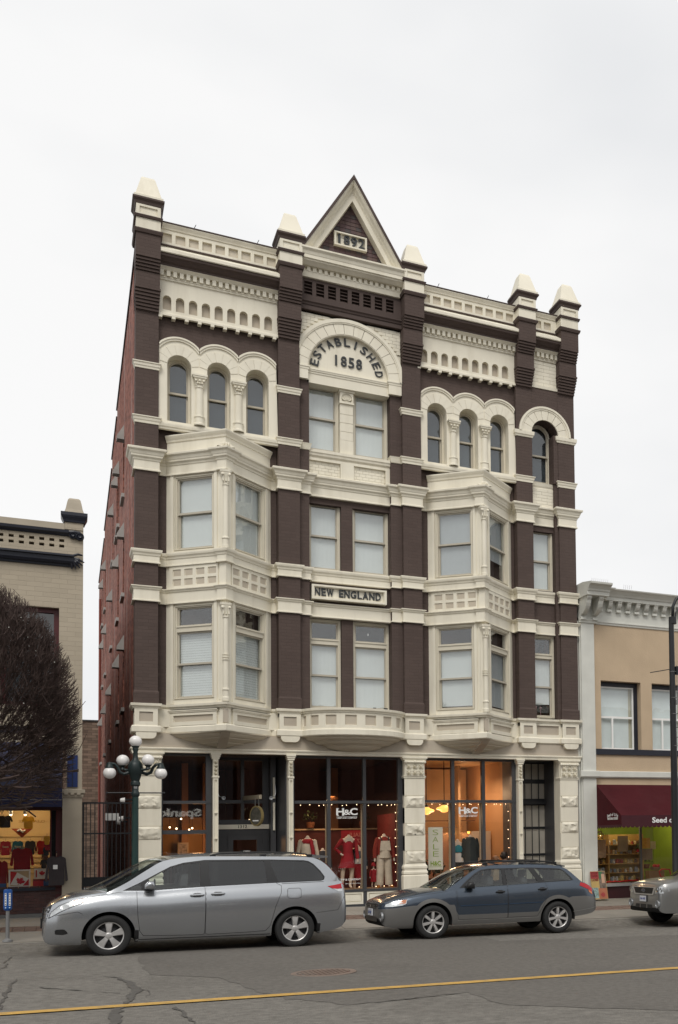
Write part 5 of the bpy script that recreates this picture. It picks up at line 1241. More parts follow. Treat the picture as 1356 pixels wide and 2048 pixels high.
cn.run([(12.34, -.02), (12.86, -.02), (12.86, .07), (W1, .07)], [(-.02, 8.50), (.22, 8.505), (.23, 8.60), (.25, 8.62), (-.02, 8.63)])
cn.run([(12.34, -.02), (12.86, -.02), (12.86, .07), (W1, .07)], [(-.02, 8.60), (.26, 8.61), (.29, 8.66), (.36, 8.73), (.42, 8.77), (.43, 8.80), (-.1, 8.86)])
cn.build('cornice', OFFW, RB)
q = MB(); q.prism([(.3, 8.50), (-.60, 8.50), (-.61, 8.60), (-.64, 8.61), (-.66, 8.66), (-.74, 8.73), (-.83, 8.77), (-.84, 8.82), (-.3, 8.90), (.3, 8.90)], 12.335, 13.0, 'x'); q.build('corner_block', OFFW, RB)
def modillion(x, w_, h, y0, out_, z1, nm):
    q = MB(); prof = [(y0, z1), (y0 - out_, z1), (y0 - out_, z1 - h * .12)] + [(y0 - out_ * (math.cos(t) * .85 + .05), z1 - h * (.12 + .72 * math.sin(t))) for t in np.linspace(.15, math.pi / 2, 8)] + [(y0, z1 - h)]
    q.prism(prof, x - w_ / 2, x + w_ / 2, 'x'); q.box(x - w_ / 2 - .012, x + w_ / 2 + .012, y0 - .09, y0, z1 - h - .03, z1 - h + .035); return q.build(nm, OFFW, RB)
m0 = modillion(13.0, .12, .26, .07, .20, 8.505, 'modillion')
for i in range(1, 30): dup(m0, RB, (.29 * i, 0, 0))
for x in (12.44, 12.80): modillion(x, .13, .56, -.02, .52, 8.505, 'large_bracket')
for i in range(14):
    q = MB(); x = 12.4 + .06 * i + (.6 if i > 8 else 0); q.tube([(x, -.75 if i < 9 else -.42, 8.80), (x + .01, -.76 if i < 9 else -.43, 8.92)], .003, 4); q.build('bird_spike', mat('steel_wire', (.3, .3, .3), .4, metal=1), RB)
q = MB(); q.box(12.8, W1, .03, .2, 4.18, 4.34); q.build('sill_band', NAVY, RB)
q = MB(); q.run([(12.30, -.04), (12.83, -.04), (12.83, .05), (W1, .05)], [(-.05, 3.52), (.02, 3.53), (.03, 3.55), (.045, 3.56), (.045, 3.70), (.03, 3.715), (-.05, 3.72)]); q.build('string_band', OFFW, RB)
for a, b_ in wins:
    q = MB(); q.prism(rect(a - .0, b_ - .0, 4.34, 6.27), .30, .36, 'y', [rect(a + .02, b_ - .12, 4.36, 6.14)]); f = q.build('window', NAVY, RB)
    q = MB(); q.prism(rect(a + .02, b_ - .12, 4.36, 6.14), .32, .37, 'y', [rect(a + .06, b_ - .16, 5.30, 6.10), rect(a + .06, a + .44, 4.40, 5.24), rect(a + .49, b_ - .16, 4.40, 5.24)]); q.build('sash', WHITE, f)
    for r_ in (rect(a + .06, b_ - .16, 5.30, 6.10), rect(a + .06, a + .44, 4.40, 5.24), rect(a + .49, b_ - .16, 4.40, 5.24)):
        q = MB(); q.add([(x, .345, z) for x, z in r_], [(0, 1, 2, 3)]); q.build('pane', WGLASS, f)
    q = MB(); q.box(a, b_ - .24, .42, .43, 4.34, 6.2); q.build('blind', mat('pale_blind', (.66, .72, .72), .7, var=.05), f); q = MB(); q.box(b_ - .24, b_, .43, .44, 4.34, 6.2); q.build('curtain', mat('cream_curtain', (.5, .47, .36), .8), f)
q = MB(); q.box(12.8, W1, 1.0, 1.1, 4.2, 6.4); q.build('room_back', DARKROOM, RB)
# maroon awning
MA = node('awning', RB, (16, -1.5, 2.3)); p = 1.5; X0 = 12.80; zt, zf, zv = 3.34, 2.44, 2.16
q = MB(); q.add([(X0, .05, zt), (W1, .05, zt), (W1, -p, zf), (X0, -p, zf)], [(0, 1, 2, 3)]); q.build('canopy', MARC, MA, fix=False)
q = MB(); q.add([(X0, .05, zt), (X0, -p, zf), (X0, -p, zv), (X0, .05, zv)], [(0, 1, 2, 3)]); q.build('end_panel', MARC, MA, fix=False)
q = MB()
def scal(n, a, b_, f, zb):
    st = (b_ - a) / n
    for i in range(n):
        pts = [(a + st * i, zb + .0)] + [(a + st * (i + .5) - st / 2 * math.cos(t), zb - .05 * math.sin(t)) for t in np.linspace(0, math.pi, 7)[1:-1]] + [(a + st * (i + 1), zb)]
        top = [(a + st * (i + 1), zb + .04), (a + st * i, zb + .04)]; vs = [f(u, v) for u, v in pts + top]; q.add(vs, [tuple(range(len(vs)))])
q.add([(X0, -p, zf), (W1, -p, zf), (W1, -p, zv), (X0, -p, zv)], [(0, 1, 2, 3)])
scal(70, X0, W1, lambda u, v: (u, -p - .002, v), zv); scal(11, -p, .05, lambda u, v: (X0 - .002, u, v), zv); q.build('valance', mat('maroon_valance', (.05, .008, .013), .8, var=.08), MA, fix=False)
for k, (ch) in enumerate('Seed of Life'):
    if ch != ' ':
        t = (k - 5.5) / 5.5; text(ch, .11, (X0 - .006, -.98 - .055 * (k - 5.5), 2.475 - .035 * t * t), WHITE, MA, .001, .002, (math.pi / 2, 0, -math.pi / 2), 'letter')
text('NATURAL FOODS', .085, (X0 - .006, -.98, 2.365), WHITE, MA, .001, .0025, (math.pi / 2, 0, -math.pi / 2), 'line_of_lettering', fit=(.62, .065))
text('Seed of Life', .17, (14.28, -p - .006, 2.30), WHITE, MA, .001, .005, name='line_of_lettering', fit=(1.12, .15))
# health food shopfront
HF = node('food_shopfront', RB, (14.5, .2, gr))
q = MB(); q.box(12.8, W1, .12, .4, gr - .05, .50); q.build('bulkhead', mat('maroon_tile', (.045, .01, .012), .4), HF)
q = MB(); q.box(12.8, W1, .05, .42, .50, .58); q.build('sill', mat('grey_sill', (.3, .29, .28), .6), HF)
q = MB(); 
for x in (14.24, 15.42, 16.6): q.box(x, x + .06, .2, .28, .58, 3.1)
q.build('mullion', mat('grey_mullion', (.1, .095, .09), .5), HF)
for a, b_ in ((12.8, 14.24), (14.30, 15.42), (15.48, 16.6)):
    q = MB(); q.add([(a, .24, .58), (b_, .24, .58), (b_, .24, 3.1), (a, .24, 3.1)], [(0, 1, 2, 3)]); q.build('pane', SHOPGL, HF)
LIME = mat('lime_wall', (.33, .46, .05), .7, var=.05)
FR = room(12.75, 17.5, .35, 3.2, .45, 3.1, LIME, mat('pale_ceiling', (.5, .5, .4), .7), 'food_shop', RB)
q = MB(); q.box(15.85, 15.95, .35, 2.4, .45, 3.0); q.build('lime_partition', LIME, FR)
lamp('food_light', (13.6, .55, 2.6), 27, (1, .78, .45), .2); lamp('food_light', (15.0, .9, 2.95), 24, (1, .8, .5), .2)

# ---------------------------------------------------------------- far side of the street (seen in reflections)
def far_block(x0, x1, h, m, label, y=-29.2):
    T = thing('facing_building', ((x0 + x1) / 2, y, 0), label, 'building'); q = MB()
    wl = []
    n = max(int((x1 - x0) / 2.6), 1); st = (x1 - x0) / n
    for k in range(1, int(h / 3.6)):
        for i in range(n): wl.append(rect(x0 + st * i + st * .3, x0 + st * i + st * .7, k * 3.6 + .9, k * 3.6 + 2.7))
    sh = [rect(x0 + st * i + .2, x0 + st * i + st - .2, .7, 2.9) for i in range(n)]
    q.prism(rect(x0, x1, -1, h), y - .3, y, 'y', wl + sh); q.box(x0, x0 + .3, y - 12, y - .3, -1, h); q.box(x1 - .3, x1, y - 12, y - .3, -1, h); q.box(x0, x1, y - 12.3, y - 12, -1, h); q.build('wall', m, T)
    q = MB(); q.box(x0 - .05, x1 + .05, y - .2, y + .3, h - .5, h - .1); q.build('cornice', OFFW, T)
    q = MB(); q.box(x0 + .3, x1 - .3, y - 12, y - .35, h - .6, h - .5); q.build('roof', ROOFM, T)
    for r_ in wl:
        q = MB(); q.prism(r_, y - .22, y - .18, 'y'); q.build('window', mat('dark_pane', (.03, .03, .032)), T)
    for r_ in sh:
        q = MB(); q.prism(r_, y - .22, y - .18, 'y'); q.build('shop_window', mat('dark_shop_pane', (.045, .04, .035), .15), T)
    return T
far_block(-26, -9, 9.4, LBK, 'tan brick building across the street, furthest left'); FB = far_block(-8.8, 7.4, 8.0, mat('slate_render', (.11, .11, .12), .7), 'low dark rendered building across the street facing the hotel')
far_block(7.6, 16, 9.0, mat('weathered_red_brick', (.2, .1, .08), .8, var=.1, brick=('X', .22, .075, .6, .6)), 'red brick building across the street opposite the maroon awning'); far_block(16.2, 36, 9.6, PEACH, 'peach building across the street, furthest right')
text('Spank', .62, (4.85, -29.18, 3.5), emis('lit_sign', (1, .95, .85), 2.2), FB, .02, .02, (math.pi / 2, 0, math.pi), 'lit_lettering', fit=(1.8, .5))
# ---------------------------------------------------------------- cluster street lamp
IRON = mat('green_black_iron', (.012, .022, .022), .45, var=.15, vscale=6)
GREENP = mat('dark_green_paint', (.012, .036, .032), .45, var=.1)
GLOBE = mat('opal_globe', (.78, .76, .74), .25, spec=.5, var=.02)
def street_lamp(x, y):
    g = gz(x, y); T = thing('street_lamp', (x, y, g), 'dark green cluster street lamp with five white globes in front of the hotel corner', 'street lamp')
    s = MB(); s.lathe((x, y, g), [(.0, 0), (.19, 0), (.19, .12), (.15, .16), (.14, .5), (.1, .56), (.075, .62), (.062, .8), (.055, 2.75)], 16); s.build('post', GREENP, T, smooth=40)
    s = MB(); s.lathe((x, y, 0), [(.056, 2.82), (.075, 2.85), (.075, 2.9), (.058, 2.93), (.058, 3.02), (.085, 3.05), (.085, 3.10), (.07, 3.13), (.095, 3.2), (.105, 3.25), (.13, 3.28), (.13, 3.45), (.10, 3.50), (.06, 3.54), (.045, 3.6), (.04, 3.70), (.055, 3.75), (.05, 3.78), (.07, 3.80), (.07, 3.815), (0, 3.82)], 14); s.build('hub', IRON, T, smooth=40)
    s = MB(); s.sphere((x, y, 3.905), .114, 20, 12); s.build('globe', GLOBE, T, smooth=True)
    for dx, dy in ((-.215, .12), (.215, -.12)):
        q = MB(); q.tube([(x, y, 3.38), (x + dx * .6, y + dy * .6, 3.345), (x + dx * .95, y + dy, 3.36), (x + dx, y + dy, 3.41)], .026, 8); q.lathe((x + dx, y + dy, 0), [(.0, 3.34), (.05, 3.36), (.035, 3.40), (.06, 3.425), (.07, 3.44), (0, 3.442)], 12); q.build('arm', IRON, T, smooth=45)
        q = MB(); q.sphere((x + dx, y + dy, 3.535), .114, 20, 12); q.build('globe', GLOBE, T, smooth=True)
    for sg in (-1, 1):
        pts = [(x + sg * .08, y, 3.31), (x + sg * .2, y, 3.265), (x + sg * .27, y, 3.30), (x + sg * .31, y, 3.40), (x + sg * .36, y, 3.455), (x + sg * .43, y, 3.47), (x + sg * .447, y, 3.43)]
        q = MB(); q.tube(pts, [.035, .032, .03, .028, .028, .03, .03], 8); q.lathe((x + sg * .447, y, 0), [(0, 3.50), (.05, 3.48), (.06, 3.42), (.078, 3.40), (.078, 3.375), (0, 3.37)], 12); q.build('arm', IRON, T, smooth=45)
        q = MB(); q.sphere((x + sg * .447, y, 3.285), .114, 20, 12); q.build('globe', GLOBE, T, smooth=True)
    q = MB(); q.tube([(x - .48, y, 2.90), (x + .50, y, 2.90)], .014, 6); q.sphere((x - .49, y, 2.90), .02, 8, 6); q.sphere((x + .51, y, 2.90), .02, 8, 6); q.build('basket_bar', BLACK, T)
    q = MB(); q.box(x - .03, x + .03, y - .062, y - .055, 2.98, 3.13); q.build('plate', mat('worn_plate', (.2, .2, .2), .6, var=.3, vscale=30), T)
street_lamp(1.176, -3.6)
# tall black light pole at the right edge
T = thing('light_pole', (13.36, -3.4, gz(13.3, -3.4)), 'tall black street light pole with curved arm in front of the peach building', 'light pole')
s = MB(); g = gz(13.3, -3.4); s.lathe((13.36, -3.4, g), [(.0, 0), (.16, 0), (.16, .1), (.1, .2), (.095, 2.5), (.085, 4.2), (.066, 7.4), (0, 7.41)], 14); s.build('pole', BLACK, T, smooth=40)
s = MB(); s.lathe((13.40, -3.4, 0), [(.06, 7.24), (.10, 7.25), (.10, 7.42), (.06, 7.43)], 12); s.build('collar', BLACK, T)
s = MB(); s.tube([(13.40, -3.4, 7.35), (13.42, -3.4, 7.7), (13.52, -3.4, 7.9), (13.75, -3.4, 8.05), (14.4, -3.4, 8.2), (15.2, -3.4, 8.25)], .042, 8); s.build('arm', BLACK, T, smooth=True)
s = MB(); s.tube([(13.46, -3.4, 7.3), (13.5, -3.4, 7.55), (13.62, -3.4, 7.75), (13.8, -3.4, 7.9)], .022, 6); s.build('brace', BLACK, T)
s = MB(); s.loft([[(14.9 + a, -3.4 + b_, z) for a, b_ in ((0, -.1), (.7, -.1), (.7, .1), (0, .1))] for z in (8.16, 8.24, 8.32)]); s.build('lamp_head', BLACK, T)
s = MB(); s.tube([(12.73, -3.4, 5.965), (13.33, -3.4, 6.09)], .012, 6); s.tube([(13.35, -3.4, 6.13), (13.7, -3.4, 6.2)], .014, 6); s.build('banner_rod', BLACK, T)
s = MB(); s.box(13.44, 13.95, -3.48, -3.32, 5.96, 6.16); s.build('banner_bracket', BLACK, T)
WIRE = mat('grey_wire', (.2, .2, .2), .5)
for z in (6.02, 5.36, 4.95, 4.14): q = MB(); q.lathe((13.375, -3.4, z), [(.085, -.008), (.094, 0), (.085, .008)], 12); q.build('clamp', WIRE, T)
q = MB(); q.tube([(13.46, -3.45, 6.2), (13.47, -3.45, 5.4), (13.44, -3.46, 5.2), (13.48, -3.45, 5.25)], .008, 5); q.box(13.40, 13.45, -3.5, -3.44, 5.18, 5.3); q.build('cable', WIRE, T)
for z in (4.95, 4.6, 4.35, 4.0): q = MB(); q.tube([(13.42, -3.4, z), (13.7, -3.4, z + .06)], .008, 5); q.build('step_peg', BLACK, T)
# parking post
T = thing('parking_post', (-.915, -3.8, gz(-.9, -3.8)), 'grey post with a blue parking sign on the kerb in front of the souvenir shop', 'parking sign')
x, y = -.915, -3.8; g = gz(x, y)
s = MB(); s.lathe((x, y, g), [(0, 0), (.085, 0), (.08, .03), (.05, .05), (.032, .06), (.03, .62)], 14); s.build('post', mat('galvanised_steel', (.25, .25, .25), .5, var=.15, metal=.4), T, smooth=40)
s = MB(); s.loft([[(x + .07 * math.cos(t) * k, y + .06 * math.sin(t) * k, z) for t in np.linspace(0, 2 * math.pi, 13)[:-1]] for k, z in ((.6, .73), (.95, .755), (1, .79), (1, 1.08), (.95, 1.11), (.6, 1.12))]); s.build('sign_body', mat('parking_blue', (.012, .085, .32), .4, var=.04), T, smooth=40)
for dx in (-.032, .032):
    q = MB(); q.box(x + dx - .014, x + dx + .014, y - .066, y - .05, .82, 1.05); q.build('white_strip', WHITE, T)
    for k in range(5): text('P' if k == 2 else 'AYHE'[k % 4], .034, (x + dx, y - .068, 1.03 - .047 * k), DARKLET, T, .0008, .001, name='letter')
    q = MB(); q.lathe((x + dx, y - .066, .785), [(0, -.002), (.012, -.002), (.012, .01)], 10, 'y'); q.build('white_dot', mat('pale_blue_dot', (.5, .65, .8)), T)
# folding pavement sign
T = thing('folding_sign', (12.6, -.45, gz(12.6, -.4)), 'folding pavement sign reading STOP HAIR LOSS leaning outside the food shop', 'sign')
g = gz(12.6, -.45); x0, x1 = 12.36, 12.80
def aT(x, d, z): return (x + (.02 if x > 12.6 else 0) * (1 - z), -.60 + .22 * z + d, g + z * 1.0)
q = MB(); q.T = aT; q.box(x0, x1, 0, .015, 0.05, .80); q.build('board', mat('poster_yellow', (.42, .29, .1), .5, var=.1), T)
q = MB(); q.box(x0 + .0, x1, -.15, -.13, g, g + .02); 
q = MB(); q.T = lambda x, d, z: (x, -.16 - .22 * z - d, g + z); q.box(x0, x1, 0, .015, 0.0, .80); q.build('rear_board', WHITE, T)
def patch_(nm, a, b_, c, d_, m_, off=-.004):
    q = MB(); q.T = aT; q.box(x0 + a, x0 + b_, off, .002, c, d_); q.build(nm, m_, T)
patch_('red_band', .0, .24, .60, .79, mat('poster_red', (.3, .04, .035), .5)); patch_('photo_print', .24, .43, .34, .79, mat('poster_photo', (.16, .12, .09), .5, var=.6, vscale=14)); patch_('green_corner', .24, .34, .6, .79, mat('poster_green', (.05, .14, .06), .5), -.006)
patch_('orange_panel', .2, .43, .06, .34, mat('poster_orange', (.34, .12, .06), .5, var=.1)); patch_('bottles', .02, .19, .08, .36, mat('poster_bottles', (.2, .28, .26), .5, var=.6, vscale=22))
patch_('face_print', .31, .40, .48, .72, mat('poster_skin', (.5, .3, .2), .5), -.007)
for k, (tx, z, w_) in enumerate((('STOP', .745, .19), ('HAIR', .675, .19), ('LOSS', .565, .2))):
    p_ = aT(x0 + .12, -.007, z); text(tx, .08, p_, mat('poster_dark_red', (.16, .01, .01), .5), T, .001, .003, (math.pi / 2 - .21, 0, 0), 'line_of_lettering', fit=(w_, .062))
q = MB(); q.T = aT; q.lathe((x0 + .30, -.006, .17), [(0, -.004), (.06, -.004), (.06, .004)], 16, 'y'); q.build('logo_disc', mat('poster_red', (.3, .04, .035)), T)
# ---------------------------------------------------------------- bare clipped street tree at the left
def tree(cx, cy, cz, rx, rz, seed):
    rr = random.Random(seed); g = gz(cx, cy)
    T = thing('street_tree', (cx, cy, g), 'bare clipped street tree with a dense round crown of dark twigs at the left edge', 'tree')
    BARK = mat('dark_bark', (.035, .028, .024), .85, var=.25, vscale=12, bump=.3); TW = mat('twig_bark', (.062, .040, .034), .8, var=.3, vscale=20)
    fork = Vector((cx + .05, cy, 2.2))
    s = MB(); s.tube([(cx, cy, g - .05), (cx + .02, cy, g + .8), (cx + .04, cy, 1.6), tuple(fork)], [.17, .13, .12, .125], 10); s.build('trunk', BARK, T, smooth=True)
    tw = MB(); red = MB()
    def inside(p): return ((p.x - cx) / rx) ** 2 + ((p.y - cy) / rx) ** 2 + ((p.z - cz) / rz) ** 2
    def stick(a, b_, r0, r1, n=3, m=None): (m or tw).tube([a, b_], [r0, r1], n, cap=False)
    tips = []
    def grow(p, d, ln, r, dep):
        k = 3 if dep > 2 else 2; pts = [p]; q = p; dd = d
        for i in range(k):
            dd = (dd + Vector((rr.gauss(0, .16), rr.gauss(0, .16), rr.gauss(0, .12) + .06))).normalized(); q = q + dd * ln / k; pts.append(q)
        e = inside(q)
        if dep <= 2 and e > 1.12: return
        tw.tube(pts, [r + (r * .55 - r) * i / k for i in range(k + 1)], 6 if dep > 3 else (4 if dep > 1 else 3), cap=False)
        if dep == 0: return
        n = (4, 4, 4, 3, 3, 3)[dep] if dep < 6 else 3
        for i in range(n):
            base = pts[-1] if i < 2 else pts[-2] + (pts[-1] - pts[-2]) * rr.random()
            out_ = (base - Vector((cx, cy, cz - rz * .35))).normalized()
            nd = (dd * .75 + out_ * .45 + Vector((rr.gauss(0, .55), rr.gauss(0, .55), rr.gauss(0, .5)))).normalized()
            grow(base, nd, ln * rr.uniform(.62, .85), r * .58, dep - 1)
    for i in range(8):
        t = 2 * math.pi * i / 8 + rr.uniform(-.2, .2); el = rr.uniform(.55, 1.25)
        grow(fork, Vector((math.cos(t) * math.cos(el), math.sin(t) * math.cos(el), math.sin(el))), rr.uniform(.9, 1.25), .08, 5)
    # clipped shell: many short twig ends all over the crown surface and through its outer third
    for i in range(8600):
        u = rr.uniform(-.62, 1); t = rr.uniform(0, 2 * math.pi); h = math.sqrt(max(1 - u * u, 0)); k = rr.uniform(.62, 1.0) ** .6
        if -.3 > u and rr.random() < .5: continue
        p = Vector((cx + rx * h * math.cos(t) * k, cy + rx * h * math.sin(t) * k, cz + rz * u * k))
        o_ = (p - Vector((cx, cy, cz - rz * .5))).normalized()
        for j in range(4):
            d = (o_ + Vector((rr.gauss(0, .38), rr.gauss(0, .38), rr.gauss(0, .38)))).normalized(); ln = rr.uniform(.10, .26); q = p + d * ln
            if inside(q) < 1.03: stick(p, q, .0055, .003)
        if rr.random() < .55: stick(p - o_ * rr.uniform(.2, .45) + Vector((rr.gauss(0, .05), rr.gauss(0, .05), 0)), p, .008, .005)
    o = tw.build('crown', TW, T, fix=False); o['kind'] = 'stuff'
    bl = MB()
    for i in range(60):
        u = rr.uniform(-.4, .9); t = rr.uniform(0, 2 * math.pi); h = math.sqrt(1 - u * u); bl.box(*sum(([c - .008, c + .008] for c in (cx + rx * h * math.cos(t) * .93, cy + rx * h * math.sin(t) * .93, cz + rz * u * .93)), []))
    o = bl.build('fairy_light', mat('pale_bulb', (.5, .5, .45), .3), T); o['kind'] = 'stuff'
tree(-1.62, -3.5, 4.28, 1.86, 2.62, 11)
# ---------------------------------------------------------------- cars
from mathutils.geometry import delaunay_2d_cdt
def paint(name, col, metal=.55, rough=.28):
    return mat(name, col, rough, metal=metal, var=.02, vscale=2, coat=.7)
TYRE = mat('tyre_rubber', (.018, .018, .018), .75, var=.1, bump=.1)
ALLOY = mat('alloy', (.50, .49, .48), .38, metal=.45, var=.03)
UNDER = mat('underbody', (.012, .012, .012), .9)
TRIM = mat('black_trim', (.016, .016, .017), .4)
CABIN = mat('cabin_dark', (.03, .03, .032), .8)
SEAT = mat('seat_cloth', (.055, .055, .06), .85)
CARGL = glass('car_glass', (.80, .86, .83), f0=.07); TINT = glass('tinted_car_glass', (.10, .11, .115), f0=.07)
LENS = glass('clear_lens', (.92, .93, .93), f0=.09); CHROME = mat('chrome', (.5, .5, .5), .2, metal=1, var=0)
REDL = mat('red_lens', (.40, .01, .018), .25, spec=.3, var=.12, vscale=14, coat=.15); AMBER = mat('amber_lens', (.62, .17, .03), .15, coat=.6); REFL = mat('lamp_reflector', (.62, .63, .64), .2, metal=.7, var=.25, vscale=25)
PLATE = mat('white_plate', (.62, .64, .68), .5)
def pchip(tab):
    x = np.array([t[0] for t in tab], float); y = np.array([t[1] for t in tab], float); h = np.diff(x); d = np.diff(y) / h; m = np.zeros_like(y)
    m[0], m[-1] = d[0], d[-1]
    for i in range(1, len(x) - 1):
        if d[i - 1] * d[i] > 0: w1, w2 = 2 * h[i] + h[i - 1], h[i] + 2 * h[i - 1]; m[i] = (w1 + w2) / (w1 / d[i - 1] + w2 / d[i])
    def f(q):
        q = min(max(q, x[0]), x[-1]); i = min(int(np.searchsorted(x, q, 'right')) - 1, len(x) - 2); i = max(i, 0); t = (q - x[i]) / h[i]
        return float((1 + 2 * t) * (1 - t) ** 2 * y[i] + t * (1 - t) ** 2 * h[i] * m[i] + t * t * (3 - 2 * t) * y[i + 1] + t * t * (t - 1) * h[i] * m[i + 1])
    return f
def pin(p, poly):
    c = False; n = len(poly); x, y = p
    for i in range(n):
        x1, y1 = poly[i]; x2, y2 = poly[(i + 1) % n]
        if (y1 > y) != (y2 > y) and x < (x2 - x1) * (y - y1) / (y2 - y1) + x1: c = not c
    return c
def densify(poly, step):
    o = []
    for (a, b_), (c, d) in zip(poly, poly[1:] + poly[:1]):
        n = max(int(math.hypot(c - a, d - b_) / step), 1); o += [(a + (c - a) * i / n, b_ + (d - b_) * i / n) for i in range(n)]
    return o
def roundpoly(poly, r=.03, n=3):
    o = []; m = len(poly)
    for i in range(m):
        p = Vector(poly[i]); a = Vector(poly[i - 1]) - p; b_ = Vector(poly[(i + 1) % m]) - p; k = min(r, a.length * .45, b_.length * .45); pa, pb = p + a.normalized() * k, p + b_.normalized() * k
        for j in range(n + 1): t = j / n; o.append(tuple(pa * (1 - t) ** 2 + p * 2 * t * (1 - t) + pb * t * t))
    return o
def tri2d(outer, holes=(), step=.06):
    loops = [densify(list(outer), step)] + [densify(list(h), step) for h in holes]; pts = []; ed = []
    for l in loops:
        k = len(pts); pts += l; ed += [(k + i, k + (i + 1) % len(l)) for i in range(len(l))]
    xs = [p[0] for p in loops[0]]; zs = [p[1] for p in loops[0]]; s2 = step * 1.6
    for i in range(1, int((max(xs) - min(xs)) / s2) + 1):
        for j in range(1, int((max(zs) - min(zs)) / s2) + 1):
            p = (min(xs) + i * s2, min(zs) + j * s2)
            if pin(p, loops[0]) and not any(pin(p, h) for h in loops[1:]) and all(abs(p[0] - q[0]) + abs(p[1] - q[1]) > step * .5 for q in pts[:sum(len(l) for l in loops)]): pts.append(p)
    v, e, f, *_ = delaunay_2d_cdt([Vector(p) for p in pts], ed, [], 0, 1e-5); out_ = []
    for t in f:
        c = (sum(v[i].x for i in t) / len(t), sum(v[i].y for i in t) / len(t))
        if pin(c, loops[0]) and not any(pin(c, h) for h in loops[1:]): out_.append(tuple(t))
    return [(q.x, q.y) for q in v], out_
class Car:
    def __init__(s, name, label, group, hw, zt, zb, rl, lat, wheels, rw, tumble, crown, cowl, clad=None, paint_=None, cladm=None, zbase=.2):
        s.T = thing(name, (0, 0, 0), label, 'car', group); s.hw, s.zt, s.zb, s.rlt = pchip(hw), pchip(zt), pchip(zb), rl; s.rl = pchip(rl)
        s.x0, s.x1 = hw[0][0], hw[-1][0]; s.lt = lat; s.wheels = wheels; s.ra = rw + .062; s.rw = rw; s.tum = tumble; s.crown = crown; s.cowl = cowl; s.zbase = zbase
        s.clad = clad; s.paint = paint_; s.cladm = cladm or paint_
    def lat(s, t): return float(np.interp(t, [a for a, _ in s.lt], [b_ for _, b_ in s.lt]))
    def sy(s, x, z):
        zt = s.zt(x)
        if z <= zt: return s.hw(x) * s.lat((z - s.zbase) / max(zt - s.zbase, .05))
        return s.hw(min(max(x, s.cowl), s.x1 - .35)) * s.lat(1) - (z - zt) * s.tum - .10 * (z - zt) ** 2 if x > s.cowl else s.hw(x) * s.lat(1)
    def arch(s, x):
        for xc, zc in s.wheels:
            if abs(x - xc) < s.ra: return zc + math.sqrt(s.ra ** 2 - (x - xc) ** 2)
        return 0
    def body(s):
        xs = set(np.round(np.linspace(s.x0, s.x1, 90), 4)) | {s.x0 + d for d in (.008, .02, .04, .06, .09, .13)} | {s.x1 - d for d in (.008, .02, .04, .06, .09)}
        for xc, zc in s.wheels:
            xs |= {round(xc + s.ra * math.cos(t), 4) for t in np.linspace(.02, math.pi - .02, 26)} | {xc - s.ra - .001, xc + s.ra + .001, xc - s.ra + .0005, xc + s.ra - .0005}
            if s.clad: xs |= {round(xc + (s.ra + .075) * math.cos(t), 4) for t in np.linspace(0, math.pi, 24)}
        xs = sorted(xs); q = MB(); N_ = None; rows = []
        for x in xs:
            zt, zb = s.zt(x), s.zb(x); zb2 = max(zb, min(s.arch(x), zt - .05)); zc = s.zc(x) if s.clad else (zb + zt) / 2; zc = min(max(zc, zb + .03), zt - .04)
            zl = [zb + (zc - zb) * f for f in (0, .06, .18, .36, .58, .8, 1)] + [zc + (zt - zc) * f for f in (.12, .28, .45, .62, .78, .9, .97, 1)]
            zl = [max(z, zb2) for z in zl]
            half = [(max(s.hw(x) * .5, .01), zb2)] + [(s.hw(x) * s.lat((z - s.zbase) / max(zt - s.zbase, .05)), z) for z in zl]
            ye = half[-1][0]; cr = s.crown(x)
            half += [(ye * f, zt + cr * h) for f, h in ((.965, .16), (.9, .38), (.75, .68), (.5, .88), (.25, .97))]
            ring = [(x, -y, z) for y, z in half] + [(x, 0, zt + cr)] + [(x, y, z) for y, z in reversed(half)]
            rows.append(ring)
        n = len(rows[0]); q.v = [p for r_ in rows for p in r_]; nl = 7
        for i in range(len(rows) - 1):
            xm = (xs[i] + xs[i + 1]) / 2
            for k in range(n):
                l = (k + 1) % n; f = (i * n + k, i * n + l, (i + 1) * n + l, (i + 1) * n + k); kk = min(k, n - 2 - k) if k < n - 1 else -1
                if kk < 0: m = 2
                elif kk < nl: m = 1 if s.clad else 0
                else: m = 0
                if 15 <= kk and s.cowl + .05 < xm < s.x1 - .3: m = 2
                if kk == 0: m = 2
                q.f.append(f); q.mi.append(m)
        q.f.append(tuple(range(n))); q.mi.append(1 if s.clad else 0); q.f.append(tuple((len(rows) - 1) * n + k for k in reversed(range(n)))); q.mi.append(1 if s.clad else 0)
        s.bodyo = q.build('body', [s.paint, s.cladm, UNDER], s.T, smooth=32); return s.bodyo
    def zc(s, x):
        z = float(np.interp(x, [a for a, _ in s.clad], [b_ for _, b_ in s.clad])); rf = s.ra + .075
        for xc, zc in s.wheels:
            if abs(x - xc) < rf: z = max(z, zc + math.sqrt(rf * rf - (x - xc) ** 2))
        return z
    def patch(s, name, poly, m, off=.004, holes=(), both=True, step=.05, parent=None, smooth=True, far=None):
        v, f = tri2d(poly, holes, step); q = MB()
        for sg in ((-1, 1) if both else (-1,)):
            k = len(q.v); q.v += [(x, sg * (s.sy(x, z) + off), z) for x, z in v]; ff = [tuple(i + k for i in t) for t in f]
            q.f += ff; q.mi += [0] * len(ff)
        return q.build(name, m, parent or s.T, smooth=35, fix=False)
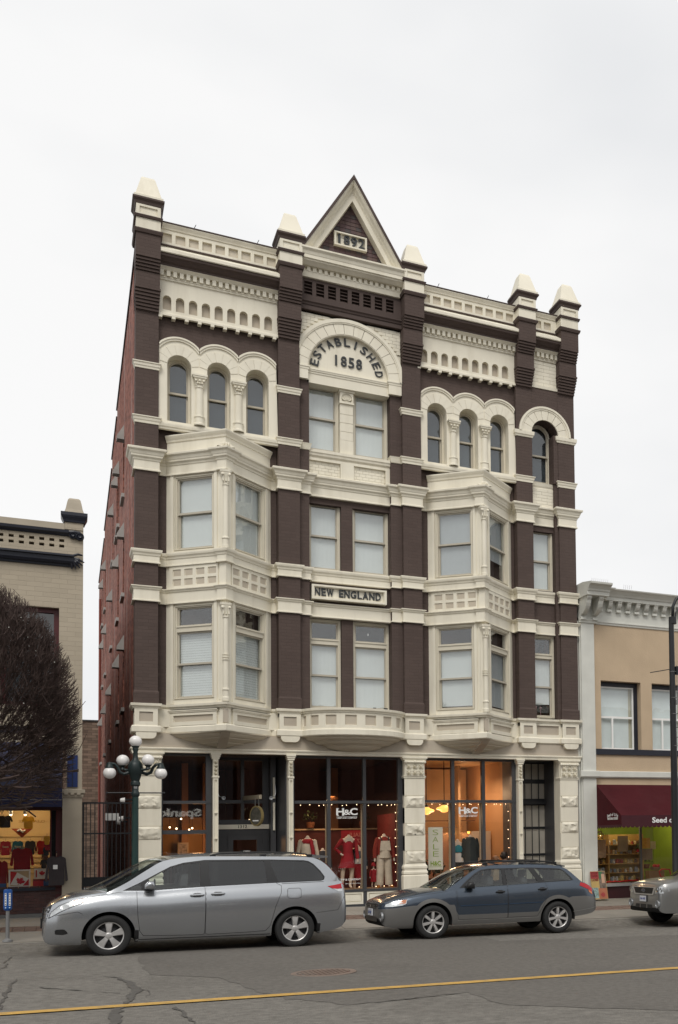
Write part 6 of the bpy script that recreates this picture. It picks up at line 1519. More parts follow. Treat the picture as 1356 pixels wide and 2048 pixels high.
    def patches(s, name, poly, m, **k):     # one object per side of the car
        v, f = tri2d(poly, k.get('holes', ()), k.get('step', .05)); off = k.get('off', .004); os_ = []
        for sg in (-1, 1):
            q = MB(); q.v = [(x, sg * (s.sy(x, z) + off), z) for x, z in v]; q.f = list(f); q.mi = [0] * len(f); os_.append(q.build(name, m, k.get('parent') or s.T, smooth=35, fix=False))
        return os_
    def line(s, name, pts, w_=.007, m=None, off=.0015, parent=None):
        pts = [p for a, b_ in zip(pts, pts[1:]) for p in [(a[0] + (b_[0] - a[0]) * i / 8, a[1] + (b_[1] - a[1]) * i / 8) for i in range(8)]] + [pts[-1]]
        for sg in (-1, 1):
            q = MB()
            for i, p in enumerate(pts):
                a = Vector(pts[max(i - 1, 0)]); b_ = Vector(pts[min(i + 1, len(pts) - 1)]); d = (b_ - a).normalized(); n_ = Vector((-d.y, d.x)) * w_ / 2
                for c in (Vector(p) + n_, Vector(p) - n_): q.v.append((c.x, sg * (s.sy(c.x, c.y) + off), c.y))
            for i in range(len(pts) - 1): q.f.append((2 * i, 2 * i + 1, 2 * i + 3, 2 * i + 2)); q.mi.append(0)
            q.build(name, m or TRIM, parent or s.T, fix=False)
    def nx(s, y, z):
        a, b_ = s.x0, s.x0 + .8
        if s.sy(a, z) >= abs(y): return a
        for _ in range(30):
            c = (a + b_) / 2
            if s.sy(c, z) >= abs(y): b_ = c
            else: a = c
        return b_
    def front(s, name, poly, m, off=.005, holes=(), step=.05, parent=None):
        v, f = tri2d(poly, holes, step); q = MB(); q.v = [(s.nx(y, z) - off, y, z) for y, z in v]; q.f = f; q.mi = [0] * len(f); return q.build(name, m, parent or s.T, smooth=35, fix=False)
    def cap(s, u, x, sh):
        zr = s.rl(x); yr = s.sy(x, zr); return (x - sh(x) * (1 - u * u), u * yr, zr + s.rc(x) * (1 - abs(u) ** 2.4))
    def house(s, dlo, panes, hdr, rear, sh, rc, glassm, pillar=TRIM, seats=(), rails=None):
        s.rc = pchip(rc); shf = pchip(sh); xa, xe = s.rlt[0][0], s.rlt[-1][0]
        top = [(x, s.rl(x)) for x in np.linspace(xa, xe, 60)]; bot = [(x, s.zt(x) - .012) for x in np.linspace(xe, xa, 40)]
        s.patches('side_frame', top + bot, s.paint, off=.0, holes=[dlo], step=.07)
        s.patches('window_surround', dlo, pillar, off=.001, holes=panes, step=.06)
        for p, g_ in zip(panes, glassm): s.patches('side_window', p, g_, off=-.006, step=.08)
        def gridcap(nm, a, b_, m, nu=16, nv=14):
            q = MB(); q.grid(lambda i, j: s.cap(-1 + 2 * i, a + (b_ - a) * j, shf), nu, nv); return q.build(nm, m, s.T, smooth=True, fix=False)
        gridcap('windscreen', xa, hdr, CARGL); rf = gridcap('roof', hdr, rear, s.paint, nv=24); gridcap('rear_window', rear, xe, TINT)
        for bx, by, w_, h in seats:
            q = MB(); z0 = s.zt(bx) - .25
            q.loft([[(bx + a * k + .10 * (z - z0), by + c * w_ * k2, z) for a, c in ((-.06, -1), (.05, -1), (.07, 0), (.05, 1), (-.06, 1), (-.08, 0))] for z, k, k2 in ((z0, 1, 1), (z0 + h * .55, 1, 1), (z0 + h * .68, .9, .85), (z0 + h * .72, .5, .5), (z0 + h * .73, .45, .5), (z0 + h * .76, .7, .52), (z0 + h * .97, .7, .5), (z0 + h, .4, .35))])
            q.build('seat', SEAT, s.T, smooth=50)
    def wheel(s, x, z, y, spokes, wide, dish=.0):
        r, rr, w_ = s.rw, s.rw * .665, .205
        for sg in (-1, 1):
            W_ = node('wheel', s.T, (x, sg * y, z)); yo = sg * y
            q = MB(); pr = [(rr, 0), (rr + .01, -.01), (r * .86, -.018), (r * .95, -.005), (r, .03), (r, w_ - .03), (r * .95, w_), (rr, w_)]
            q.lathe((x, yo, z), [(a, h if sg < 0 else -h) for a, h in pr], 40, 'y'); q.build('tyre', TYRE, W_, smooth=40)
            q = MB(); q.lathe((x, yo, z), [(0, .085 * -sg), (rr * .98, .085 * -sg)], 28, 'y'); q.lathe((x, yo, z), [(.06, .05 * -sg), (.15, .05 * -sg), (.15, .075 * -sg)], 20, 'y'); q.build('brake', mat('brake_dark', (.02, .02, .022), .6), W_)
            q = MB(); q.lathe((x, yo, z), [(a, h * -sg) for a, h in ((rr * .97, .09), (rr * .93, .03), (rr * .95, .004), (rr * 1.0, -.004), (rr * 1.02, .002), (rr * 1.0, .02))], 44, 'y'); q.lathe((x, yo, z), [(a, h * -sg) for a, h in ((0, .008), (.032, .008), (.05, .014), (.065, .03), (.065, .06))], 20, 'y')
            for k in range(spokes):
                t = 2 * math.pi * k / spokes + math.pi / 2; c, n_ = (math.cos(t), math.sin(t)), (-math.sin(t), math.cos(t))
                def P_(rad, lat_, h): return (x + c[0] * rad + n_[0] * lat_, yo - sg * h, z + c[1] * rad + n_[1] * lat_)
                w0, w1 = wide
                q.loft([[P_(rad, -a, h + .018), P_(rad, -a * .75, h), P_(rad, a * .75, h), P_(rad, a, h + .018), P_(rad, a, h + .05), P_(rad, -a, h + .05)] for rad, a, h in ((.05, w0 * .8, .014), (rr * .45, w0, .004 + dish), (rr * .75, (w0 + w1) / 2, .006 + dish), (rr * .97, w1, .010))])
            for k in range(5):
                t = 2 * math.pi * (k + .5) / 5 + math.pi / 2; q.lathe((x + .055 * math.cos(t), yo, z + .055 * math.sin(t)), [(0, .016 * -sg), (.009, .016 * -sg), (.009, .03 * -sg)], 6, 'y')
            q.build('rim', ALLOY, W_, smooth=35)
            q = MB(); q.lathe((x, sg * (y - .02), z), [(s.ra + .0, 0), (s.ra + .0, -sg * .32)], 24, 'y', a0=-.15, a1=math.pi + .15); q.lathe((x, sg * (y - .3), z), [(.02, 0), (s.ra, 0)], 24, 'y', a0=-.2, a1=math.pi + .2); q.build('wheel_well', UNDER, s.T, fix=False)
    def mirror(s, x, z, m, l=.17):
        for sg in (-1, 1):
            y = s.sy(x, z); q = MB()
            q.loft([[(x + .02 + a * kx, sg * (y + d), z + c * kz) for a, c in ((-.09, -.045), (-.09, .02), (-.04, .075), (.05, .085), (.07, .03), (.07, -.06))] for d, kx, kz in ((.035, .75, .8), (.05, 1, 1), (l, 1, 1), (l + .035, .8, .8), (l + .045, .5, .5))])
            mo = q.build('wing_mirror', m, s.T, smooth=50); q = MB(); q.box(x - .03, x + .05, min(sg * (y - .02), sg * (y + .06)), max(sg * (y - .02), sg * (y + .06)), z - .06, z - .03); q.build('mirror_foot', TRIM, mo)
    def handle(s, x, z, m, w_=.11):
        for sg in (-1, 1):
            q = MB(); y = s.sy(x, z); q.tube([(x - w_, sg * (y + .004), z - .004), (x - w_ * .8, sg * (y + .03), z), (x + w_ * .8, sg * (y + .03), z + .005), (x + w_, sg * (y + .004), z + .004)], [.012, .016, .016, .012], 8)
            q.build('door_handle', m, s.T, smooth=40)
        s.patches('handle_recess', roundpoly(rect(x - w_ * .65, x + w_ * .65, z - .038, z + .036), .035, 4), TRIM if m is TRIM else mat('recess_shade', (.12, .12, .125), .4, metal=.4), off=.0015)
    def place(s, X, Yc, Z): s.T.location = (X, Yc, Z); s.T.rotation_euler = (0, math.atan(.0175), 0)

SILVER = paint('silver_paint', (.385, .40, .42), .78, .25); BLUEP = paint('blue_grey_paint', (.056, .074, .100), .55, .27); GREYP = paint('warm_grey_paint', (.235, .235, .23), .6, .32)
CLADM = mat('pewter_cladding', (.155, .152, .146), .42, metal=.35, var=.03, coat=.15)
GRP = 'cars parked along the kerb'
# ---- silver minivan
v = Car('parked_minivan', 'silver minivan parked at the kerb in front of the hotel door', GRP,
    hw=[(-.985, .56), (-.975, .63), (-.945, .72), (-.88, .81), (-.75, .89), (-.5, .95), (-.2, .98), (.3, .99), (1.5, .9925), (2.8, .99), (3.4, .975), (3.75, .945), (3.9, .905), (3.965, .84), (3.985, .78)],
    zt=[(-.985, .70), (-.97, .76), (-.90, .855), (-.82, .90), (-.67, .965), (-.38, 1.03), (-.065, 1.068), (.2, 1.08), (.6, 1.08), (1.43, 1.127), (2.55, 1.172), (3.55, 1.20), (3.82, 1.20), (3.91, 1.17), (3.955, 1.05), (3.985, .86)],
    zb=[(-.985, .36), (-.95, .27), (-.85, .215), (-.4, .20), (.4, .225), (2.6, .225), (3.45, .25), (3.85, .33), (3.985, .46)],
    rl=[(-.05, 1.062), (.256, 1.232), (.55, 1.43), (.832, 1.598), (1.1, 1.65), (1.486, 1.674), (2.574, 1.664), (3.3, 1.645), (3.47, 1.60), (3.617, 1.50), (3.75, 1.34), (3.87, 1.19)],
    lat=[(0, .885), (.05, .93), (.12, .955), (.3, .985), (.48, 1.0), (.62, .998), (.74, .986), (.85, .962), (.93, .925), (1, .875)],
    wheels=[(0, .345), (3.03, .345)], rw=.345, tumble=.27, crown=pchip([(-.985, .01), (-.9, .03), (-.6, .06), (.1, .07), (3.4, .05), (3.985, .01)]), cowl=-.1, paint_=SILVER)
v.body()
dlo = [(.20, 1.098), (.60, 1.088), (1.43, 1.135), (2.55, 1.178), (3.50, 1.204), (3.56, 1.225), (3.575, 1.28), (3.50, 1.39), (3.38, 1.52), (3.29, 1.575), (3.2, 1.592), (2.58, 1.61), (1.5, 1.612), (1.15, 1.565), (.94, 1.50), (.75, 1.395), (.45, 1.222)]
pn = [[(.27, 1.112), (.47, 1.225), (.49, 1.103)], [(.605, 1.10), (1.425, 1.145), (1.425, 1.565), (1.15, 1.545), (.95, 1.48), (.76, 1.375), (.605, 1.282)], roundpoly([(1.595, 1.152), (2.553, 1.19), (2.512, 1.588), (1.56, 1.588)], .05), roundpoly([(2.74, 1.195), (3.53, 1.215), (3.555, 1.275), (3.48, 1.39), (3.36, 1.515), (3.25, 1.57), (2.605, 1.592)], .03)]
v.house(dlo, pn, .92, 3.42, [(-.05, .30), (.5, .22), (.92, .10), (1.4, .0), (3.3, .0), (3.5, -.06), (3.87, -.11)], [(-.05, .05), (.5, .065), (1.0, .055), (1.5, .062), (3.0, .06), (3.5, .045), (3.87, .02)], [CARGL, CARGL, TINT, TINT], seats=[(1.15, -.42, .25, .72), (1.15, .42, .25, .72), (2.2, -.42, .25, .7), (2.2, .42, .25, .7), (3.0, 0, .6, .65)])
v.line('door_gap', [(.415, 1.085), (.42, .9), (.44, .6), (.47, .40), (.53, .32), (1.0, .305), (1.48, .30), (1.5, .33), (1.505, .7), (1.50, 1.13), (1.475, 1.14)]); v.line('door_gap', [(1.515, 1.13), (1.51, .32), (1.55, .30), (2.2, .31), (2.52, .325), (2.6, .42), (2.68, .75), (2.78, 1.0), (2.79, 1.13), (2.70, 1.18)])
v.line('bumper_gap', [(-.80, .70), (-.6, .74), (-.47, .76), (-.40, .72)]); v.line('bumper_gap', [(3.40, .62), (3.6, .64), (3.80, .66), (3.93, .92)], .005); v.line('slide_rail', [(2.80, 1.165), (3.55, 1.19)], .008); v.line('sill_shadow_line', [(.45, .255), (2.6, .26)], .012)
v.line('bonnet_gap', [(-.3, 1.0), (0, 1.055), (.2, 1.075)], .006)
v.patch('fuel_flap', roundpoly(rect(2.895, 3.125, .905, 1.075), .04), SILVER, .002, both=False); v.line('flap_gap', roundpoly(rect(2.89, 3.13, .90, 1.08), .04) + [(2.89, .94)], .006)
for x, z in ((1.37, .995), (1.71, 1.01)): v.handle(x, z, SILVER)
v.mirror(.60, 1.17, SILVER)
hl = [(-.90, .66), (-.86, .765), (-.74, .87), (-.62, .925), (-.44, .975), (-.32, .99), (-.335, .955), (-.43, .905), (-.58, .84), (-.74, .76)]
for o in v.patches('headlight', hl, REFL, off=.004): 
    pass
v.patches('indicator', [(-.55, .872), (-.53, .945), (-.44, .972), (-.325, .985), (-.345, .95), (-.44, .905)], AMBER, off=.006); v.patches('headlight_lens', hl, LENS, off=.010)
v.patches('lamp_bowl', roundpoly(rect(-.72, -.60, .80, .885), .05), CHROME, off=.007); v.line('headlight_edge', hl + [hl[0]], .008, TRIM, .008)
v.patches('fog_recess', roundpoly([(-.80, .39), (-.68, .38), (-.60, .40), (-.66, .475), (-.80, .47)], .03), TRIM, off=.003)
v.patches('tail_light', [(3.61, 1.105), (3.75, 1.125), (3.86, 1.145), (3.915, 1.16), (3.945, 1.06), (3.80, 1.05), (3.70, 1.06)], REDL, off=.006); v.patches('reverse_lens', [(3.70, 1.058), (3.80, 1.048), (3.945, 1.058), (3.955, 1.0), (3.82, 1.0)], REFL, off=.006)
gp = [(-.982, .60), (-.968, .72), (-.93, .815), (-.875, .872), (-.845, .875), (-.875, .80), (-.905, .71), (-.94, .60)]
v.patches('grille_end', gp, TRIM, off=.004)
for z in (.66, .72, .78): v.line('grille_slat', [(-.975, z), (-.89, z + .02)], .010, CHROME, .008)
v.front('grille', roundpoly([(-.62, .60), (.62, .60), (.55, .80), (-.55, .80)], .05), TRIM, .006)
for z in (.65, .70, .75): v.front('grille_bar', [(-.57, z - .01), (.57, z - .01), (.56, z + .008), (-.56, z + .008)], CHROME, .012)
v.front('lower_intake', roundpoly(rect(-.55, .55, .36, .48), .04), TRIM, .005); v.front('number_plate', rect(-.16, .16, .47, .62), PLATE, .03); q = MB(); q.box(-1.02, -.99, -.18, .18, .46, .63); q.build('plate_holder', TRIM, v.T)
v.wheel(0, .345, .975, 5, (.042, .072)); v.wheel(3.03, .345, .975, 5, (.042, .072))
for xm in (.395, 3.425): v.patches('mud_flap', [(xm, .22), (xm + .06, .22), (xm + .06, .42), (xm - .01, .42)] if xm < 1 else [(xm - .0, .235), (xm + .05, .235), (xm + .06, .42), (xm + .0, .42)], TRIM, off=.004)
for sg in (-1, 1):
    y = v.sy(2.4, v.rl(2.4)) - .05; pts = [(1.62, 1.69), (1.75, 1.715), (2.1, 1.728), (2.6, 1.728), (3.05, 1.715), (3.25, 1.69), (3.34, 1.66)]; q = MB(); q.tube([(x, sg * y, z + .012) for x, z in pts], [.012, .016, .016, .016, .016, .014, .01], 8); 
    for x in (1.64, 2.5, 3.32): q.box(x - .05, x + .05, sg * y - .014, sg * y + .014, 1.655, 1.70)
    q.build('roof_rail', TRIM, v.T)
q = MB(); q.add([(3.35, -.62, 1.70), (3.35, .62, 1.70), (3.68, .58, 1.665), (3.68, -.58, 1.665), (3.35, -.62, 1.62), (3.35, .62, 1.62), (3.67, .58, 1.635), (3.67, -.58, 1.635)], [(0, 1, 2, 3), (7, 6, 5, 4), (0, 3, 7, 4), (1, 5, 6, 2), (2, 6, 7, 3)]); q.build('spoiler', SILVER, v.T, smooth=30)
q = MB(); q.lathe((.72, -.38, 1.10), [(.17, -.012), (.185, 0), (.17, .012)], 24, 'x'); q.build('steering_wheel', CABIN, v.T)
q = MB(); q.loft([[(a, y, z) for y, z in ((-.8, .98), (-.8, 1.06), (0, 1.12), (.8, 1.06), (.8, .98))] for a in (.2, .5, .62)]); q.build('dashboard', CABIN, v.T)
v.place(.64, -5.295, gz(.64, -6.3) - .008)
# ---- blue-grey estate with pewter cladding
c = Car('parked_estate', 'blue estate car with grey lower cladding parked in front of the bright shop window', GRP,
    hw=[(-1.0, .52), (-.99, .58), (-.96, .66), (-.88, .74), (-.7, .815), (-.4, .86), (0, .88), (1.4, .885), (2.6, .88), (3.0, .868), (3.35, .83), (3.55, .765), (3.635, .68), (3.655, .62)],
    zt=[(-1.0, .64), (-.985, .675), (-.93, .72), (-.8, .765), (-.6, .81), (-.2, .885), (.2, .935), (.55, .965), (1.5, 1.005), (2.3, 1.045), (3.0, 1.075), (3.25, 1.06), (3.45, .98), (3.56, .90), (3.62, .82), (3.655, .74)],
    zb=[(-1.0, .42), (-.95, .31), (-.85, .25), (-.5, .22), (.4, .255), (2.3, .265), (3.1, .34), (3.5, .40), (3.655, .50)],
    rl=[(.22, .925), (.45, 1.06), (.72, 1.235), (.95, 1.365), (1.2, 1.42), (1.5, 1.438), (2.0, 1.44), (2.55, 1.425), (2.82, 1.39), (2.95, 1.325), (3.1, 1.20), (3.27, 1.05)],
    lat=[(0, .90), (.06, .945), (.14, .97), (.32, .992), (.5, 1.0), (.64, .998), (.78, .985), (.88, .965), (.95, .94), (1, .91)],
    wheels=[(0, .33), (2.675, .335)], rw=.328, tumble=.36, crown=pchip([(-1.0, .01), (-.9, .035), (-.5, .075), (.2, .075), (3.2, .03), (3.655, .01)]), cowl=.15, clad=[(-1.0, .60), (-.4, .665), (.2, .665), (.44, .66), (.48, .455), (1.5, .46), (2.22, .468), (2.25, .5), (3.0, .76), (3.3, .765), (3.655, .72)], paint_=BLUEP, cladm=CLADM)
c.body()
dlo = [(.55, .985), (1.5, 1.02), (2.38, 1.065), (2.95, 1.09), (3.06, 1.10), (3.02, 1.16), (2.88, 1.30), (2.80, 1.345), (2.6, 1.362), (2.1, 1.378), (1.2, 1.368), (1.04, 1.345), (.9, 1.27), (.72, 1.135)]
pn = [[(.66, 1.0), (1.48, 1.028), (1.475, 1.352), (1.2, 1.345), (1.06, 1.32), (.92, 1.245), (.76, 1.12)], [(1.565, 1.03), (2.255, 1.066), (2.06, 1.354), (1.555, 1.353)], roundpoly([(2.385, 1.085), (3.01, 1.108), (2.98, 1.16), (2.85, 1.295), (2.77, 1.33), (2.195, 1.352)], .02)]
c.house(dlo, pn, 1.02, 2.86, [(.22, .26), (.7, .2), (1.02, .10), (1.5, 0), (2.6, 0), (2.85, -.05), (3.27, -.10)], [(.22, .04), (.6, .055), (1.0, .045), (1.5, .048), (2.5, .045), (2.85, .035), (3.27, .015)], [CARGL, CARGL, CARGL], seats=[(1.25, -.36, .23, .66), (1.25, .36, .23, .66), (2.0, -.36, .25, .56), (2.0, .36, .25, .56), (2.45, 0, .0001, .1)])
c.line('door_gap', [(.49, .945), (.485, .8), (.5, .45), (.52, .36), (1.5, .355), (1.555, .37), (1.56, 1.0)]); c.line('door_gap', [(1.57, 1.02), (1.565, .37), (2.2, .375), (2.29, .5), (2.42, .75), (2.46, .9), (2.40, 1.06)])
c.line('side_moulding', [(.55, .635), (1.54, .648)], .018, mat('blue_trim_dark', (.035, .065, .115), .35, metal=.4), .010); c.line('side_moulding', [(1.585, .648), (2.32, .662)], .018, mat('blue_trim_dark', (.035, .065, .115)), .010)
c.line('bonnet_gap', [(-.62, .79), (-.2, .865), (.3, .93)], .006); c.line('cladding_gap', [(1.56, .36), (1.56, .46)], .006); c.line('sill_line', [(.5, .345), (2.25, .352)], .008, mat('pewter_light', (.3, .3, .29), .35, metal=.4), .006); c.line('rear_bumper_line', [(3.02, .44), (3.5, .50), (3.62, .53)], .008, mat('pewter_light', (.3, .3, .29)), .006)
for x, z in ((1.40, .895), (2.325, .93)): c.handle(x, z, TRIM, .095)
c.mirror(.74, 1.03, TRIM, .15)
hl = [(-.93, .645), (-.90, .70), (-.80, .745), (-.62, .782), (-.50, .79), (-.53, .70), (-.60, .672), (-.78, .65)]
c.patches('headlight', hl, REFL, off=.004); c.patches('indicator', [(-.66, .70), (-.645, .775), (-.515, .786), (-.54, .715)], AMBER, off=.006); c.patches('headlight_lens', hl, LENS, off=.010); c.line('headlight_edge', hl + [hl[0]], .007, TRIM, .007)
for sg in (-1, 1):
    q = MB(); y = .66; x = c.nx(y, .45); q.lathe((x - .012, sg * y, .455), [(.0, .0), (.055, .0), (.06, -.012), (.085, -.014), (.09, .02)], 18, 'x'); q.build('fog_lamp', mat('fog_lens', (.25, .26, .27), .3, metal=.3), c.T)
c.front('grille', roundpoly([(-.36, .60), (.36, .60), (.38, .70), (-.38, .70)], .03), TRIM, .008); 
for z in (.63, .665): c.front('grille_bar', [(-.34, z - .005), (.34, z - .005), (.34, z + .005), (-.34, z + .005)], mat('dark_chrome', (.2, .2, .2), .3, metal=.8), .014)
c.front('badge', roundpoly(rect(-.05, .05, .63, .675), .02), CHROME, .018); c.front('lower_intake', roundpoly(rect(-.45, .45, .35, .44), .03), TRIM, .006); q = MB(); q.box(-1.035, -1.01, -.155, .155, .46, .595); q.build('number_plate', PLATE, c.T)
text('266 HJR', .07, (-1.037, 0, .525), mat('plate_blue', (.05, .08, .3), .5), c.T, .0008, .001, (math.pi / 2, 0, -math.pi / 2), 'plate_lettering', fit=(.25, .065))
c.patches('tail_light', [(3.22, 1.05), (3.33, 1.03), (3.45, .97), (3.52, .91), (3.50, .84), (3.40, .90), (3.27, .955), (3.19, .985)], REDL, off=.006); c.patches('tail_indicator', [(3.40, .895), (3.50, .838), (3.505, .79), (3.42, .84)], AMBER, off=.007)
c.wheel(0, .33, .872, 7, (.026, .034)); c.wheel(2.675, .335, .872, 7, (.026, .034))
for sg in (-1, 1):
    y = c.sy(2, c.rl(2)) - .055; pts = [(1.12, 1.455), (1.25, 1.485), (1.6, 1.50), (2.2, 1.50), (2.55, 1.488), (2.75, 1.455)]; q = MB(); q.tube([(x, sg * y, z + .01) for x, z in pts], [.012, .016, .016, .016, .016, .012], 8)
    for x in (1.16, 1.95, 2.70): q.box(x - .05, x + .05, sg * y - .015, sg * y + .015, 1.435, 1.49)
    q.build('roof_rail', TRIM, c.T)
for x in (1.5, 2.3): q = MB(); q.box(x - .04, x + .04, -.56, .56, 1.515, 1.54); q.build('roof_bar', TRIM, c.T)
q = MB(); q.add([(2.78, -.52, 1.435), (2.78, .52, 1.435), (2.99, .5, 1.405), (2.99, -.5, 1.405), (2.78, -.52, 1.39), (2.78, .52, 1.39), (2.98, .5, 1.38), (2.98, -.5, 1.38)], [(0, 1, 2, 3), (7, 6, 5, 4), (0, 3, 7, 4), (1, 5, 6, 2), (2, 6, 7, 3)]); q.build('spoiler', BLUEP, c.T)
q = MB(); q.loft([[(a, y, z) for y, z in ((-.7, .86), (-.7, .94), (0, 1.0), (.7, .94), (.7, .86))] for a in (.35, .6, .72)]); q.build('dashboard', CABIN, c.T); q = MB(); q.lathe((.86, -.34, .99), [(.16, -.012), (.175, 0), (.16, .012)], 22, 'x'); q.build('steering_wheel', CABIN, c.T)
c.place(6.33, -5.145, gz(6.33, -6.0) + .004)
# ---- grey sport utility at the right edge
u = Car('parked_sport_utility', 'grey sport utility vehicle parked at the right edge with black grille facing left', GRP,
    hw=[(-.87, .66), (-.86, .70), (-.82, .76), (-.7, .825), (-.45, .865), (0, .885), (1.3, .89), (2.6, .885), (3.2, .87), (3.5, .82), (3.56, .76)],
    zt=[(-.87, .845), (-.855, .885), (-.80, .93), (-.6, .965), (-.2, 1.0), (.2, 1.03), (.6, 1.06), (1.5, 1.09), (2.6, 1.12), (3.3, 1.13), (3.5, 1.05), (3.56, .9)],
    zb=[(-.87, .42), (-.84, .34), (-.7, .30), (-.4, .30), (.4, .31), (2.4, .31), (3.2, .34), (3.56, .48)],
    rl=[(.18, 1.02), (.45, 1.22), (.75, 1.45), (.95, 1.57), (1.2, 1.61), (2.0, 1.63), (3.0, 1.61), (3.25, 1.55), (3.38, 1.35), (3.46, 1.10)],
    lat=[(0, .93), (.1, .965), (.25, .985), (.45, 1.0), (.65, .998), (.8, .985), (.9, .965), (1, .92)],
    wheels=[(0, .355), (2.62, .355)], rw=.352, tumble=.24, crown=pchip([(-.87, .02), (-.8, .05), (-.4, .085), (.3, .08), (3.2, .03), (3.56, .01)]), cowl=.1, paint_=GREYP)
u.body()
dlo = [(.5, 1.085), (1.5, 1.115), (2.6, 1.14), (3.25, 1.155), (3.22, 1.35), (3.12, 1.50), (2.9, 1.555), (1.2, 1.56), (1.0, 1.53), (.8, 1.40)]
pn = [[(.58, 1.10), (1.42, 1.125), (1.42, 1.53), (1.2, 1.535), (1.03, 1.505), (.84, 1.385)], [(1.52, 1.13), (2.35, 1.155), (2.33, 1.53), (1.52, 1.535)], [(2.47, 1.16), (3.2, 1.17), (3.17, 1.34), (3.09, 1.475), (2.9, 1.525), (2.46, 1.53)]]
u.house(dlo, pn, .98, 3.2, [(.18, .24), (.6, .18), (.98, .08), (1.4, 0), (3.0, 0), (3.46, -.05)], [(.18, .04), (.6, .05), (1.0, .05), (2, .06), (3.2, .03), (3.46, .015)], [CARGL, TINT, TINT], seats=[(1.2, -.38, .24, .75), (1.2, .38, .24, .75)])
u.line('door_gap', [(.46, 1.05), (.46, .5), (.5, .38), (1.46, .38), (1.47, 1.1)]); u.line('door_gap', [(1.49, 1.1), (1.49, .38), (2.25, .4), (2.4, .7), (2.42, 1.1)])
for x, z in ((1.33, .96), (2.28, .98)): u.handle(x, z, TRIM)
u.mirror(.66, 1.14, TRIM)
BRSV = mat('bright_silver', (.56, .565, .56), .3, metal=.7)
u.front('grille_surround', roundpoly([(-.46, .70), (.46, .70), (.56, .88), (-.56, .88)], .03), BRSV, .008, holes=[roundpoly([(-.40, .725), (.40, .725), (.485, .862), (-.485, .862)], .02)]); u.front('grille', roundpoly([(-.40, .725), (.40, .725), (.485, .862), (-.485, .862)], .02), BLACK, .006)
for z in (.76, .795, .83): u.front('grille_bar', rect(-.41, .41, z - .006, z + .006), TRIM, .012)
ov = [(.10 * math.cos(t), .795 + .036 * math.sin(t)) for t in np.linspace(0, 2 * math.pi, 25)[:-1]]; ov2 = [(.088 * math.cos(t), .795 + .028 * math.sin(t)) for t in np.linspace(0, 2 * math.pi, 25)[:-1]]
u.front('oval_badge', ov, CHROME, .018); u.front('badge_field', ov2, mat('badge_navy', (.02, .03, .08), .3), .020); text('Ford', .05, (-.892, 0, .797), CHROME, u.T, .0006, .0, (math.pi / 2, 0, -math.pi / 2), 'badge_lettering', shear=.25, fit=(.12, .032))
for sg in (-1, 1):
    hlp = [(sg * .52, .74), (sg * .56, .88), (sg * .70, .895), (sg * .80, .885), (sg * .825, .80), (sg * .78, .745)]
    u.front('headlight', hlp, REFL, .006); u.front('headlight_lens', hlp, LENS, .014)
    for yy in (.62, .73): q = MB(); x = u.nx(yy, .81); q.lathe((x - .010, sg * yy, .815), [(0, .012), (.03, .004), (.048, -.002), (.055, .01)], 16, 'x'); q.build('lamp_bowl', CHROME, u.T, smooth=True)
    q = MB(); yy = .64; x = u.nx(yy, .5); q.lathe((x - .006, sg * yy, .50), [(0, .0), (.055, .0), (.06, -.012), (.085, -.014), (.095, .03)], 18, 'x'); q.build('fog_lamp', mat('fog_lens', (.35, .36, .37)), u.T)
u.front('lower_intake', roundpoly([(-.42, .40), (.42, .40), (.38, .485), (-.40, .485)], .02), BLACK, .006)
for yy in (-.16, .16): u.front('intake_bar', rect(yy - .02, yy + .02, .40, .485), GREYP, .012)
q = MB(); q.box(-.90, -.885, -.155, .155, .545, .675); q.build('number_plate', PLATE, u.T); q = MB(); q.box(-.895, -.87, -.17, .17, .54, .685); q.build('plate_holder', TRIM, u.T)
text('266 4JR', .07, (-.9025, 0, .61), mat('plate_blue', (.05, .08, .3)), u.T, .0008, .001, (math.pi / 2, 0, -math.pi / 2), 'plate_lettering', fit=(.25, .065))
u.wheel(0, .352, .88, 5, (.03, .05)); u.wheel(2.62, .352, .88, 5, (.03, .05))
u.place(12.36, -5.16, gz(12.36, -6.0) + .02)
# ---------------------------------------------------------------- figures: one skinned surface per body
def skin(name, J, Ed, m, parent, root, sub=2):
    names = list(J); me = bpy.data.meshes.new(name); org = ORG[parent]
    me.from_pydata([Vector(J[k][:3]) - org for k in names], [(names.index(a), names.index(b_)) for a, b_ in Ed], [])
    o = bpy.data.objects.new(name, me); COL.objects.link(o)
    md = o.modifiers.new('skin', 'SKIN'); md.use_smooth_shade = True
    for i, k in enumerate(names):
        r = J[k][3]; sv = me.skin_vertices[0].data[i]; sv.radius = (r, r) if not isinstance(r, tuple) else r; sv.use_root = (k == root)
    ss = o.modifiers.new('sub', 'SUBSURF'); ss.levels = sub; ss.render_levels = sub
    bpy.context.view_layer.update()
    m2 = bpy.data.meshes.new_from_object(o.evaluated_get(bpy.context.evaluated_depsgraph_get()))
    bpy.data.objects.remove(o); m2.materials.clear(); m2.materials.append(m); m2.polygons.foreach_set('use_smooth', [True] * len(m2.polygons))
    n = bpy.data.objects.new(name, m2); COL.objects.link(n); n.parent = parent; ORG[n] = ORG[parent]; return n
def tubular(rings, n=18):
    """cloth lofted over ellipses (cx, cy, z, rx, ry), with soft folds"""
    out_ = []
    for i, (cx, cy, z, rx, ry, *f) in enumerate(rings):
        fo = f[0] if f else 0
        out_.append([(cx + rx * math.cos(t) * (1 + fo * math.sin(7 * t + i)), cy + ry * math.sin(t) * (1 + fo * math.sin(7 * t + i)), z) for t in np.linspace(0, 2 * math.pi, n + 1)[:-1]])
    q = MB(); q.loft(out_); return q
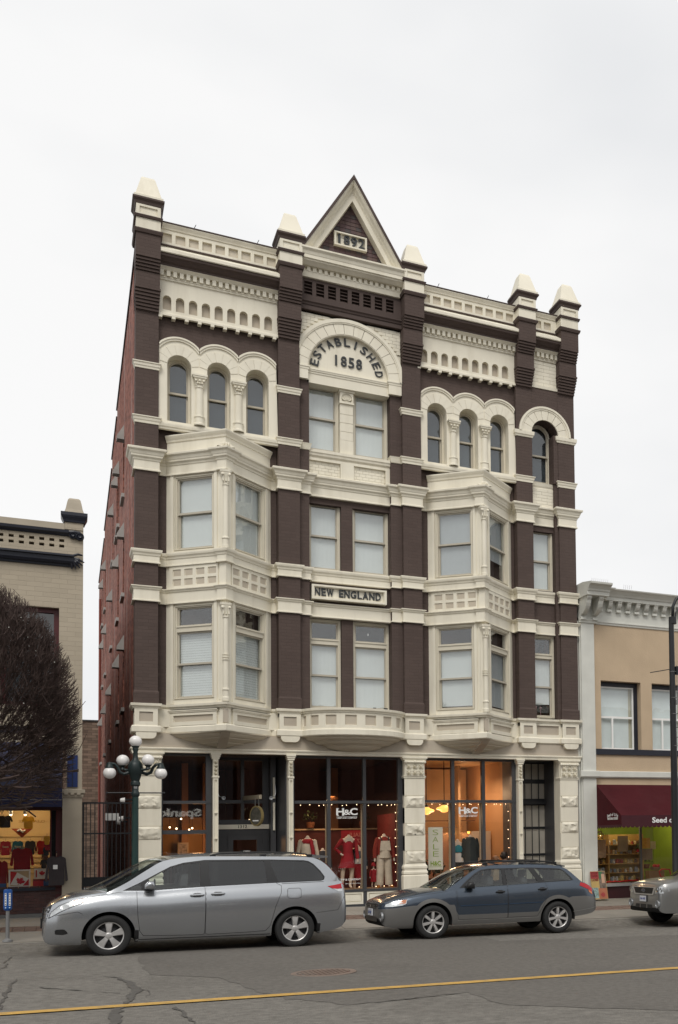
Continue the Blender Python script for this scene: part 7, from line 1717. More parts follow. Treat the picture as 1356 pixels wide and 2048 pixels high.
SKINM = mat('mannequin_skin', (.66, .52, .40), .45, var=.03); REDC = mat('red_cloth_bright', (.28, .01, .016), .85, var=.15, vscale=9, bump=.3, bscale=30); CREAMC = mat('cream_cloth', (.58, .49, .38), .85, var=.12, vscale=9, bump=.3, bscale=30)
BLKC = mat('black_cloth', (.014, .014, .016), .85, var=.2, bump=.2); GRYC = mat('grey_cloth', (.10, .10, .11), .85, var=.1, bump=.2); TEALC = mat('teal_cloth', (.03, .2, .24), .8, var=.1); WHTC = mat('white_cloth', (.66, .6, .54), .85, var=.08, bump=.2); DKJ = mat('dark_quilt', (.035, .028, .03), .8, var=.2, bump=.4, bscale=12)
def mannequin(label, X, Y, z0, h, arms='down', legs=True, lean=0.0, head=False, s=1.0):
    """headless display figure; h = neck height above its base z0"""
    T = thing('mannequin', (X, Y, z0), label, 'mannequin', 'mannequins in the shop windows'); k = h / 1.36
    P = lambda x, y, z: (X + x * k + lean * z, Y + y * k, z0 + z * k)
    J = {}; E2 = []
    def j(n, x, y, z, r): J[n] = (*P(x, y, z), r * k if not isinstance(r, tuple) else (r[0] * k, r[1] * k))
    j('pelvis', 0, 0, .82, .125); j('waist', 0, 0, .97, .095); j('chest', 0, 0, 1.14, .12); j('top', 0, 0, 1.25, .075); j('neck', 0, 0, 1.33, .046); j('stub', 0, 0, 1.39, .042)
    E2 += [('pelvis', 'waist'), ('waist', 'chest'), ('chest', 'top'), ('top', 'neck'), ('neck', 'stub')]
    if head: j('head', 0, 0, 1.50, .10); E2 += [('stub', 'head')]; 
    for sg, n in ((-1, 'l'), (1, 'r')):
        j(n + 'sh', sg * .165, 0, 1.235, .05); E2.append(('top', n + 'sh'))
        if arms == 'hip' and sg < 0: j(n + 'el', sg * .31, .02, 1.03, .038); j(n + 'wr', sg * .18, -.10, .88, .026); j(n + 'ha', sg * .13, -.12, .86, .024)
        elif arms == 'up' and sg > 0: j(n + 'el', sg * .25, -.05, 1.04, .038); j(n + 'wr', sg * .19, -.16, 1.16, .026); j(n + 'ha', sg * .17, -.18, 1.2, .024)
        else: j(n + 'el', sg * .225, .02, .98, .038); j(n + 'wr', sg * .25, -.04, .75, .026); j(n + 'ha', sg * .25, -.06, .66, .022)
        E2 += [(n + 'sh', n + 'el'), (n + 'el', n + 'wr'), (n + 'wr', n + 'ha')]
        if legs:
            j(n + 'hip', sg * .085, 0, .74, .09); j(n + 'kn', sg * .095 + (.03 if sg > 0 else -.01), -.02, .43, .058); j(n + 'ank', sg * .10, .01, .08, .034); j(n + 'toe', sg * .115, -.11, .03, .028)
            E2 += [('pelvis', n + 'hip'), (n + 'hip', n + 'kn'), (n + 'kn', n + 'ank'), (n + 'ank', n + 'toe')]
    skin('body', J, E2, SKINM, T, 'pelvis')
    return T, P, k
def cloth(T, P, k, rings, m, nm):
    q = tubular([(*P(a, b_, c), rx * k, ry * k, *f) for a, b_, c, rx, ry, *f in rings]); return q.build(nm, m, T, smooth=60)
def sleeve(T, P, k, pts, m, nm='sleeve'):
    q = MB(); q.tube([P(*p[:3]) for p in pts], [p[3] * k for p in pts], 10); return q.build(nm, m, T, smooth=60)
def std_sleeves(T, P, k, m, hip=False, r=.052):
    sleeve(T, P, k, [(-.14, 0, 1.25, .06), (-.17, 0, 1.23, .062)] + ([(-.31, .02, 1.03, r), (-.2, -.08, .90, .045)] if hip else [(-.225, .02, .98, r), (-.25, -.04, .76, .045)]), m)
    sleeve(T, P, k, [(.14, 0, 1.25, .06), (.17, 0, 1.23, .062), (.225, .02, .98, r), (.25, -.04, .76, .045)], m)
PZ = .70
T, P, k = mannequin('mannequin in cream cardigan with red scarf, leftmost in the middle shop window', 5.22, .75, PZ, 1.33)
cloth(T, P, k, [(0, 0, .62, .20, .15, .05), (0, 0, .8, .19, .145, .05), (0, 0, .97, .165, .13, .05), (0, 0, 1.14, .185, .135), (0, 0, 1.24, .15, .10), (0, 0, 1.28, .08, .07)], CREAMC, 'cardigan'); std_sleeves(T, P, k, CREAMC); cloth(T, P, k, [(0, -.01, 1.18, .14, .12, .08), (0, -.01, 1.24, .16, .13, .08), (0, -.01, 1.30, .10, .09, .08)], REDC, 'scarf'); sleeve(T, P, k, [(.06, -.12, 1.25, .05), (.10, -.17, 1.0, .05), (.11, -.17, .7, .055)], REDC, 'scarf_end')
T, P, k = mannequin('low bust form in dark quilted jacket behind the silver van roof', 5.61, .9, .62, 1.10, legs=False)
cloth(T, P, k, [(0, 0, .6, .22, .17, .03), (0, 0, .8, .215, .165, .03), (0, 0, 1.0, .20, .155, .03), (0, 0, 1.16, .20, .14), (0, 0, 1.25, .16, .11), (0, 0, 1.30, .10, .09)], DKJ, 'jacket'); std_sleeves(T, P, k, DKJ, r=.06)
T, P, k = mannequin('mannequin in short red dress with hand on hip in the middle shop window', 6.14, .72, PZ, 1.34, arms='hip', lean=.055)
cloth(T, P, k, [(.0, 0, .535, .215, .17, .06), (0, 0, .66, .175, .145, .05), (0, 0, .82, .15, .13), (0, 0, .97, .115, .10), (0, 0, 1.14, .145, .125), (0, 0, 1.24, .12, .085), (0, 0, 1.29, .065, .06)], REDC, 'dress'); std_sleeves(T, P, k, REDC, hip=True, r=.045); cloth(T, P, k, [(0, -.01, 1.22, .12, .10, .1), (0, -.02, 1.28, .11, .09, .1), (0, -.01, 1.34, .07, .065, .1)], CREAMC, 'neck_scarf')
T, P, k = mannequin('mannequin in black cardigan, grey top and red skirt beside the red dress', 6.49, .95, .60, 1.18)
cloth(T, P, k, [(0, 0, .36, .15, .12), (0, 0, .6, .16, .13), (0, 0, .82, .15, .13), (0, 0, .90, .12, .11)], REDC, 'skirt'); cloth(T, P, k, [(0, 0, .83, .155, .135), (0, 0, .93, .14, .12), (0, 0, 1.0, .13, .115)], WHTC, 'waist_band'); cloth(T, P, k, [(0, 0, .99, .135, .12), (0, 0, 1.10, .15, .135), (0, 0, 1.20, .13, .10)], GRYC, 'top'); std_sleeves(T, P, k, BLKC); cloth(T, P, k, [(-.11, .02, .78, .07, .12), (-.11, .02, 1.0, .06, .11), (-.12, .01, 1.2, .06, .09), (-.11, 0, 1.27, .04, .06)], BLKC, 'cardigan_side')
T, P, k = mannequin('small child mannequin in red coat and red hat', 6.83, .72, PZ, .50, head=True)
cloth(T, P, k, [(0, 0, .42, .21, .17, .04), (0, 0, .7, .19, .16), (0, 0, 1.0, .16, .14), (0, 0, 1.2, .15, .12), (0, 0, 1.30, .08, .08)], REDC, 'coat'); std_sleeves(T, P, k, REDC, r=.07); cloth(T, P, k, [(0, 0, 1.50, .15, .15), (0, .01, 1.60, .15, .15), (0, .02, 1.70, .11, .11), (0, .02, 1.76, .05, .05)], REDC, 'hat')
T, P, k = mannequin('mannequin in cream dungarees over dark red sweater on orange feet', 7.10, .72, PZ, 1.35)
cloth(T, P, k, [(0, 0, .84, .19, .14), (0, 0, 1.0, .175, .135), (0, 0, 1.15, .185, .135), (0, 0, 1.25, .15, .10), (0, 0, 1.31, .06, .06)], mat('rust_wool', (.22, .025, .015), .9, var=.1), 'sweater'); std_sleeves(T, P, k, mat('rust_wool', (.22, .025, .015)), r=.06)
cloth(T, P, k, [(0, -.01, .76, .18, .15), (0, -.01, .92, .16, .145), (0, -.015, .98, .155, .14)], CREAMC, 'dungaree_waist')
q = MB(); q.loft([[P(a, -.15, z) for a in (-w_, w_)] + [P(a, -.13, z) for a in (w_, -w_)] for w_, z in ((.14, .95), (.125, 1.1), (.11, 1.2))]); q.build('bib', CREAMC, T)
for sg in (-1, 1):
    sleeve(T, P, k, [(sg * .085, 0, .80, .105), (sg * .095, -.01, .55, .10), (sg * .11, 0, .3, .098), (sg * .12, 0, .07, .10)], CREAMC, 'trouser_leg'); sleeve(T, P, k, [(sg * .09, -.14, 1.2, .014), (sg * .10, -.06, 1.29, .014), (sg * .09, .05, 1.27, .014)], BLKC, 'strap'); sleeve(T, P, k, [(sg * .13, 0, .08, .05), (sg * .16, -.08, .03, .04), (sg * .2, -.14, .02, .03)], mat('orange_wood', (.45, .16, .03), .5), 'shoe')
T, P, k = mannequin('bust in teal bra top and white wrap in the bright shop window', 9.10, .9, .62, 1.26, legs=False)
cloth(T, P, k, [(0, 0, 1.0, .15, .13), (0, 0, 1.10, .155, .145), (0, 0, 1.18, .13, .11), (0, 0, 1.22, .10, .09)], TEALC, 'top'); cloth(T, P, k, [(0, 0, .72, .20, .16, .05), (0, 0, .85, .16, .14), (0, 0, .98, .145, .125)], WHTC, 'wrap'); cloth(T, P, k, [(0, 0, .1, .17, .14), (0, 0, .5, .18, .14), (0, 0, .74, .17, .14)], BLKC, 'trousers')
T, P, k = mannequin('form in long black hooded coat in the bright shop window', 9.44, .85, .66, 1.33, legs=False)
cloth(T, P, k, [(0, 0, .42, .24, .18, .03), (0, 0, .7, .22, .17, .03), (0, 0, 1.0, .20, .15), (0, 0, 1.16, .20, .14), (0, 0, 1.26, .155, .11), (0, 0, 1.31, .08, .08)], mat('charcoal_coat', (.022, .028, .028), .85, var=.15, bump=.2), 'coat'); std_sleeves(T, P, k, mat('charcoal_coat', (.022, .028, .028)), r=.06); cloth(T, P, k, [(0, .03, 1.17, .16, .13, .05), (0, .02, 1.25, .17, .14, .05), (0, .01, 1.32, .10, .09)], mat('charcoal_coat', (.022, .028, .028)), 'hood'); cloth(T, P, k, [(0, 0, .02, .05, .05), (0, 0, .45, .05, .05)], BLACK, 'stand')
# ---------------------------------------------------------------- two people sitting in the bright shop window
FLESH = mat('skin', (.42, .26, .19), .5, var=.04)
def sitter(label, X, Y, zs, k, hairm, top, face):
    T = thing('person', (X, Y, zs), label, 'person'); c, s_ = math.cos(face), math.sin(face)   # face: heading of the gaze, 0 = +Y (into the shop)
    P = lambda x, y, z: (X + (x * c + y * s_) * k, Y + (-x * s_ + y * c) * k, zs + z * k); J = {}; Ed = []
    def j(n, x, y, z, r): J[n] = (*P(x, y, z), r * k)
    j('pelvis', 0, 0, .10, .13); j('waist', 0, .0, .24, .115); j('chest', 0, .01, .42, .135); j('top', 0, .0, .53, .085); j('neck', 0, .015, .60, .05); j('skull', 0, .04, .70, .082); j('crown', 0, .025, .775, .078)
    Ed += [('pelvis', 'waist'), ('waist', 'chest'), ('chest', 'top'), ('top', 'neck'), ('neck', 'skull'), ('skull', 'crown')]
    for sg, n in ((-1, 'l'), (1, 'r')):
        j(n + 'sh', sg * .165, 0, .515, .056); j(n + 'el', sg * .22, .06, .26, .045); j(n + 'wr', sg * .14, .27, .19, .03); j(n + 'hand', sg * .11, .34, .18, .03)
        j(n + 'hip', sg * .09, .03, .08, .095); j(n + 'kn', sg * .10, .45, .06, .06); j(n + 'ank', sg * .10, .42, -.34, .04); j(n + 'toe', sg * .11, .56, -.38, .032)
        Ed += [('top', n + 'sh'), (n + 'sh', n + 'el'), (n + 'el', n + 'wr'), (n + 'wr', n + 'hand'), ('pelvis', n + 'hip'), (n + 'hip', n + 'kn'), (n + 'kn', n + 'ank'), (n + 'ank', n + 'toe')]
    skin('body', J, Ed, FLESH, T, 'pelvis')
    for sg in (-1, 1):
        q = MB(); q.sphere(P(sg * .078, .03, .69), .022 * k, 8, 6); q.build('ear', FLESH, T, smooth=True); q = MB(); q.sphere(P(sg * .032, .112, .705), .011 * k, 8, 6); q.build('eye', mat('eye_dark', (.02, .015, .012), .2), T, smooth=True)
    q = MB(); q.tube([P(0, .115, .71), P(0, .142, .675), P(0, .118, .665)], [.008 * k, .014 * k, .01 * k], 6); q.build('nose', FLESH, T, smooth=True); q = MB(); q.tube([P(-.022, .113, .64), P(0, .12, .638), P(.022, .113, .64)], .006 * k, 6); q.build('mouth', mat('lips', (.3, .1, .09), .5), T)
    h = MB(); h.loft([[P(rx * math.cos(t), .015 + cy + ry * math.sin(t), z) for t in np.linspace(0, 2 * math.pi, 15)[:-1]] for z, rx, ry, cy in ((.645, .05, .05, -.045), (.68, .088, .075, -.025), (.73, .097, .092, -.012), (.79, .094, .10, .0), (.835, .07, .078, .0), (.855, .02, .02, 0))]); h.sphere(P(0, -.095, .725), .05 * k, 12, 8); h.build('hair', hairm, T, smooth=True)
    cl = tubular([(*P(0, 0, .06), .175 * k, .155 * k, .03), (*P(0, .0, .24), .15 * k, .135 * k, .03), (*P(0, .01, .42), .178 * k, .145 * k), (*P(0, 0, .53), .15 * k, .10 * k), (*P(0, .005, .59), .06 * k, .06 * k)]); cl.build('jacket', top, T, smooth=60)
    for sg in (-1, 1): q = MB(); q.tube([P(sg * .13, 0, .525), P(sg * .17, 0, .515), P(sg * .225, .06, .26), P(sg * .145, .26, .19)], [.06 * k, .068 * k, .056 * k, .042 * k], 10); q.build('sleeve', top, T, smooth=60); q = MB(); q.tube([P(sg * .085, .0, .08), P(sg * .10, .45, .06), P(sg * .10, .42, -.32)], [.105 * k, .075 * k, .055 * k], 10); q.build('trouser_leg', BLKC, T, smooth=60)
sitter('person with dark hair in a bun and black jacket sitting in the bright shop window', 10.30, .62, PZ, 1.0, mat('dark_hair', (.022, .014, .011), .5, var=.2, vscale=30), BLKC, 1.0)
sitter('person with light brown hair bending low in the bright shop window beside the black jacket', 10.10, .70, PZ + .03, .84, mat('light_brown_hair', (.24, .12, .06), .5, var=.2, vscale=30), mat('tan_jacket', (.3, .2, .12), .8, var=.1), -.6)
# ---------------------------------------------------------------- lamps, banner, lights in the hotel shops
SHADE = emis('amber_glass_shade', (1.0, .52, .12), 1.5); BULB = emis('warm_bulb', (1, .72, .42), 6)
for lab, X, Y, z in (('glowing amber pendant lamp with stepped shade in the bright shop, the whole one', 8.86, 1.25, 2.73), ('glowing amber pendant lamp half hidden behind the pier in the bright shop', 8.43, 1.45, 2.68)):
    T = thing('pendant_lamp', (X, Y, z), lab, 'lamp', 'amber pendant lamps'); q = MB(); q.tube([(X, Y, z + .1), (X, Y, 4.04)], .011, 6); q.lathe((X, Y, 4.02), [(0, 0), (.07, 0), (.07, .03)], 12); q.build('rod', BLACK, T); q = MB(); q.lathe((X, Y, z), [(.02, .16), (.05, .14), (.07, .10), (.06, .09)], 14); q.build('cap', BLACK, T)
    q = MB(); q.lathe((X, Y, z), [(.0, -.11), (.07, -.095), (.12, -.05), (.205, -.02), (.215, .0), (.19, .03), (.10, .06), (.06, .10)], 24); q.build('shade', SHADE, T, smooth=30)
T = thing('sale_banner', (8.33, .36, 1.15), 'white hanging banner with green letters reading SALE in the bright shop window', 'banner')
q = MB(); q.box(8.145, 8.53, .355, .362, 1.12, 2.215); q.build('cloth', mat('banner_cloth', (.62, .60, .50), .8, var=.03), T); GRN = mat('leaf_green_ink', (.22, .32, .03), .6)
for i, ch in enumerate('SALE'): text(ch, .2, (8.335, .35, 2.075 - .185 * i), GRN, T, .001, -.004, fit=(.15, .135))
text('H&C', .15, (8.335, .35, 1.275), GRN, T, .001, .004, fit=(.27, .12), name='lettering'); q = MB(); q.box(8.17, 8.5, .35, .354, 1.195, 1.2); q.build('rule', GRN, T)
q = MB(); q.tube([(8.15, .36, 2.215), (8.5, .36, 2.215), (8.9, .3, 2.2)], .004, 4); q.build('string', WIRE, T)
def lights(label, pts):
    T = thing('string_lights', pts[0], label, 'string lights'); q = MB(); q.tube([(x, y + .01, z + .015) for x, y, z in pts], .004, 4); q.build('wire', BLACK, T)
    b0 = None
    for p in pts:
        if b0 is None: q = MB(); q.sphere(p, .0088, 8, 6); b0 = q.build('bulb', BULB, T); p0 = p
        else: dup(b0, T, tuple(a - b_ for a, b_ in zip(p, p0)))
lights('string of warm bulbs along the top and right edge of the middle shop window', [(x, .34, 2.795 + .012 * math.sin(i * 2.1)) for i, x in enumerate((4.98, 5.2, 5.42, 5.53, 5.72, 5.98, 6.08, 6.33, 6.62, 6.86, 6.95, 7.09, 7.2, 7.28))] + [(7.30 + .012 * math.sin(i * 1.7), .34, 2.6 - .215 * i) for i in range(9)] + [(7.2, .34, .76), (7.0, .34, .75), (6.8, .34, .75), (6.38, .34, .75)])
lights('string of warm bulbs along the top and right edge of the bright shop window', [(x, .34, 2.81 + .01 * math.sin(i * 2.3)) for i, x in enumerate((8.05, 8.25, 8.46, 8.67, 8.88, 9.08, 9.26, 9.3, 9.5, 9.67, 9.72, 9.94, 10.0, 10.12, 10.26))] + [(10.33 + .01 * math.sin(i * 1.9), .34, 2.62 - .245 * i) for i in range(8)])
for x in (5.625, 6.49): q = MB(); q.box(x - .055, x - .02, .33, .38, .7, 2.82); q.build('lit_edge_strip', mat('pale_wood', (.4, .3, .2)), S2)  # strips added behind the frames; their pale colour stands in for lit inner edges
for x in (8.765, 9.60): q = MB(); q.box(x - .07, x - .02, .33, .39, .7, 2.84); q.build('lit_edge_strip', mat('pale_wood', (.4, .3, .2)), S3)
q = MB(); q.box(10.40, 10.44, .33, .4, .7, 2.84); q.build('lit_edge_strip', mat('pale_wood', (.4, .3, .2)), S3); q = MB(); q.box(7.34, 7.365, .33, .4, .7, 2.82); q.build('lit_edge_strip', mat('pale_wood', (.4, .3, .2)), S2)
T = thing('hanging_sign', (4.0, .5, 2.5), 'small oval hanging shop sign with gold rim above the 1312 door', 'sign')
GOLD = mat('brass_rim', (.32, .25, .11), .4, metal=.4); cz_ = R(52)
def ov(s_, h): return [(4.0 + .19 * s_ * math.cos(t) * math.cos(cz_) - h * math.sin(cz_), .5 + .19 * s_ * math.cos(t) * math.sin(-cz_) * 1 - h * math.cos(cz_), 2.545 + .245 * s_ * math.sin(t)) for t in np.linspace(0, 2 * math.pi, 29)[:-1]]
q = MB(); q.loft([ov(1, -.035), ov(1, .035)]); q.build('rim', GOLD, T); q = MB(); q.loft([ov(.86, .033), ov(.86, .037)]); q.build('face', mat('dark_sign_face', (.085, .08, .065), .35, var=.3, vscale=15), T)
q = MB(); q.loft([[Vector(p) * 1 for p in ov(.0, .038)][:1] * 3]) if False else None
c0 = Vector(ov(0, .042)[0]); dx_ = Vector((math.cos(cz_), -math.sin(cz_), 0))
q = MB(); q.add([tuple(c0 + dx_ * a + Vector((0, 0, b_))) for a, b_ in ((-.09, -.10), (.09, -.10), (.09, -.13), (-.09, -.13))], [(0, 1, 2, 3)]); q.build('lettering_strip', WHITE, T)
q = MB()
for a in (-.05, .06): p = Vector((4.0, .5, 0)) + dx_ * a; q.tube([(p.x, p.y, 2.77), (p.x, p.y, 2.98)], .008, 6)
q.build('hanger_rod', mat('steel', (.4, .4, .4)), T); q = MB(); q.loft([[(x + dy, y, z) for dy, z in ((-.03, 2.95), (.03, 2.95), (.03, 3.05), (-.03, 3.05))] for x, y in ((3.80, 1.15), (4.06, .35))]); q.build('beam', mat('beam_tan', (.3, .26, .19), .6), T)
for lab, x in (('grey gooseneck spot light at the left of the recessed door', 3.17), ('grey gooseneck spot light at the right of the recessed door', 4.42)):
    T = thing('spot_light', (x, .6, 3.0), lab, 'light'); sg = 1 if x < 4 else -1
    q = MB(); q.tube([(x - .03 * sg, .7, 3.3), (x - .03 * sg, .62, 3.1), (x, .6, 3.02), (x + .06 * sg, .58, 3.0)], .01, 6); q.build('arm', mat('steel', (.4, .4, .4)), T); q = MB(); q.lathe((x + .09 * sg, .55, 2.975), [(0, .06), (.03, .05), (.045, -.05), (.038, -.05), (0, -.02)], 12, 'y'); q.build('lamp_head', mat('grey_lamp', (.3, .31, .32), .4), T)
def shrub(label, x, y, z, r, n, m, pot=None, seed=3):
    rr = random.Random(seed); T = thing('pot_plant', (x, y, z), label, 'plant'); q = MB()
    for i in range(n):
        u = rr.uniform(-.4, 1); t = rr.uniform(0, 6.28); h = math.sqrt(max(0, 1 - u * u)); k = rr.uniform(.4, 1); c = Vector((x + r * h * math.cos(t) * k, y + r * h * math.sin(t) * k, z + r * 1.0 + r * u * k)); a = Vector((rr.gauss(0, 1), rr.gauss(0, 1), rr.gauss(0, .6))).normalized() * r * .22; b_ = a.cross(Vector((0, 0, 1))).normalized() * r * .09
        q.add([c - a, c + b_, c + a, c - b_], [(0, 1, 2, 3)])
    o = q.build('foliage', m, T, fix=False); o['kind'] = 'stuff'
    q = MB(); q.lathe((x, y, z - r * .35), [(0, 0), (r * .45, 0), (r * .6, r * .75), (0, r * .72)], 14); q.build('pot', pot or mat('clay_pot', (.2, .08, .04), .7), T)
LEAF = mat('dark_leaf', (.03, .05, .02), .6, var=.4, vscale=15)
shrub('bushy dark plant at the foot of the SALE banner', 8.38, .75, .75, .33, 420, LEAF, seed=4); shrub('small dark plant on the ledge at left in the middle shop', 5.75, 3.15, 2.36, .2, 160, LEAF, seed=5); shrub('small dark plant on the ledge at right in the middle shop', 7.15, 3.1, 2.36, .2, 160, LEAF, seed=6)
T = thing('red_sale_sign', (6.5, 1.6, 2.0), 'red card inside the middle shop with faint mirrored SALE lettering', 'sign'); q = MB(); q.box(6.22, 6.72, 1.6, 1.61, 1.80, 2.18); q.build('card', mat('red_card', (.26, .01, .015), .5), T)
text('SALE', .13, (6.58, 1.59, 2.06), mat('faint_pink', (.4, .12, .1), .6), T, .001, .004, fit=(.3, .11), sx=1, name='lettering').scale.x *= -1
text('75', .13, (6.62, 1.59, 1.90), mat('faint_pink', (.4, .12, .1)), T, .001, .004, fit=(.16, .11), name='lettering').scale.x *= -1
T = thing('framed_picture', (2.6, 3.3, 1.75), 'framed print on the pillar inside the left shop window', 'picture'); q = MB(); q.prism(rect(2.5, 2.75, 1.62, 1.95), 3.30, 3.34, 'y', [rect(2.53, 2.72, 1.65, 1.92)]); q.build('frame', mat('pale_wood', (.4, .3, .2)), T); q = MB(); q.box(2.53, 2.72, 3.32, 3.33, 1.65, 1.92); q.build('print', mat('dull_print', (.25, .2, .17), .6, var=.5, vscale=18), T)
T = thing('clothes_rail', (2.4, 2.2, 1.2), 'rail of dark clothes inside the left shop window', 'clothes rail'); q = MB(); q.tube([(1.95, 2.0, 1.62), (2.9, 2.0, 1.62)], .012, 6); q.build('rail', mat('steel', (.4, .4, .4)), T)
for i in range(12):
    q = MB(); x = 2.0 + .075 * i; q.loft([[(x + a, 2.0 + b_ * k2, z) for a, b_ in ((-.025, -1), (.025, -1), (.03, 0), (.025, 1), (-.025, 1), (-.03, 0))] for z, k2 in ((.9, .22), (1.3, .2), (1.5, .2), (1.56, .06), (1.6, .02))]); q.build('garment', [DKJ, BLKC, GRYC, mat('plum_cloth', (.09, .03, .04), .85)][i % 4], T, smooth=50)
for i, (x, y, z) in enumerate(((2.55, 3.0, 2.55), (2.25, 2.5, 2.33), (2.42, 2.7, 2.30), (2.72, 2.8, 2.27), (2.8, 2.9, 2.31), (3.55, 2.6, 2.45), (4.15, 2.8, 2.5))):
    T = thing('ceiling_spot', (x, y, z), ('tiny halogen spot hanging highest in the left shop window', 'leftmost tiny halogen spot of the low row in the left shop', 'second tiny halogen spot from the left in the left shop', 'third tiny halogen spot from the left in the left shop', 'rightmost tiny halogen spot of the low row in the left shop', 'tiny halogen spot behind the left pane over the 1312 door', 'tiny halogen spot behind the oval hanging sign')[i], 'light', 'halogen spots in the left shop'); q = MB(); q.sphere((x, y, z), .022, 8, 6); q.build('bulb', BULB, T); q = MB(); q.tube([(x, y, z + .02), (x, y, 4.05)], .004, 4); q.build('wire', BLACK, T)
for i, (x, z) in enumerate(((8.95, 2.1), (9.41, 2.1), (10.24, 2.1))):
    T = thing('wall_sconce', (x * 1.085, 3.25, z), ('small glowing wall sconce nearest the SALE banner', 'small glowing wall sconce behind the black coat', 'small glowing wall sconce above the seated people')[i], 'lamp', 'wall sconces'); q = MB(); q.lathe((x * 1.085, 3.25, z), [(0, -.05), (.03, -.04), (.05, .03), (.04, .03)], 12); q.build('shade', SHADE, T)
# ---------------------------------------------------------------- souvenir shop: garments and prints
def garment(name, label, x, y, zt, w_, h, m, group, sleeves=.6, print_=None, neck=True):
    T = thing(name, (x, y, zt - h), label, 'clothing', group); a = w_ / 2
    pts = [(-a * .28, 0), (-a * .78, -h * .08), (-a * 1.0, -h * sleeves), (-a * .76, -h * (sleeves + .04)), (-a * .66, -h * .32), (-a * .68, -h), (a * .68, -h), (a * .66, -h * .32), (a * .76, -h * (sleeves + .04)), (a * 1.0, -h * sleeves), (a * .78, -h * .08), (a * .28, 0), (a * .12, -h * .06), (-a * .12, -h * .06)]
    q = MB(); q.prism([(x + p[0], zt + p[1]) for p in roundpoly(pts, .03, 2)], y - .035, y + .035, 'y'); q.build('fabric', m, T)
    q = MB(); q.tube([(x, y, zt + .05), (x, y, zt - .01)], .006, 5); q.build('hanger', mat('pale_wood', (.4, .3, .2)), T)
    if print_: text(print_, .06, (x, y - .038, zt - h * .42), mat('cream_print', (.6, .52, .36), .7), T, .0008, .002, fit=(w_ * .5, .045), name='lettering')
    return T
SG = 'garments in the souvenir shop window'
garment('t_shirt', 'black t-shirt with pale lettering pinned at the top of the souvenir window', -1.16, .75, 2.60, .30, .27, BLKC, SG, .5)
for i, tx in enumerate(('YOU', 'DON', 'CANADA')): text(tx, .05, (-1.19 + .03 * i, .71, 2.54 - .06 * i), mat('cream_print', (.6, .52, .36)), None, .0008, .001, name='lettering') if False else None
garment('t_shirt', 'yellow t-shirt pinned at the top of the souvenir window', -.72, .75, 2.585, .25, .28, mat('yellow_cloth', (.55, .32, .02), .8, var=.08), SG, .45)
CRIM = mat('crimson_fleece', (.42, .03, .045), .85, var=.1)
for lab, x, m_, tx in (('crimson sweatshirt with Victoria lettering, leftmost of the row in the souvenir window', -1.15, CRIM, 'Victoria'), ('teal sweatshirt with Victoria lettering in the souvenir window', -.92, mat('teal_fleece', (.03, .16, .2), .85, var=.1), 'Victoria'), ('charcoal grey sweatshirt in the souvenir window', -.685, mat('grey_fleece', (.05, .055, .06), .85, var=.1), None), ('red sweatshirt, rightmost of the row in the souvenir window', -.46, mat('red_fleece', (.4, .025, .025), .85, var=.1), None)):
    garment('sweatshirt', lab, x, .85, 2.045, .24, .32, m_, SG, .75, tx)
garment('sweater', 'large dark red sweater on a hanger in front of the sweatshirt row', -.83, .6, 1.885, .46, .48, mat('deep_red_knit', (.2, .012, .018), .9, var=.1), SG, .8)
garment('sweater', 'dark red garment hanging at the far left of the souvenir window', -1.2, .55, 1.62, .26, .6, mat('deep_red_knit', (.2, .012, .018)), SG, .8)
T = thing('pennant', (-.85, .9, 2.2), 'red triangular pennant on the cream wall of the souvenir shop', 'pennant'); q = MB(); q.prism([(-1.05, 2.315), (-.845, 2.105), (-.64, 2.31)], .9, .91, 'y'); q.build('cloth', mat('brick_red_felt', (.3, .06, .03), .8), T); q = MB(); q.tube([(-.93, .89, 2.26), (-.88, .885, 2.29), (-.83, .885, 2.24), (-.78, .89, 2.28)], [.02, .03, .03, .015], 6); q.build('white_emblem', WHITE, T)
FL = mat('flag_red', (.46, .015, .02), .6); FW = mat('flag_white', (.66, .62, .56), .6)
MAPLE = [(0, 1), (-.12, .76), (-.3, .85), (-.22, .42), (-.44, .62), (-.5, .5), (-.78, .55), (-.68, .28), (-.8, .2), (-.36, -.18), (-.42, -.36), (-.04, -.3), (-.04, -.7), (.04, -.7), (.04, -.3), (.42, -.36), (.36, -.18), (.8, .2), (.68, .28), (.78, .55), (.5, .5), (.44, .62), (.22, .42), (.3, .85), (.12, .76)]
def flagprint(label, x0, x1, z0, z1, y, tilt, cx, cz, s_):
    T = thing('framed_flag', (x0, y, z0), label, 'framed print', 'framed flag prints'); q = MB(); q.prism(rect(x0, x1, z0, z1), y, y + .03, 'y', [rect(x0 + .03, x1 - .03, z0 + .03, z1 - .03)]); q.build('frame', FW, T); q = MB(); q.box(x0 + .02, x1 - .02, y + .015, y + .025, z0 + .02, z1 - .02); q.build('backing', mat('print_tan', (.4, .28, .16), .6, var=.2), T)
    ct, st = math.cos(tilt), math.sin(tilt)
    def pp(a, b_): return (min(max(cx + (a * ct - b_ * st) * s_, x0 + .03), x1 - .03), min(max(cz + (a * st + b_ * ct) * s_, z0 + .03), z1 - .03))
    for a0, a1, m_ in ((-1.9, -.95, FL), (-.95, .95, FW), (.95, 1.9, FL)): q = MB(); q.prism([pp(a0, -1), pp(a1, -1), pp(a1, 1), pp(a0, 1)], y + .008, y + .013, 'y'); q.build('flag_band', m_, T)
    q = MB(); q.prism([pp(a * .75, b_ * .75 - .05) for a, b_ in MAPLE], y + .002, y + .0075, 'y'); q.build('maple_leaf', FL, T)
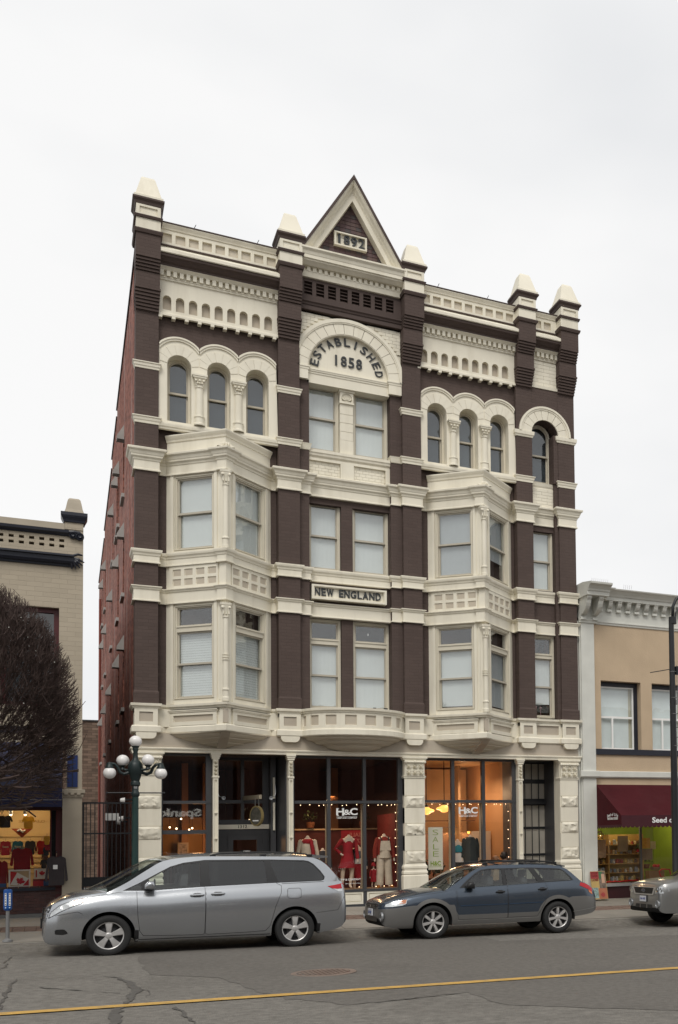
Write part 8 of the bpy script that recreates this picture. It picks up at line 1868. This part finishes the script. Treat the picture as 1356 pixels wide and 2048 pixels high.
flagprint('framed print of a slanted maple leaf flag at the bottom of the souvenir window', -1.07, -.665, 1.03, 1.41, .42, -.5, -.86, 1.15, .15); flagprint('smaller flag print behind the dark jacket in the souvenir window', -.60, -.33, 1.2, 1.42, .5, 0, -.45, 1.31, .10)
T = thing('folded_goods', (-.5, .5, 1.0), 'stack of red and blue folded goods at the bottom of the souvenir window', 'clothing')
for i, (x0, x1, z0, z1, m_) in enumerate(((-.62, -.42, 1.03, 1.15, FL), (-.42, -.32, 1.03, 1.16, mat('blue_cloth', (.03, .08, .2), .8)), (-1.3, -1.12, 1.03, 1.12, mat('blue_cloth', (.03, .08, .2))), (-.62, -.32, 1.15, 1.19, mat('deep_red_knit', (.2, .012, .018))))): q = MB(); q.box(x0, x1, .45, .7, z0, z1); q.build('folded_item', m_, T)
for i, (x, z, m_) in enumerate(((-.36, 2.14, mat('yellow_cloth', (.55, .32, .02))), (-.35, 2.02, REDC), (-.37, 1.9, BLKC), (-.42, 1.62, BLKC), (-.40, 1.75, mat('brown_cloth', (.12, .05, .02), .8)))): garment('small_garment', ('small yellow garment on the rack at the right of the souvenir window', 'small red garment on the rack at the right of the souvenir window', 'small black garment under the red one on the souvenir rack', 'lowest small black garment on the souvenir rack', 'small brown garment on the souvenir rack')[i], x, .5 + .03 * i, z, .14, .2, m_, SG, .6)
garment('jacket', 'dark jacket with white price tag hanging outside the souvenir shop door', -.17, -.12, 1.70, .44, .64, DKJ, None, .85); T = [o for o in bpy.data.objects if o.name.startswith('jacket') and o.parent is None][0]; q = MB(); q.box(-.235, -.15, -.165, -.16, 1.41, 1.5); q.build('price_tag', WHITE, T); q = MB(); q.tube([(-.17, -.12, 1.70), (-.17, -.10, 1.78), (-.17, .05, 1.79)], .008, 5); q.build('hook', BLACK, T)
text('CLEARANCE', .1, (-.68, .95, 2.49), mat('faint_brown_print', (.42, .28, .12), .7), None, .0008, .001, fit=(.52, .06), name='wall_lettering').scale.x *= -1
o = [o for o in bpy.data.objects if o.name == 'wall_lettering'][0]; o.parent = SR; o.location = Vector((-.68, 1.86, 2.49)) - ORG[SR]
for i, x in enumerate((-1.05, -.78)): T = thing('track_spot', (x, .7, 2.62), ('white track spot in the souvenir window, left one', 'white track spot in the souvenir window, right one')[i], 'light'); q = MB(); q.lathe((x, .7, 2.62), [(0, .1), (.03, .1), (.045, 0), (.035, 0)], 12); q.build('housing', mat('grey_lamp', (.3, .31, .32)), T); q = MB(); q.sphere((x, .7, 2.615), .026, 10, 6); q.build('bulb', BULB, T)
# ---------------------------------------------------------------- food shop: shelves and goods
SH = thing('display_shelves', (13.6, 1.0, .5), 'wooden display shelves of jars behind the food shop window', 'shelves'); PINE = mat('pine_shelf', (.5, .3, .1), .6, var=.12, vscale=3)
for z in (.62, .86, 1.12, 1.39, 1.66): q = MB(); q.box(12.8, 14.62, .75, 1.05, z - .02, z); q.build('shelf', PINE, SH)
for x in (12.8, 13.5, 14.6): q = MB(); q.box(x, x + .03, .75, 1.05, .45, 1.95); q.build('upright', PINE, SH)
q = MB(); q.box(12.8, 14.63, 1.05, 1.07, .45, 1.95); q.build('back_board', mat('pine_back', (.5, .33, .10), .7), SH)
rr = random.Random(21); GM = [mat('jar_%s' % n_, c_, .4, var=.25, vscale=30) for n_, c_ in (('cream', (.6, .5, .3)), ('amber', (.4, .2, .05)), ('grey', (.25, .28, .3)), ('white', (.65, .62, .55)), ('red', (.3, .05, .04)), ('yellow', (.6, .42, .1)), ('brown', (.16, .1, .06)))]
j0 = {}
def goods(x, y, z, kind, sc):
    key = kind
    if key not in j0:
        q = MB()
        if kind % 2 == 0: q.lathe((0, 0, 0), [(0, 0), (.045, 0), (.048, .02), (.048, .08), (.032, .10), (.036, .10), (.036, .125), (0, .125)], 10)
        else: q.frustum(0, 0, 0, .13, .05, .03, .046, .02); q.frustum(0, 0, .13, .15, .046, .02, .04, .004)
        j0[key] = q.mesh('packet' if kind % 2 else 'jar', GM[kind % 7], smooth=30)
    o = bpy.data.objects.new('packet' if kind % 2 else 'jar', j0[key]); COL.objects.link(o); o.location = (x, y, z + .001); o.scale = (sc, sc, sc); o.rotation_euler.z = rr.uniform(-.4, .4)
    w_ = 'packet' if kind % 2 else 'jar'; sn = {.62: 'lowest', .86: 'second lowest', 1.12: 'middle', 1.39: 'second highest', 1.66: 'highest'}[z]
    tag(o, 'small %s %s on the %s wooden shelf in the food shop window' % (('cream', 'amber', 'grey', 'white', 'red', 'yellow', 'brown')[kind % 7], w_, sn), w_, 'goods on the food shop shelves')
for z in (.62, .86, 1.12, 1.39, 1.66):
    x = 12.90
    while x < 14.55:
        if abs(x - 13.5) > .07 and rr.random() < .9: goods(x, .83 + rr.uniform(0, .08), z, rr.choice((0, 2, 4, 6, 8, 10, 12, 0, 6, 10, 1, 5, 9)), rr.uniform(.7, 1.05))
        x += rr.uniform(.07, .095)
def card(name, label, x0, x1, z0, z1, y, m, cat, t=.01):
    T = thing(name, (x0, y, z0), label, cat); q = MB(); q.box(x0, x1, y, y + t, z0, z1); q.build('sheet', m, T); return T
KRAFT = mat('kraft_card', (.26, .19, .12), .8, var=.08)
card('poster', 'brown paper poster standing at the top of the food shop shelves', 13.72, 14.05, 1.45, 1.9, .6, KRAFT, 'poster'); card('poster', 'orange yellow poster in the food shop window', 14.45, 14.72, 1.53, 1.83, .5, mat('amber_card', (.6, .3, .03), .6, var=.15, vscale=12), 'poster'); card('poster', 'lower brown paper poster under the orange yellow poster', 14.48, 14.80, 1.2, 1.52, .52, KRAFT, 'poster'); card('notice', 'small cream notice on the lime green wall of the food shop', 14.95, 15.12, 1.5, 1.73, .9, mat('cream_card', (.6, .52, .3), .7), 'notice')
T = thing('carton', (13.05, .6, 1.5), 'large tan carton on the top left shelf of the food shop window', 'box'); q = MB(); q.box(12.81, 13.27, .45, .7, 1.30, 1.78); q.build('box_body', mat('tan_carton', (.36, .22, .13), .8, var=.06), T); q = MB(); q.box(12.80, 13.28, .44, .71, 1.78, 1.81); q.build('lid', KRAFT, T)
T = thing('branch_basket', (13.05, .6, 1.85), 'dark twig basket with tiny lights above the tan carton', 'basket')
for i in range(14): t = i * .45; q = MB() if i == 0 else q; q.tube([(13.05 + .2 * math.cos(t), .58 + .1 * math.sin(t), 1.83), (13.05 + .22 * math.cos(t + .5), .58 + .1 * math.sin(t + .5), 1.95 + .05 * math.sin(i)), (13.05 + .15 * math.cos(t + 1.1), .58, 2.05)], .009, 5)
q.build('twigs', mat('twig_brown', (.1, .05, .03), .8), T)
for p in ((12.95, .48, 1.88), (13.12, .48, 1.92)): q = MB(); q.sphere(p, .011, 8, 6); q.build('bulb', BULB, T)
shrub('small green plant in red pot between the posters', 14.36, .55, 1.47, .11, 130, mat('mid_leaf', (.05, .11, .03), .6, var=.4, vscale=15), REDC, seed=8); shrub('leafy dark green plant behind the red fruit', 14.8, .9, 1.0, .17, 160, LEAF, seed=9)
T = thing('red_garland', (14, .32, .62), 'red tinsel garland lying along the food shop sill', 'garland'); q = MB(); rr = random.Random(5); pts = [(12.85 + .07 * i, .32 + rr.uniform(-.02, .02), .615 + rr.uniform(0, .02)) for i in range(36)] + [(15.0, .4, .7), (14.95, .42, .85), (15.05, .42, .92), (15.3, .42, .9), (15.32, .4, .75)]; q.tube(pts, .022, 6); q.build('tinsel', mat('red_tinsel', (.5, .015, .015), .35, var=.4, vscale=40), T)
T = thing('fruit_basket', (14.95, .6, .95), 'basket of red fruit on a stand in the food shop window', 'basket'); q = MB(); q.lathe((14.95, .65, .9), [(0, 0), (.12, .0), (.17, .08), (.16, .08), (0, .03)], 16); q.build('bowl', KRAFT, T)
for i in range(9): q = MB(); a = i * 2.4; q.sphere((14.95 + .09 * math.cos(a) * (i % 3) / 2, .62 + .06 * math.sin(a), .99 + .03 * (i % 2)), .045, 8, 6); q.build('fruit', FL, T, smooth=True)
q = MB(); q.box(14.7, 15.2, .55, .8, .58, .88); q.build('stand', mat('stand_wood', (.3, .17, .07), .6), T)

_by = {}
for o in bpy.data.objects:
    if o.get('group') == 'goods on the food shop shelves': _by.setdefault(o['label'], []).append(o)
for l_, os_ in _by.items():
    if len(os_) > 1:
        for i, o in enumerate(sorted(os_, key=lambda o: o.location.x)): o['label'] = l_.replace(' in the food shop window', ', ' + ('first', 'second', 'third', 'fourth', 'fifth', 'sixth', 'seventh', 'eighth')[i] + ' from the left')
